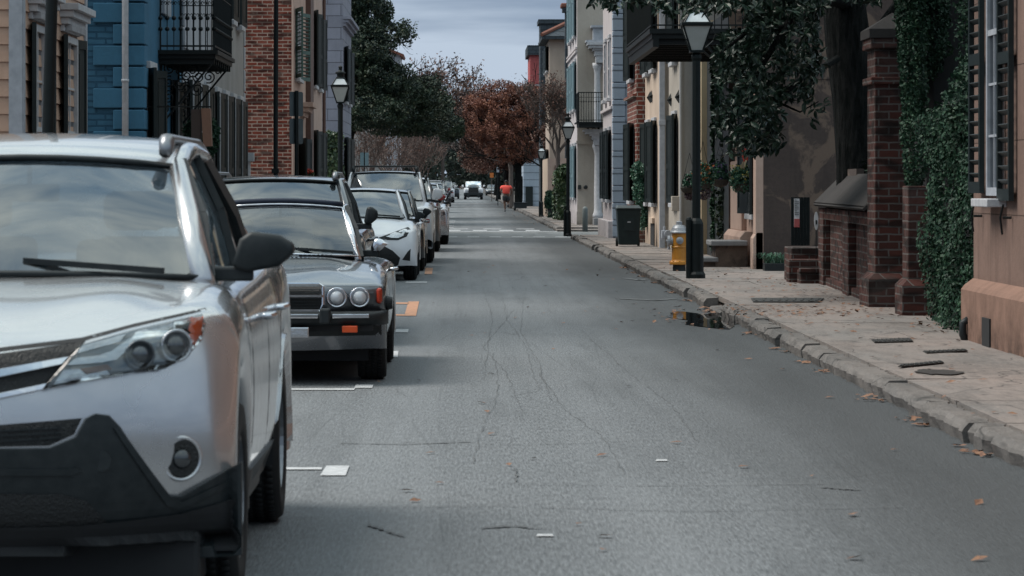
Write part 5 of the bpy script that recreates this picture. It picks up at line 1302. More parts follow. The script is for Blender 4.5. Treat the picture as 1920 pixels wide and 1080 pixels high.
q=MB(); q.box(x-.05,x+1.4,DC-.05,DC,zz(161,DC),zz(158,DC)); q.build('ledge',M['whitedim'],HD,world=True)
# low peach wall and pale blue house behind the trunks
HE=shell('peach_outhouse','low peach walled outhouse behind the far street lamps',1,xx(1027,138),138,149,zz(297,138),M['cream'],M['peach'],3)
q=MB(); q.box(xx(1040,137.9),xx(1048,137.9),137.9,138,.1,zz(310,138)); q.build('door_post',M['brownwood'],HE,world=True)
HF=shell('pale_blue_house','pale blue white house glimpsed behind the far tree trunks',1,3.62,203,230,zz(297,203),M['blueboard'],M['blueboard'],5)
window(HF,1,3.62,206,208,.6,2.0,M['shut_dark'],10)
q=MB(); q.box(3.75,4.2,202.9,203,.1,1.35); q.build('door',M['shut_dark'],HF,world=True)
# far buildings on the left behind the oak
q1=shell('cream_gable_house','cream house with deep eaves glimpsed above the big oak',-1,xx(716,230),230,240,zz(48,230),M['cream'],M['greystucco'],6)
x=xx(716,230); q=MB(); z=zz(48,230)
q.add([(x+1.0,229.4,z-.2),(x-3.2,229.4,z+3.4),(x-7,229.4,z-.2),(x+1.0,241,z-.2),(x-3.2,241,z+3.4),(x-7,241,z-.2),(x+1.0,229.4,z),(x-3.2,229.4,z+3.65),(x-7,229.4,z),(x+1.0,241,z),(x-3.2,241,z+3.65),(x-7,241,z)],[(0,1,4,3),(1,2,5,4),(6,7,10,9),(7,8,11,10),(0,1,7,6),(1,2,8,7),(0,3,9,6)]); q.build('roof',M['slate'],q1,world=True)
q2=shell('white_gable_house','white house with a small tiled roof end, just above the oak crown',-1,xx(750,260),260,268,zz(102,260),M['white'],M['whitedim'],2.4)
x=xx(750,260); z=zz(102,260); q=MB(); q.add([(x+.3,259.6,z),(x-2.6,259.6,z+1.2),(x-2.6,268,z+1.2),(x+.3,268,z)],[(0,1,2,3)]); q.build('roof',M['tile'],q2,world=True,solid=.2)
# ---------------------------------------------------------------- vegetation
from mathutils import noise as mnoise
M['oakleaf']=leafmat('oak_leaves',(.007,.020,.015),(.018,.036,.018),(.045,.055,.024),.6,.9,5,.3)
M['rustleaf']=leafmat('rust_leaves',(.11,.042,.030),(.19,.068,.042),(.34,.14,.07),.65,.9,4)
M['rustdull']=leafmat('dull_rust_leaves',(.07,.036,.028),(.11,.046,.032),(.20,.08,.042),.65,.9,4)
M['ivy']=leafmat('ivy_leaves',(.008,.030,.017),(.015,.048,.026),(.04,.09,.045),.55,2.2,11,.25)
M['magnolia']=leafmat('magnolia_leaves',(.006,.020,.013),(.012,.032,.019),(.026,.05,.028),.38,3,9,.32)
m_,nt_,b_=new('bark'); b_.inputs['Roughness'].default_value=1; b_.inputs['Specular IOR Level'].default_value=.08
n1_=noise(nt_,coords(nt_,(9,9,1.6)),1.6,6,.65,.35,.65); nt_.links.new(mix(nt_,n1_,(.004,.006,.006),(.022,.023,.023)),b_.inputs['Base Color']); bump(nt_,n1_,1,.05,b_); M['bark']=m_
M['barkpink']=plain('bare_twigs',(.15,.105,.092),.9,c2=(.06,.045,.04),ns=3)
M['barkgrey']=plain('grey_twigs',(.11,.085,.075),.9,c2=(.06,.05,.045),ns=3)
M['hedge']=leafmat('hedge_leaves',(.016,.040,.016),(.035,.070,.022),(.09,.12,.04),.45,1.5,8)
M['farleaf']=leafmat('far_leaves',(.005,.016,.013),(.012,.026,.016),(.03,.04,.022),.7,.25,1.2)
M['farrust']=leafmat('far_rust_leaves',(.030,.020,.018),(.055,.026,.020),(.014,.020,.015),.7,.25,1.2)
M['flowerleaf']=leafmat('basket_leaves',(.022,.075,.050),(.045,.12,.075),(.10,.19,.11),.4,6,20)
def leafy(q,c,size,r,asp=1.0,m=0,nrm=None,flat=.0):
    if nrm is None: n=Vector((r.gauss(0,1),r.gauss(0,1),r.gauss(0,1)+.3))
    else: n=Vector(nrm)+Vector((r.gauss(0,.45),r.gauss(0,.45),r.gauss(0,.45)))
    n.normalize(); u=n.orthogonal().normalized(); u=(Matrix.Rotation(r.uniform(0,6.28),3,n)@u); v=n.cross(u)
    s=size*r.uniform(.6,1.25); a=u*s*asp*.5; b=v*s*.5; c=Vector(c)
    k=len(q.v); q.v+= [c-a,c-b*.8+n*s*.06,c+a,c+b*.8+n*s*.06]; q.f.append((k,k+1,k+2,k+3)); q.m.append(m)
def crown(q,blobs,n,size,seed,gap=.0,gs=1.0,asp=1.2,inner=.45,m=0):
    r=random.Random(seed); tot=sum(b[3]*b[4]*b[5] for b in blobs)
    for (cx,cy,cz,rx,ry,rz) in blobs:
        k=int(n*(rx*ry*rz)/tot); t=0; tries=0
        while t<k and tries<k*8:
            tries+=1
            d=Vector((r.gauss(0,1),r.gauss(0,1),r.gauss(0,1))).normalized(); rad=r.uniform(inner,1.0)**.6
            f=1+.30*mnoise.noise(Vector((d.x*2.1+cx,d.y*2.1+cy,d.z*2.1+seed)))+.16*mnoise.noise(d*6+Vector((seed,cz,0)))
            p=Vector((cx+d.x*rx*rad*f,cy+d.y*ry*rad*f,cz+d.z*rz*rad*f))
            if gap and mnoise.noise(p*gs+Vector((seed,0,0)))<gap-.35: continue
            leafy(q,p,size,r,asp,m); t+=1
def branch(q,p,d,L,r0,depth,r,tips,spread=.55,n=4,up_=.12,kids_=3,minr=.004,dec=.72,wob=.18):
    pts=[Vector(p)]; d=Vector(d).normalized(); seg=4 if depth>1 else 2
    rr=[r0]
    for k in range(seg):
        d=(d+Vector((r.gauss(0,wob),r.gauss(0,wob),r.gauss(0,wob)+up_*.3))).normalized()
        pts.append(pts[-1]+d*L/seg); rr.append(max(minr,r0*(1-(k+1)/seg*.42)))
    q.tube(pts,rr,5 if depth>2 else 3,cap=False) if depth<=3 else q.tube(pts,rr,9,cap=False)
    if depth==0: tips.append(pts[-1]); return
    for k in range(kids_):
        t=r.uniform(.35,1.0) if k else 1.0
        i=min(seg,max(1,int(round(t*seg)))); b=pts[i]
        a=Vector((r.gauss(0,1),r.gauss(0,1),r.gauss(0,1))); a=(a-d*a.dot(d)); a=a.normalized() if a.length>.01 else d.orthogonal()
        nd_=(d+a*spread*r.uniform(.7,1.5)+Vector((0,0,up_))).normalized()
        branch(q,b,nd_,L*dec*r.uniform(.8,1.15),max(minr,rr[i]*.68),depth-1,r,tips,spread,n,up_,kids_,minr,dec,wob)
    if depth<=2: tips.append(pts[-1])
def blob(px,py,D,rx,ry,depth): return (xx(px,D),D,zz(py,D),rx*D/F,depth,ry*D/F)
def tree(name,label,base,blobs,leafm,n,size,seed,trunk_r=.22,bark='bark',H=4,cat='tree',group=None,gap=.0,gs=1.0,lean=(0,0),depth=4,L=None,spread=.6,inner=.4,minr=.012,kids_=3,crownname='crown'):
    root=thing(name,label,cat,base,group); r=random.Random(seed); q=MB(); tips=[]
    b=Vector(base); top=b+Vector((lean[0],lean[1],H))
    q.tube([b-Vector((0,0,.1)),b+Vector((lean[0]*.1,lean[1]*.1,.25)),b+(top-b)*.5+Vector((r.uniform(-.1,.1),0,0)),top],[trunk_r*1.35,trunk_r*1.05,trunk_r*.92,trunk_r*.8],12,cap=False)
    L=L or H*.6
    for k in range(5):
        a=2*PI*k/5+r.uniform(-.4,.4); branch(q,top-(top-b)*r.uniform(0,.2),(math.cos(a)*.8,math.sin(a)*.8,1),L,trunk_r*.55,depth-1,r,tips,spread,kids_=kids_,minr=minr)
    q.build('trunk',M[bark],root,world=True,smooth=True,norm=False)
    if n:
        q=MB(); crown(q,blobs,n,size,seed,gap,gs,inner=inner)
        q.build(crownname,M[leafm],root,world=True,norm=False)
    return root,tips
# big evergreen oak on the left
tree('oak_tree','big dark evergreen oak overhanging the parked cars on the left, beyond the lavender grey house',(-5.6,143,0),
 [blob(690,30,140,44,52,2.5),blob(690,100,138,52,50,2.4),blob(700,150,138,78,44,2.5),blob(745,190,142,80,38,2.5),blob(800,215,146,58,40,2.2),blob(842,240,150,34,26,1.8),blob(700,212,136,70,36,2.4),blob(665,10,140,30,60,2),blob(800,165,150,34,26,1.5),blob(760,240,142,60,18,1.5),blob(828,192,150,24,20,1)],'oakleaf',85000,.105,11,.30,H=4.2,gap=.22,gs=1.1,lean=(.6,0),spread=.8)
r=random.Random(3); rt=thing('oak_branch','high oak branch with sparse leaf sprays reaching out against the sky','branch',(xx(700,134),134,zz(70,134))); q=MB(); tips=[]
for (px,py,dx,dz) in ((715,60,1,.35),(718,75,1,.05),(722,85,.9,.25)): branch(q,(xx(px,134),134,zz(py,134)),(dx,.1,dz),.62,.022,3,r,tips,.6,kids_=3,minr=.006,up_=.05)
q.build('limb',M['bark'],rt,world=True,norm=False)
q=MB()
for t in tips:
    if t.x<xx(782,134)and t.z>zz(82,134):
        for k in range(9): leafy(q,t+Vector((r.gauss(0,.07),r.gauss(0,.1),r.gauss(0,.06))),.10,r,1.5)
q.build('leaf_sprays',M['oakleaf'],rt,world=True,norm=False)
# thin tree with a few rust leaves against the sky
def bare(label,base,H,seed,bark,r0=.10,depth=5,L=1.6,spread=.5,leafm=None,ln=0,ls=.1,name='bare_tree',group=None,lean=(0,0),kids_=3,minr=.010,k0=5,up_=.2):
    root=thing(name,label,'tree',base,group); r=random.Random(seed); q=MB(); tips=[]; b=Vector(base); top=b+Vector((lean[0],lean[1],H))
    q.tube([b-Vector((0,0,.1)),b+(top-b)*.5,top],[r0*1.3,r0,r0*.85],9,cap=False)
    for k in range(k0):
        a=2*PI*k/k0+r.uniform(-.5,.5); branch(q,top-(top-b)*r.uniform(0,.3),(math.cos(a)*.55,math.sin(a)*.55,1),L,r0*.6,depth-1,r,tips,spread,kids_=kids_,minr=minr,up_=up_)
    q.build('trunk',M[bark],root,world=True,norm=False)
    if ln:
        q=MB()
        for t in tips:
            for k in range(ln): leafy(q,t+Vector((r.gauss(0,.2),r.gauss(0,.2),r.gauss(0,.18))),ls,r,1.2)
        q.build('crown',M[leafm],root,world=True,norm=False)
    return root
bare('bare twiggy tree with a few rust leaves standing against the sky behind the oak',(xx(830,235),235,0),4.3,21,'barkgrey',.13,6,2.3,.52,'rustdull',2,.16,minr=.020,group='leafless winter trees')
bare('fainter leafless tree between the oak crown and the sky',(xx(782,215),215,0),4.2,22,'barkgrey',.12,6,2.2,.55,'rustdull',2,.17,minr=.018,group='leafless winter trees')
for k,(px,D,lab) in enumerate(((690,158,'pinkish leafless tree under the oak, nearest to the lavender grey house'),(735,172,'pinkish leafless tree under the middle of the oak crown'),(790,190,'brownish leafless tree under the right end of the oak crown'))):
    bare(lab,(xx(px,D),D,0),1.5,31+k,'barkpink',.09,5,1.35,.75,'rustdull',1 if k<2 else 2,.07,up_=.30,k0=6,minr=.015,group='leafless winter trees')
# rust coloured trees on the right, with trunks one can tell apart
rt_=[((3.05,187,0),[blob(952,235,187,62,70,2.4),blob(985,185,187,30,32,1.6),blob(905,225,187,42,46,2),blob(940,175,187,45,24,1.6),blob(975,275,187,42,34,2),blob(1008,225,190,30,60,1.5),blob(895,190,187,28,20,1.3)],'rustleaf',60000,'large rust coloured tree on the right, nearest behind the runner',.23),
 ((3.0,215,0),[blob(915,260,215,48,42,2.5),blob(955,285,215,50,34,2.5),blob(880,215,215,28,26,2)],'rustdull',22000,'rust brown tree with low boughs, second of the row behind the runner',.20),
 ((3.2,250,0),[blob(905,290,250,42,30,3),blob(945,250,250,40,40,3)],'rustdull',14000,'dull rust tree deeper in the row beyond the runner, third trunk',.22),
 ((2.95,290,0),[blob(900,305,290,32,22,3)],'rustdull',4500,'small dull tree beside the oncoming off-roader on the right',.22)]
for k,(b,bl_,lm,n,lab,tr) in enumerate(rt_): tree('rust_tree',lab,b,bl_,lm,n,.085 if k==0 else .13,41+k,tr,H=2.6,gap=.33,gs=1.7,group='rust coloured street trees',spread=.55,minr=.018,L=2.2,depth=5)
bare('leafless tree trunk close behind the runner, left of the big rust tree',(xx(958,200),200,0),3.0,47,'barkgrey',.14,4,1.5,.4,minr=.02,group='leafless winter trees')
bare('leafless grey twiggy tree in front of the beige house on the right',(xx(1046,132),132,0),3.2,51,'barkgrey',.10,7,1.05,.5,'rustdull',1,.06,minr=.008,group='leafless winter trees',up_=.25)
tree('dark_shrub_tree','small dark evergreen tree behind the two far right lamps',(xx(1030,160),160,0),[blob(1035,265,160,38,34,1.6),blob(1052,235,160,20,26,1.2)],'rustdull',5000,.12,52,.1,H=2.2,gap=.2,minr=.015)
# far wood closing the street
q=MB(); r=random.Random(5)
crown(q,[blob(800,300,320,50,36,5),blob(860,340,600,120,12,6),blob(940,338,590,70,14,6),blob(760,338,580,70,14,6),blob(862,312,325,60,30,5),blob(905,318,328,36,28,4),blob(960,310,500,50,42,9),blob(740,300,440,70,50,8),blob(820,280,480,50,40,8),blob(680,300,420,50,50,6),blob(1010,300,480,50,50,8)],30000,.5,61,inner=.1)
w=q.build('distant_trees',M['farleaf'],None,norm=False); tag(w,'dark green mass of distant trees closing the end of the street','trees',kind='stuff')
q=MB(); crown(q,[blob(795,275,330,60,36,5),blob(850,292,360,55,26,5),blob(885,270,330,30,34,5),blob(740,280,300,60,32,5),blob(690,285,300,40,40,4)],15000,.18,62,inner=.1,gap=.30,gs=.5)
w=q.build('distant_brown_trees',M['farrust'],None,norm=False); tag(w,'brown and rust haze of distant winter trees above the left parked row','trees',kind='stuff')
q=MB()
for k in range(28):
    px=rnd.uniform(660,1010); D=rnd.uniform(300,460); b=Vector((xx(px,D),D,0))
    if abs(b.x-.3)<2.9: continue
    q.tube([b,b+Vector((rnd.uniform(-.3,.3),0,3)),b+Vector((rnd.uniform(-.8,.8),0,6))],[.16,.12,.06],5,cap=False)
w=q.build('distant_trunks',M['bark'],None,norm=False); tag(w,'thin trunks of the distant trees along both kerbs','trees',kind='stuff')
# clipped hedges and ivy
def leafbox(q,x0,x1,y0,y1,z0,z1,n,size,seed,faces='nearleft',bul=.10,rnd_=0,inner=.15,side=1):
    r=random.Random(seed)
    for k in range(n):
        f=r.random(); z=z0+(z1-z0)*r.random(); wx,wy=x1-x0,y1-y0
        if f<.42: x=x0+wx*r.random(); y=y0+r.random()*inner; nr=(0,-1,.2)
        elif f<.84: x=(x0 if side>0 else x1)+side*r.random()*inner; y=y0+wy*r.random(); nr=(-side,0,.2)
        else: x=x0+wx*r.random(); y=y0+wy*r.random(); z=z1-r.random()*.12; nr=(0,0,1)
        d=bul*mnoise.noise(Vector((x*1.7,y*1.7,z*1.7+seed)))*2+.04*mnoise.noise(Vector((x*7,y*7,z*7)))
        if rnd_:
            t=(z-z0)/(z1-z0)
            if t>1-rnd_: k_=(t-1+rnd_)/rnd_; s_=1-math.sqrt(max(0,1-k_*k_)); y+= (y1-y0)*.0; x+=side*s_*wx*.6; 
        leafy(q,(x+d,y+d,z+d*.6),size,r,1.15,nrm=nr)
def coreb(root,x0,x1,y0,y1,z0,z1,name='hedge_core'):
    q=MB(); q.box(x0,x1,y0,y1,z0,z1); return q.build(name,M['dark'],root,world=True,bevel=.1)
h=thing('clipped_hedge','light green clipped hedge by the left lamp, in front of the lavender grey house','hedge',(-4.6,113,0))
coreb(h,-5.1,-4.5,112.2,116,0,zz(262,113)); q=MB(); leafbox(q,-5.2,-4.35,112,116.5,0,zz(250,113),4200,.12,71,side=-1); crown(q,[(-4.75,112.6,zz(262,113),.38,.6,.3)],900,.12,72); q.build('foliage',M['hedge'],h,world=True,norm=False)
h=thing('ball_shrub','dark round shrub hanging beside the brown board on the left','shrub',(-4.05,49.5,zz(300,49.5))); q=MB(); crown(q,[(xx(378,49.5),49.5,zz(255,49.5),.27,.27,.37),(xx(395,49.5),49.3,zz(268,49.5),.15,.15,.22)],3800,.04,73,inner=.6); q.build('foliage',M['ivy'],h,world=True,norm=False)
q=MB(); q.lathe([(.12,-.1),(.2,.1)],c=(xx(378,49.5),49.5,zz(308,49.5)),n=14); q.tube([(xx(378,49.5),49.5,0),(xx(378,49.5),49.5,zz(300,49.5))],.03,8); q.build('pot_stand',M['trim'],h,world=True)
iv=thing('ivy_wall','dense glossy ivy hedge between the short brick pier and the terracotta pink house','ivy',(5,30,0))
coreb(iv,4.78,6.2,29.45,33.2,0,2.35,'wall_core'); 
q=MB(); leafbox(q,4.62,6.2,29.42,33.3,.05,2.25,38000,.038,81,inner=.14); 
crown(q,[(5.25,30.6,2.25,.72,1.3,.62),(5.6,29.9,2.5,.62,.5,.62),(5.9,33.6,3.3,.8,.8,.9),(5.5,32.8,2.6,.5,.7,.6),(5.0,32.2,2.0,.42,.8,.45),(4.75,31.5,1.2,.16,1.6,.9)],34000,.040,82,inner=.72)
q.build('leaves',M['ivy'],iv,world=True,norm=False)
iv=thing('ivy_column','tall column of ivy climbing past the brick piers','ivy',(4.8,34.2,0))
coreb(iv,4.95,5.5,35.3,36.3,0,3.6,'wall_core'); q=MB()
crown(q,[(xx(1712,34.9),34.9,2.9,.15,.4,.75),(xx(1716,34.9),34.9,2.0,.14,.35,.62),(xx(1738,34.9),35.2,3.2,.28,.4,.6),(xx(1712,34.9),35,3.5,.18,.4,.4)],17000,.038,83,inner=.65)
q.build('leaves',M['ivy'],iv,world=True,norm=False)
iv=thing('ivy_backdrop','deep shaded evergreen behind the ivy hedge','shrub',(6,36,0)); coreb(iv,5.3,8,37.0,38,0,4.2,'core'); q=MB(); leafbox(q,5.15,7.5,36.5,38,.0,4.4,9000,.10,84,inner=.4); q.build('leaves',M['oakleaf'],iv,world=True,norm=False)
iv=thing('ivy_hedge','dark evergreen hedge behind the low brick wall','hedge',(5.6,42,0)); coreb(iv,5.6,6.6,41.5,46,0,1.5,'core'); q=MB(); leafbox(q,5.35,6.5,40.5,46.5,.0,zz(300,42),6000,.09,85,inner=.4); q.build('leaves',M['oakleaf'],iv,world=True,norm=False)
iv=thing('ivy_post','narrow ivy strip climbing between the yellow house and the shaded passage','ivy',(4.5,63.4,0)); q=MB()
crown(q,[(xx(1341,62),62,z_,.085,.15,.42) for z_ in (.5,1.1,1.8,2.5,3.1,3.7)],3600,.07,86,inner=.5); q.build('leaves',M['ivy'],iv,world=True,norm=False)
iv=thing('passage_shrub','shaded evergreen filling the passage under the iron balcony','shrub',(4.6,60,0)); q=MB()
crown(q,[(xx(1372,60),60,1.2,.28,.5,1.2),(xx(1385,60),60,2.9,.35,.5,1.0)],5000,.09,87,inner=.3); q.build('leaves',M['oakleaf'],iv,world=True,norm=False)
iv=thing('wall_shrub','ivy shrub spilling over the brick corner behind the wheeled bin','shrub',(3.95,76.5,0)); q=MB()
crown(q,[(xx(1196,76),76,zz(325,76),.16,.5,.28),(xx(1200,76),76,zz(360,76),.17,.5,.35),(xx(1206,76),76,zz(395,76),.14,.4,.45)],5200,.06,88,inner=.45); q.build('leaves',M['flowerleaf'],iv,world=True,norm=False)
iv=thing('ivy_hedge','tall green ivy hedge behind the second lamp, before the portico house','hedge',(3.7,125,0)); coreb(iv,3.62,4.2,125,131,0,zz(325,125),'core'); q=MB(); leafbox(q,3.50,4.2,124.6,131,.0,zz(320,125),3800,.12,89,inner=.2); crown(q,[(3.75,125.2,zz(325,125),.24,.7,.35)],900,.12,90); q.build('leaves',M['hedge'],iv,world=True,norm=False)
iv=thing('topiary_bush','small clipped dark bush on the far right pavement beside the farthest lamp','shrub',(3.4,134,0)); q=MB(); leafbox(q,xx(1026,134),xx(1038,134),134,134.6,.12,zz(358,134),1400,.09,91,inner=.12); coreb(iv,xx(1027,134),xx(1037,134),134.08,134.5,.12,zz(360,134),'core'); q.build('leaves',M['ivy'],iv,world=True,norm=False)
pt=thing('planter_box','dark box planter on the pavement at the foot of the rust coloured tree','planter',(xx(976,186),186,0)); q=MB(); q.box(xx(964,186),xx(988,186),186,186.6,.1,.12+.33); q.box(xx(963,186),xx(989,186),185.97,186.63,.40,.46); q.build('box',M['trim'],pt,world=True,bevel=.02)
# grass tuft by the old wall
gt=thing('grass_planter','small trough of strappy green leaves at the foot of the weathered wall','planter',(xx(1453,52),52,0)); q=MB(); q.box(xx(1434,52),xx(1475,52),52,52.35,.1,.24); q.build('trough',M['trim'],gt,world=True,bevel=.01)
q=MB(); r=random.Random(9)
for k in range(150):
    b=Vector((r.uniform(xx(1436,52),xx(1473,52)),52.17+r.uniform(-.12,.12),.22)); a=r.uniform(0,6.28); L_=r.uniform(.14,.26); d=Vector((math.cos(a),math.sin(a),0)); w=Vector((-d.y,d.x,0))*.006
    p1=b+d*L_*.4+Vector((0,0,L_*.75)); p2=b+d*L_*.95+Vector((0,0,L_*.55)); q.add([b-w,b+w,p1+w,p1-w,p2],[(0,1,2,3),(3,2,4)])
q.build('blades',M['flowerleaf'],gt,world=True,norm=False)
# flower baskets
M['purple']=plain('purple_petals',(.14,.09,.22),.6); M['yellowp']=plain('yellow_petals',(.45,.38,.08),.6); M['orangep']=plain('orange_petals',(.55,.16,.03),.6); M['mauve']=plain('dry_mauve',(.14,.10,.11),.8); M['redpet']=plain('red_petals',(.55,.05,.03),.6)
M['basket']=plain('wire_basket_moss',(.06,.05,.04),.9,bmp=.6)
def basket(px,py,D,rx,rz,label,fl,seed,dry=False):
    x=xx(px,D); z=zz(py,D); t=thing('flower_basket',label,'flower basket',(x,D,z),'flower baskets by the house door'); q=MB()
    crown(q,[(x,D,z,rx,rx*.9,rz)],1600,.045,seed,inner=.4); q.build('foliage',M['flowerleaf'],t,world=True,norm=False)
    q=MB(); q.lathe([(.03,-rz*.95),(.12,-rz*.8),(.16,-rz*.4),(.16,-rz*.35)],c=(x,D,z),n=16); q.build('bowl',M['basket'],t,world=True)
    r=random.Random(seed); q=MB()
    for k in range(34):
        a=r.uniform(0,6.28); rr=r.uniform(.2,1.0); p=Vector((x+rx*rr*math.cos(a),D-rx*.9*abs(math.sin(a)),z+rz*r.uniform(-.3,.95)))
        for j in range(4): leafy(q,p+Vector((r.gauss(0,.01),-.01,r.gauss(0,.01))),.026,r)
    q.build('flowers',M[fl],t,world=True,norm=False)
    if dry:
        q=MB(); crown(q,[(x,D,z-rz*1.05,rx*.8,rx*.6,rz*.5)],500,.035,seed+1); q.build('trailing_growth',M['mauve'],t,world=True,norm=False)
    q=MB(); 
    for s_ in (-1,1): q.tube([(x+s_*.14,D,z-rz*.3),(x,D,z+rz+.35)],.005,4)
    q.build('chain',M['black'],t,world=True)
basket(1318,332,55,.20,.25,'leafy flower basket with orange blooms just right of the near lamp post','orangep',101,True)
basket(1293,345,56,.11,.18,'small flower basket with mauve trailers peeping left of the near lamp post','mauve',102,True)
basket(1350,328,55.5,.15,.22,'flower basket with purple blooms, middle of the clusters by the door','purple',103)
basket(1392,335,54.6,.22,.24,'full green flower basket with yellow blooms, rightmost by the door','yellowp',104)
fb=thing('doorway_wreath','orange and straw coloured ribbon hanging above the rightmost flower basket','decoration',(xx(1395,54.3),54.3,zz(290,54.3))); q=MB(); x=xx(1395,54.3)
q.add([(x-.05,54.3,zz(275,54)),(x+.05,54.28,zz(280,54)),(x+.07,54.3,zz(300,54)),(x-.01,54.27,zz(303,54)),(x-.04,54.3,zz(290,54))],[(0,1,2,3,4)]); q.build('ribbon',M['redpet'],fb,world=True,solid=.01)
q=MB(); q.add([(x-.01,54.3,zz(300,54)),(x+.05,54.28,zz(300,54)),(x-.0,54.3,zz(316,54)),(x-.07,54.27,zz(314,54))],[(0,1,2,3)]); q.build('straw_tail',M['yellow'],fb,world=True,solid=.01)
fp=thing('geranium_pot','pot of red orange geraniums at the foot of the peach house','flower pot',(xx(577,86),86,zz(335,86))); q=MB(); crown(q,[(xx(577,86),86,zz(327,86),.17,.17,.12)],350,.05,105); q.build('foliage',M['hedge'],fp,world=True,norm=False)
q=MB(); crown(q,[(xx(577,86),85.9,zz(321,86),.15,.13,.07)],120,.05,106); q.build('flowers',M['redpet'],fp,world=True,norm=False); q=MB(); q.lathe([(.1,0),(.14,zz(330,86))],c=(xx(577,86),86,0),n=14); q.build('pot',M['tile'],fp,world=True)
# magnolia
mg=thing('magnolia_tree','dark thick trunked magnolia with glossy leaves overhanging the pavement, behind the low brick wall','tree',(5.4,44.5,0)); r=random.Random(17)
q=MB(); T=lambda px,py,D=44.5: Vector((xx(px,D),D,zz(py,D)))
q.tube([(5.42,44.5,-.1),T(1608,300),T(1600,180),T(1590,80),T(1580,-20),T(1560,-140)],[.36,.29,.29,.31,.28,.22],14)
q.tube([T(1600,110),T(1650,60),T(1690,0),T(1720,-80)],[.13,.10,.08,.06],8)
q.tube([T(1570,110,44),T(1500,150,40.5),T(1455,190,40),T(1430,230,39.8)],[.05,.035,.025,.015],6)
q.tube([T(1590,0),T(1480,-30,39.5),T(1350,-40,38.5),T(1200,-35,38),T(1130,-25,38)],[.15,.10,.06,.04,.02],8)
q.tube([T(1560,-60),T(1480,40,40),T(1430,120,39.5),T(1400,170,39.3)],[.08,.05,.035,.02],6)
q.tube([T(1480,50,40),T(1400,60,39.5),T(1350,100,39)],[.04,.03,.015],6)
q.tube([T(1455,190,40),T(1500,210,40),T(1535,190,40)],[.02,.012,.006],5)
q.build('trunk',M['bark'],mg,world=True,smooth=True,norm=False)
def magleaf(q,c,d,L,r):
    d=d.normalized(); n=d.orthogonal().normalized(); n=Matrix.Rotation(r.uniform(0,6.28),3,d)@n
    if n.z<0: n=-n
    w=d.cross(n); W2=L*.19
    P=[c,c+d*L*.3+w*W2+n*L*.05,c+d*L*.65+w*W2*.95+n*L*.04,c+d*L-n*L*.12,c+d*L*.65-w*W2*.95+n*L*.04,c+d*L*.3-w*W2+n*L*.05,c+d*L*.35,c+d*L*.7-n*L*.03]
    q.add(P,[(0,6,1),(1,6,7,2),(2,7,3),(0,5,6),(5,4,7,6),(4,3,7)])
def whorl(q,c,r,n=10,L=.125,down=0):
    ax=Vector((r.gauss(-.3,.7),r.gauss(-.5,.6),r.gauss(.15,.5)-down)).normalized()
    for k in range(n):
        a=Vector((r.gauss(0,1),r.gauss(0,1),r.gauss(0,1))); a=(a-ax*a.dot(ax)).normalized()
        magleaf(q,Vector(c)+ax*r.uniform(-.05,.05),(a+ax*r.uniform(-.3,.9)+Vector((0,0,-.25))),L*r.uniform(.7,1.2),r)
q=MB()
zones=[((1330,1760),(-620,-90),800,(33,45)),((1450,1990),(-460,-50),800,(29,44)),((1345,1440),(60,250),230,(38.5,42)),((1400,1540),(0,130),150,(39,42)),((1370,1460),(150,290),120,(38.8,41)),((1230,1540),(-60,22),190,(37.5,40.5)),((1440,1530),(110,200),34,(39.5,41)),((1110,1230),(-60,6),26,(37.8,38.6)),((1540,1650),(-80,0),50,(39,42)),((1430,1500),(-100,60),60,(39.5,42))]  # first two zones: unseen crown added overhead to shade piers, wall and pavement
for (xa,xb),(ya,yb),n,(da,db) in zones:
    for k in range(n):
        px,py,D=r.uniform(xa,xb),r.uniform(ya,yb),r.uniform(da,db)
        if px<1400 and mnoise.noise(Vector((px*.02,py*.02,1)))<-.22: continue
        whorl(q,(xx(px,D),D,zz(py,D)),r)
for px,py in ((1508,190),(1528,205),(1522,225),(1545,195),(1145,0),(1150,12),(1128,2),(1168,3),(1395,262),(1385,240)): whorl(q,(xx(px,39.6),39.6,zz(py,39.6)),r,6,.14)
q.build('crown',M['magnolia'],mg,world=True,norm=False)
# fallen leaves
M['fallen']=leafmat('fallen_leaves',(.15,.07,.04),(.24,.12,.06),(.08,.04,.03),.7,40,90)
q=MB(); r=random.Random(23)
def fall(x,y,z): 
    k=len(q.v); leafy(q,(x,y,z+.012),.055,r,1.3,nrm=(0,0,3))
for k in range(1500):
    y_=r.uniform(13,60)
    if mnoise.noise(Vector((y_*.9,0,3)))>.16 and mnoise.noise(Vector((y_*3,0,7)))>-.1: fall(2.88-abs(r.gauss(0,.06)),y_,0)
for k in range(45): fall(2.4+r.gauss(0,.5),36.8+r.gauss(0,1.9),0)
for k in range(230): fall(r.uniform(2.95,4.6),r.uniform(15,60),.12)
for k in range(200): fall(3.5+r.gauss(0,.6),35.3+r.gauss(0,1.0),.12)
for k in range(90): fall(4.4+r.gauss(0,.15),r.uniform(30,48),.12)
for k in range(60): fall(r.uniform(-.7,2.6),r.uniform(12,60),0)
for k in range(200): fall(2.9+r.gauss(0,.5),r.uniform(120,190),.0)
w=q.build('fallen_leaves',M['fallen'],None,norm=False); tag(w,'scattered orange brown leaves along the right kerb and pavement','leaves',kind='stuff')
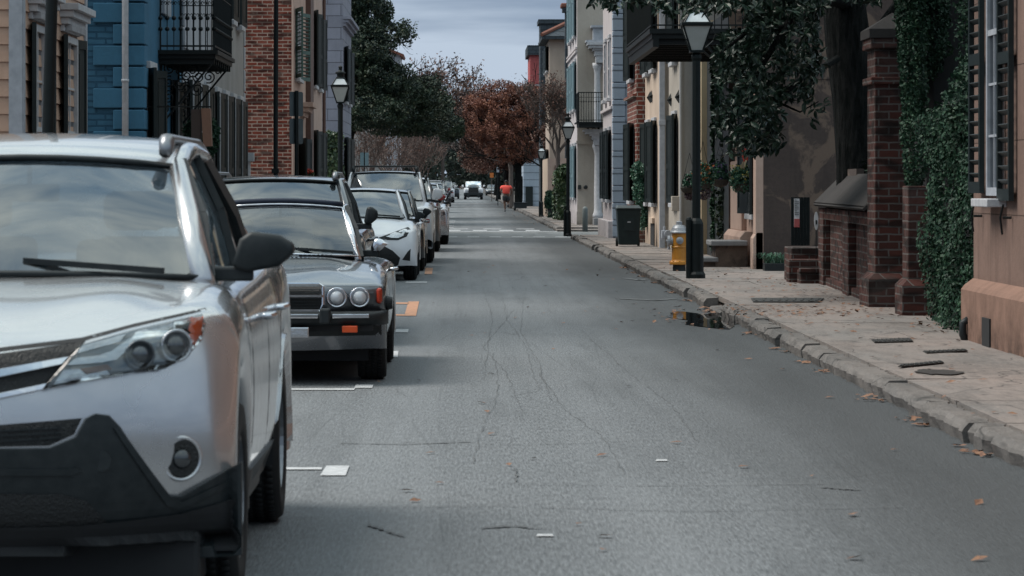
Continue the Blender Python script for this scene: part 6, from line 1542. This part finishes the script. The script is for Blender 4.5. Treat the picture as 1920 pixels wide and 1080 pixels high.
# ---------------------------------------------------------------- street furniture
M['lampglass']=plain('frosted_lamp_glass',(.40,.42,.41),.4,c2=(.34,.36,.35),spec=.5)
M['lampglass2']=plain('bright_lamp_glass',(.66,.70,.72),.3,spec=.5)
def lamp(loc,label):
    t=thing('street_lamp',label,'street lamp',loc,'gas style street lamps')
    q=MB(); q.lathe([(.13,0),(.13,.06),(.105,.10),(.10,.80),(.085,.84),(.062,.88),(.060,3.18),(.075,3.22),(.075,3.26),(.05,3.30)],n=18); q.build('pole',M['pole'],t,smooth=False)
    q=MB(); q.lathe([(.042,.0),(.042,.86),(.03,.89),(.001,.90)],c=(-.115,-.05,0),n=14); q.build('side_post',M['pole'],t); 
    a=PI/4; s=2**.5
    q=MB(); q.lathe([(.088*s,3.335),(.20*s,3.69)],n=4,rot=a); q.build('lower_glass',M['lampglass'],t)
    q=MB(); q.lathe([(.185*s,3.735),(.095*s,3.89)],n=4,rot=a); q.build('upper_glass',M['lampglass2'],t)
    q=MB(); q.lathe([(.10*s,3.30),(.10*s,3.335)],n=4,rot=a); q.lathe([(.215*s,3.685),(.225*s,3.70),(.225*s,3.735),(.19*s,3.745)],n=4,rot=a)
    for sx in(1,-1):
        for sy in (1,-1): q.bar((sx*.09,sy*.09,3.335),(sx*.205,sy*.205,3.69),.02); q.bar((sx*.19,sy*.19,3.735),(sx*.10,sy*.10,3.89),.018)
    q.lathe([(.10*s,3.885),(.11*s,3.90),(.09*s,3.93)],n=4,rot=a); q.lathe([(.075,3.93),(.085,4.0),(.12,4.01),(.12,4.04),(.06,4.07),(.04,4.09),(.045,4.15),(.05,4.17),(.02,4.20)],n=16)
    q.lathe([(.03,3.30),(.022,3.34)],n=8)
    q.build('lantern_frame',M['pole'],t)
    q=MB(); q.lathe([(.012,3.34),(.03,3.40),(.03,3.46),(.01,3.5)],n=8); q.build('mantle',M['lampwhite'],t)
    return t
L1=lamp((3.385,47.9,.12),'tall street lamp on the right pavement beside the yellow fire hydrant')
dup(L1,(-2.97,78,.12),'street lamp on the left in front of the lavender grey house')
dup(L1,(2.72,86.5,.12),'street lamp on the right standing at the crossing corner',scale=.775)
dup(L1,(3.22,138,.12),'slender street lamp on the right beyond the crossing, next to the topiary bush',scale=.74)
dup(L1,(-4.2,246,.12),'farthest street lamp on the left, seen over the white off-roader',scale=1.12)
wr=thing('cable_loop','thin black cable loop and strut hanging beside the near lantern','cable',(3.6,48.5,3.5)); q=MB()
q.tube([(xx(1285,48),48.0,zz(73,48)),(xx(1300,48),48,zz(85,48)),(xx(1325,48),48.2,zz(88,48)),(xx(1340,48),48.3,zz(75,48)),(xx(1344,48),48.3,zz(62,48)),(xx(1335,48),48.3,zz(50,48))],.009,6)
q.tube([(xx(1312,48),48,zz(90,48)),(xx(1348,48),48.6,zz(114,48))],.014,6); q.build('cable',M['black'],wr,world=True)
np_=thing('slim_pole','dark leaning pole in front of the clapboard house','pole',(-2.98,23,0)); q=MB(); q.tube([(xx(70,23),23,0),(xx(90,23),23,zz(250,23)),(xx(97,23),23,zz(0,23)),(xx(104,23),23,5)],.043,14); q.build('shaft',M['pole'],np_,world=True,smooth=True)
np_=thing('slim_pole','thin black pole in front of the red brick gable wall','pole',(-2.96,51,0)); q=MB(); q.tube([(xx(517,51),51,0),(xx(517,51),51,2.4),(xx(518.5,51),51,6)],.036,12); q.box(xx(513,51)-.03,xx(523,51),50.95,51.05,zz(325,51),zz(316,51)); q.build('shaft',M['pole'],np_,world=True,smooth=False)
ss=thing('street_sign','two grey sign plates seen from behind on one dark green post','sign',(-2.97,57,0)); x=xx(556,57); q=MB(); q.tube([(x,57,0),(x,57,zz(170,57))],.035,10); q.build('post',M['shut_green'] if 0 else M['pole'],ss,world=True)
def rr_plate(x0,x1,z0,z1,y,sk,c=.03):
    q=MB(); pts=[]
    for (cx,cz,a0) in ((x1-c,z1-c,0),(x0+c,z1-c,90),(x0+c,z0+c,180),(x1-c,z0+c,270)):
        for k in range(4): a=R(a0+k*30); pts.append((cx+c*math.cos(a),cz+c*math.sin(a)))
    q.prism(pts,'xz',y,y+.012); 
    for v in q.v: v.y+=sk*(v.x-x0)
    return q
for (a,b) in ((218,172),(270,222)):
    rr_plate(xx(543,57),xx(567.5,57),zz(a,57),zz(b,57),56.94,.9).build('sign_plate',M['whitedim'] if 0 else plain('galvanised_back',(.10,.12,.13),.5,metal=.3),ss,world=True)
bd=thing('hanging_board','brown wooden board sign seen edge-on beside the round shrub','sign',(xx(378,45),45,zz(240,45))); q=MB()
x0,x1=xx(378,45),xx(394,45); q.add([(x0,44.9,zz(203,45)),(x1,45,zz(203,45)),(x1+.02,45,zz(274,45)),(x0+.03,44.9,zz(275,45)),(x0,45.1,zz(203,45)),(x1,45.2,zz(203,45)),(x1+.02,45.2,zz(274,45)),(x0+.03,45.1,zz(275,45))],[(0,1,2,3),(4,7,6,5),(0,4,5,1),(1,5,6,2),(2,6,7,3),(3,7,4,0)]); q.build('board',plain('brown_board',(.16,.075,.045),.7),bd,world=True)
q=MB(); q.box(xx(359,45),xx(377,45),44.95,45.15,zz(272,45),zz(205,45)); q.build('board_edge',plain('dark_board',(.045,.03,.025),.8),bd,world=True); q=MB(); q.bar((-4.4,45.05,zz(200,45)),(xx(396,45),45.05,zz(200,45)),.02); q.build('hanger',M['black'],bd,world=True)
# fire hydrant
M['hydy']=plain('hydrant_yellow',(.52,.22,.025),.4,c2=(.40,.16,.02),ns=9,bmp=.15); M['hydg']=plain('hydrant_grey',(.33,.34,.36),.4,metal=.3,c2=(.24,.25,.27),ns=12)
hy=thing('fire_hydrant','yellow fire hydrant with a grey bonnet and caps beside the near lamp','fire hydrant',(3.40,52,.12)); 
q=MB(); q.lathe([(.105,0),(.10,.10)],n=24); q.build('foot',M['trim'],hy)
q=MB(); q.lathe([(.15,.10),(.155,.115),(.155,.145),(.13,.155),(.118,.18),(.115,.36),(.125,.37),(.125,.385),(.115,.395),(.115,.585),(.128,.60)],n=28)
for k in range(8): a=2*PI*k/8; q.lathe([(.013,.145),(.013,.165)],c=(.138*math.cos(a),.138*math.sin(a),0),n=6)
q.build('barrel',M['hydy'],hy,smooth=False,bevel=.004)
q=MB(); q.lathe([(.145,.60),(.148,.615),(.14,.63),(.128,.64),(.115,.68),(.09,.72),(.05,.735),(.048,.78),(.03,.79),(.001,.795)],n=28)
for k in range(10): a=2*PI*k/10; q.bar((.125*math.cos(a),.125*math.sin(a),.64),(.075*math.cos(a),.075*math.sin(a),.725),.014)
q.build('bonnet',M['hydg'],hy)
def cap(loc,r,ax,ln): 
    q=MB(); q.lathe([(r*.8,0),(r*.8,ln*.4),(r*1.05,ln*.42),(r*1.05,ln*.75),(r*.5,ln*.85),(r*.25,ln*.86),(r*.25,ln),(.001,ln)],n=18,axis=ax)
    o=q.build('cap',M['hydg'],hy); o.location=loc; return o
c=cap((0,-.10,.485),.055,'y',.10); c.rotation_euler=(0,0,PI); c=cap((-.10,0,.475),.085,'x',.11); c.rotation_euler=(0,0,PI); cap((.10,0,.485),.055,'x',.09)
# wheeled bin
wb=thing('wheeled_bin','dark green wheeled rubbish bin standing before the cream house wall','bin',(3.61,72.4,.12)); M['bin']=plain('bin_plastic',(.006,.014,.016),.55,c2=(.010,.02,.022),ns=9,spec=.3)
q=MB(); q.add([(-.22,-.26,.04),(.22,-.26,.04),(.22,.26,.04),(-.22,.26,.04),(-.265,-.30,.84),(.265,-.30,.84),(.265,.32,.84),(-.265,.32,.84)],[(0,3,2,1),(0,1,5,4),(1,2,6,5),(2,3,7,6),(3,0,4,7),(4,5,6,7)]); q.box(-.28,.28,-.315,.33,.80,.84); q.build('bin_body',M['bin'],wb,bevel=.02)
q=MB(); q.add([(-.285,-.34,.845),(.285,-.34,.845),(.285,.36,.86),(-.285,.36,.86),(-.25,-.28,.885),(.25,-.28,.885),(.25,.3,.91),(-.25,.3,.91)],[(0,3,2,1),(0,1,5,4),(1,2,6,5),(2,3,7,6),(3,0,4,7),(4,5,6,7)]); q.build('lid',M['greyp'] if 0 else plain('bin_lid',(.05,.065,.07),.4),wb,bevel=.012)
q=MB(); q.box(-.12,.12,-.295,-.285,.35,.62); q.build('front_panel',M['bin'],wb); q=MB(); q.box(-.035,.035,-.31,-.293,.53,.555); q.build('badge',M['whitedim'],wb)
for sx in (1,-1): q=MB(); q.lathe([(.10,-.025),(.10,.025)],n=18,axis='x'); o=q.build('wheel',M['rubber'],wb); o.location=(sx*.24,.30,.10)
bo=thing('bollard','grey round topped bollard at the far corner of the crossing','bollard',(xx(1097,102.6),102.6,.0)); q=MB(); q.lathe([(.085,0),(.085,.70),(.075,.75),(.045,.785),(.001,.80)],n=20); q.build('post',plain('bollard_paint',(.13,.15,.15),.6),bo,smooth=True)
gm=thing('gas_meter','small grey meter pipes by the cream house wall','meter',(4.3,70,.1)); q=MB(); x=xx(1254,69.2); q.tube([(x,69.2,.1),(x,69.2,.35),(x-.1,69.1,.42),(x-.1,69.1,.6)],.03,8); q.box(x-.16,x+.02,69.0,69.2,.35,.52); q.lathe([(.08,-.05),(.08,.05)],c=(x-.03,69,.45),axis='y',n=14); q.build('meter_body',M['whitedim'],gm,world=True,bevel=.01)
# far signs, trunks clutter
fs=thing('orange_sign','orange warning sign on a post far down the right kerb','sign',(xx(922,280),280,0)); q=MB(); x=xx(922,280); q.prism([(x-.16,zz(333,280)),(x+.16,zz(333,280)),(x+.16,zz(324,280)),(x-.16,zz(324,280))],'xz',280,280.02); q.build('sign_plate',M['orangep'],fs,world=True); q=MB(); q.tube([(x,280.05,0),(x,280.05,zz(325,280))],.03,6); q.build('post',M['barkgrey'],fs,world=True)
fs=thing('pale_sign','pale rectangular sign on a post left of the runner','sign',(xx(933.5,230),230,0)); q=MB(); x=xx(933.5,230); q.box(x-.09,x+.09,230,230.02,zz(323,230),zz(315,230)+.05); q.build('sign_plate',M['whitedim'],fs,world=True); q=MB(); q.tube([(x,230.05,0),(x,230.05,zz(320,230))],.03,6); q.build('post',M['pole'],fs,world=True)
fs=thing('sign_post','grey double sign plates on a post above the white off-roader','sign',(xx(683,150),150,0)); x=xx(683,150)
for a,b in ((-.19,-.02),(.03,.2)): q=MB(); q.box(x+a,x+b,150,150.02,zz(312,150),zz(286,150)); q.build('sign_plate',M['shut_blue'],fs,world=True)
q=MB(); q.tube([(x,150.05,0),(x,150.05,zz(286,150))],.03,6); q.build('post',M['pole'],fs,world=True)
# covers in the pavement
def gpx(px,py,z=.13): d=(CH-z)*F/(py-HY); return xx(px,d),d
M['iron']=plain('cast_iron',(.035,.037,.038),.6,metal=.4,c2=(.06,.055,.05),ns=30,bmp=.6,bs_=80)
for pts,lab in (([(1412,566),(1536,566),(1545,559),(1408,559)],'long rectangular iron cover in the pavement in front of the tall pier'),
    ([(1738,662),(1815,658),(1808,655),(1730,659)],'narrow slatted drain cover, the farther one before the terracotta pink house'),
    ([(1684,688),(1770,680),(1764,677),(1690,684)],'narrow dark slot cover left of the round patch in the pavement'),
    ([(1640,642),(1712,640),(1706,634),(1634,637)],'small square meter cover in the near pavement')):
    q=MB(); v=[gpx(*p) for p in pts]; q.add([(x,y,.128) for x,y in v]+[(x,y,.134) for x,y in v],[(4,5,6,7),(0,1,5,4),(1,2,6,5),(2,3,7,6),(3,0,4,7)])
    if len(v)==4:
        a,b,c_,d_=[Vector((x,y,.137)) for x,y in v]
        for k in range(9): p=a.lerp(b,(k+.5)/9); e=d_.lerp(c_,(k+.5)/9); q.bar(p.lerp(e,.15),p.lerp(e,.85),.025,.006)
    tag(q.build('pavement_cover',M['iron']),lab,'cover',None)
q=MB(); cx_,cy_=gpx(1757,697); r=random.Random(2); pts=[(cx_+.17*(1+r.uniform(-.2,.2))*math.cos(2*PI*k/24),cy_+.32*(1+r.uniform(-.2,.2))*math.sin(2*PI*k/24),.131) for k in range(24)]; q.add(pts,[tuple(range(24))]); struct(q.build('tar_patch',plain('tar',(.03,.026,.024),.9,bmp=.5)),'dark round tar patch in the near pavement')
# ---------------------------------------------------------------- runner
def skin(name,mat,par,chains,root=0,sub=2):
    vs=[];es=[];rs=[];idx={}
    for ch in chains:
        prev=None
        for (key,co,rad) in ch:
            if key in idx: i=idx[key]
            else:
                i=len(vs); idx[key]=i; vs.append(co); rs.append(rad)
            if prev is not None: es.append((prev,i))
            prev=i
    me=bpy.data.meshes.new(name); me.from_pydata(vs,es,[]); o=bpy.data.objects.new(name,me); COL.objects.link(o); o.parent=par
    m=o.modifiers.new('skin','SKIN'); m.use_smooth_shade=True
    bm=bmesh.new(); bm.from_mesh(me); lay=bm.verts.layers.skin.verify()
    for i,v in enumerate(bm.verts):
        q_=rs[i]; v[lay].radius=(q_,q_) if isinstance(q_,(int,float)) else q_; v[lay].use_root=(i==root)
    bm.to_mesh(me); bm.free()
    s=o.modifiers.new('sub','SUBSURF'); s.levels=sub; s.render_levels=sub
    bpy.context.view_layer.update(); e=ev(o); m2=bpy.data.meshes.new_from_object(e); o.modifiers.clear(); o.data=m2; m2.materials.clear(); m2.materials.append(mat)
    m2.polygons.foreach_set('use_smooth',[True]*len(m2.polygons)); return o
M['skin']=plain('brown_skin',(.14,.07,.045),.6); M['shirt']=plain('coral_running_shirt',(.85,.10,.07),.7,c2=(.72,.07,.05)); M['shorts']=plain('dark_shorts',(.05,.055,.06),.8); M['hair']=plain('black_hair',(.008,.008,.009),.7); M['shoe']=plain('dark_shoe',(.012,.014,.018),.5)
pr=thing('person','runner seen from behind in a coral red shirt and dark shorts, one foot lifted','person',(xx(949,177),177,.0))
pr.scale=(1.12,1.0,.97)
ch=[[('pel',(0,0,.93),(.135,.10)),('wst',(0,-.02,1.05),(.12,.09)),('chs',(0,.02,1.26),(.16,.11)),('nkb',(0,.05,1.44),(.075,.07)),('nk',(0,.07,1.50),.05),('hd0',(0,.09,1.58),(.07,.085)),('hd1',(0,.09,1.67),(.078,.095)),('hd2',(0,.085,1.75),(.05,.06))],
 [('chs',(0,.02,1.26),(.16,.11)),('shL',(-.17,.04,1.39),.065),('elL',(-.27,-.06,1.14),.042),('wrL',(-.22,.16,1.05),.03),('plL',(-.20,.22,1.07),.032)],
 [('chs',(0,.02,1.26),(.16,.11)),('shR',(.17,.04,1.39),.065),('elR',(.29,-.02,1.15),.042),('wrR',(.24,.10,.98),.03),('plR',(.23,.14,.95),.032)],
 [('pel',(0,0,.93),(.135,.10)),('hpL',(-.09,0,.86),.095),('knL',(-.075,.06,.50),.058),('cfL',(-.06,.02,.34),.052),('anL',(-.05,0,.09),.034)],
 [('pel',(0,0,.93),(.135,.10)),('hpR',(.09,.02,.86),.095),('knR',(.10,.12,.50),.058),('cfR',(.10,-.02,.42),.052),('anR',(.10,-.28,.38),.034)]]
for s_,c0 in (('L',(-.20,.22,1.07)),('R',(.23,.14,.95))):
    for k in range(4):
        ch.append([('pl'+s_,c0,.032),('f%s%d'%(s_,k),(c0[0]+(k-1.5)*.018,c0[1]+.045,c0[2]-.015-.003*k),.009),('g%s%d'%(s_,k),(c0[0]+(k-1.5)*.017,c0[1]+.055-.004*abs(k-1.5),c0[2]-.045),.008)])
    ch.append([('pl'+s_,c0,.032),('t'+s_,(c0[0]+(.035 if s_=='L' else -.035),c0[1]+.02,c0[2]+.015),.010),('u'+s_,(c0[0]+(.04 if s_=='L' else -.04),c0[1]+.045,c0[2]+.005),.009)])
skin('body',M['skin'],pr,ch)
skin('shirt',M['shirt'],pr,[[('a',(0,-.01,.98),(.19,.13)),('b',(0,-.02,1.08),(.185,.125)),('c',(0,.02,1.27),(.22,.145)),('d',(0,.045,1.42),(.10,.085))],[('c',(0,.02,1.27),(.185,.135)),('e',(-.20,.04,1.385),.095),('f',(-.27,-.01,1.24),.085)],[('c',(0,.02,1.27),(.185,.135)),('g',(.20,.04,1.385),.095),('h',(.28,.01,1.25),.085)]])
skin('shorts',M['shorts'],pr,[[('a',(0,0,.96),(.155,.125)),('b',(0,0,.90),(.15,.12)),('c',(-.095,.01,.82),.12),('d',(-.085,.04,.60),.10)],[('b',(0,0,.90),(.15,.12)),('e',(.095,.03,.82),.12),('f',(.10,.09,.60),.10)]])
skin('hair',M['hair'],pr,[[('a',(0,.07,1.62),(.082,.10)),('b',(0,.08,1.70),(.088,.105)),('c',(0,.085,1.775),(.05,.06))]])
q=MB(); q.lathe([(.012,-.01),(.03,-.005),(.03,.02),(.01,.03)],c=(-.085,.1,1.655),n=8,axis='x'); q.build('ear',M['skin'],pr); q=MB(); q.lathe([(.012,-.01),(.03,-.005),(.03,.02),(.01,.03)],c=(.077,.1,1.655),n=8,axis='x'); q.build('ear',M['skin'],pr)
skin('shoe',M['shoe'],pr,[[('a',(-.05,-.06,.045),.045),('b',(-.05,.05,.045),.046),('c',(-.05,.15,.035),.036)]]); skin('shoe',M['shoe'],pr,[[('a',(.10,-.30,.44),.045),('b',(.10,-.34,.34),.046),('c',(.10,-.35,.24),.036)]])
# car mascot-free finish: cut every mirrored pair of parts into its own object
# ---------------------------------------------------------------- every separate piece becomes an object of its own
def islands(me):
    n=len(me.vertices); par=list(range(n))
    def fd(a):
        while par[a]!=a: par[a]=par[par[a]]; a=par[a]
        return a
    for e in me.edges:
        a,b=fd(e.vertices[0]),fd(e.vertices[1])
        if a!=b: par[b]=a
    g={}
    for i in range(n): g.setdefault(fd(i),[]).append(i)
    return list(g.values())
def clusters(me,lim=140):
    isl=islands(me)
    if len(isl)<2 or len(isl)>lim: return None
    bx=[]
    for g in isl:
        cs=[me.vertices[i].co for i in g]; bx.append(([min(c[k] for c in cs) for k in range(3)],[max(c[k] for c in cs) for k in range(3)]))
    sz=[max(b[1][k]-b[0][k] for k in range(3)) for b in bx]; par=list(range(len(isl)))
    def fd(a):
        while par[a]!=a: a=par[a]
        return a
    for i in range(len(isl)):
        for j in range(i+1,len(isl)):
            gp=math.sqrt(sum(max(0,bx[i][0][k]-bx[j][1][k],bx[j][0][k]-bx[i][1][k])**2 for k in range(3)))
            if gp<=max(.02,.5*max(sz[i],sz[j])):
                a,b=fd(i),fd(j)
                if a!=b: par[b]=a
    g={}
    for i,q_ in enumerate(isl): g.setdefault(fd(i),[]).extend(q_)
    return list(g.values()) if len(g)>1 else None
CUT={}
SKIPN=('foliage','leaves','crown','trunk','limb','leaf_sprays','flowers','blades','clapboard','tile_coping','muntin','print','body','wall','railing','corner_block','trailing_growth','brick_course')
def sub_mesh(me,idx):
    keep=set(idx); mp={}; vs=[]
    for i in idx: mp[i]=len(vs); vs.append(me.vertices[i].co[:])
    fs=[];mi=[];sm=[]
    for p in me.polygons:
        if p.vertices[0] in keep: fs.append([mp[i] for i in p.vertices]); mi.append(p.material_index); sm.append(p.use_smooth)
    n=bpy.data.meshes.new(me.name.split('.')[0]); n.from_pydata(vs,[],fs)
    for m_ in me.materials: n.materials.append(m_)
    n.polygons.foreach_set('material_index',mi); n.polygons.foreach_set('use_smooth',sm)
    c=sum((Vector(v) for v in vs),Vector())/max(1,len(vs)); return n,c
def cut(o):
    for c in list(CH_.get(o,[])): cut(c)
    if o.type!='MESH' or o.parent is None or o.name.split('.')[0] in SKIPN: return
    me=o.data
    if me not in CUT:
        cl=clusters(me); CUT[me]=[sub_mesh(me,c) for c in cl] if cl and len(cl)<=24 else None
    pcs=CUT[me]
    if not pcs: return
    ch=CH_.get(o,[]); news=[o]
    o.data=pcs[0][0]
    for n,_ in pcs[1:]:
        k=o.copy(); k.data=n; COL.objects.link(k); news.append(k); CH_.setdefault(o.parent,[]).append(k)
    mwo=o.matrix_world
    for c in ch:
        if c.type=='MESH' and len(c.data.vertices):
            lc=sum((v.co for v in c.data.vertices),Vector())/len(c.data.vertices)+c.location
        else: lc=c.location
        best=min(range(len(pcs)),key=lambda i:(pcs[i][1]-lc).length); c.parent=news[best]
    CH_[o]=[c for c in ch if c.parent==o]
CH_={}
for o in list(bpy.data.objects):
    if o.parent is not None: CH_.setdefault(o.parent,[]).append(o)
for o in list(bpy.data.objects):
    if o.parent is None: cut(o)
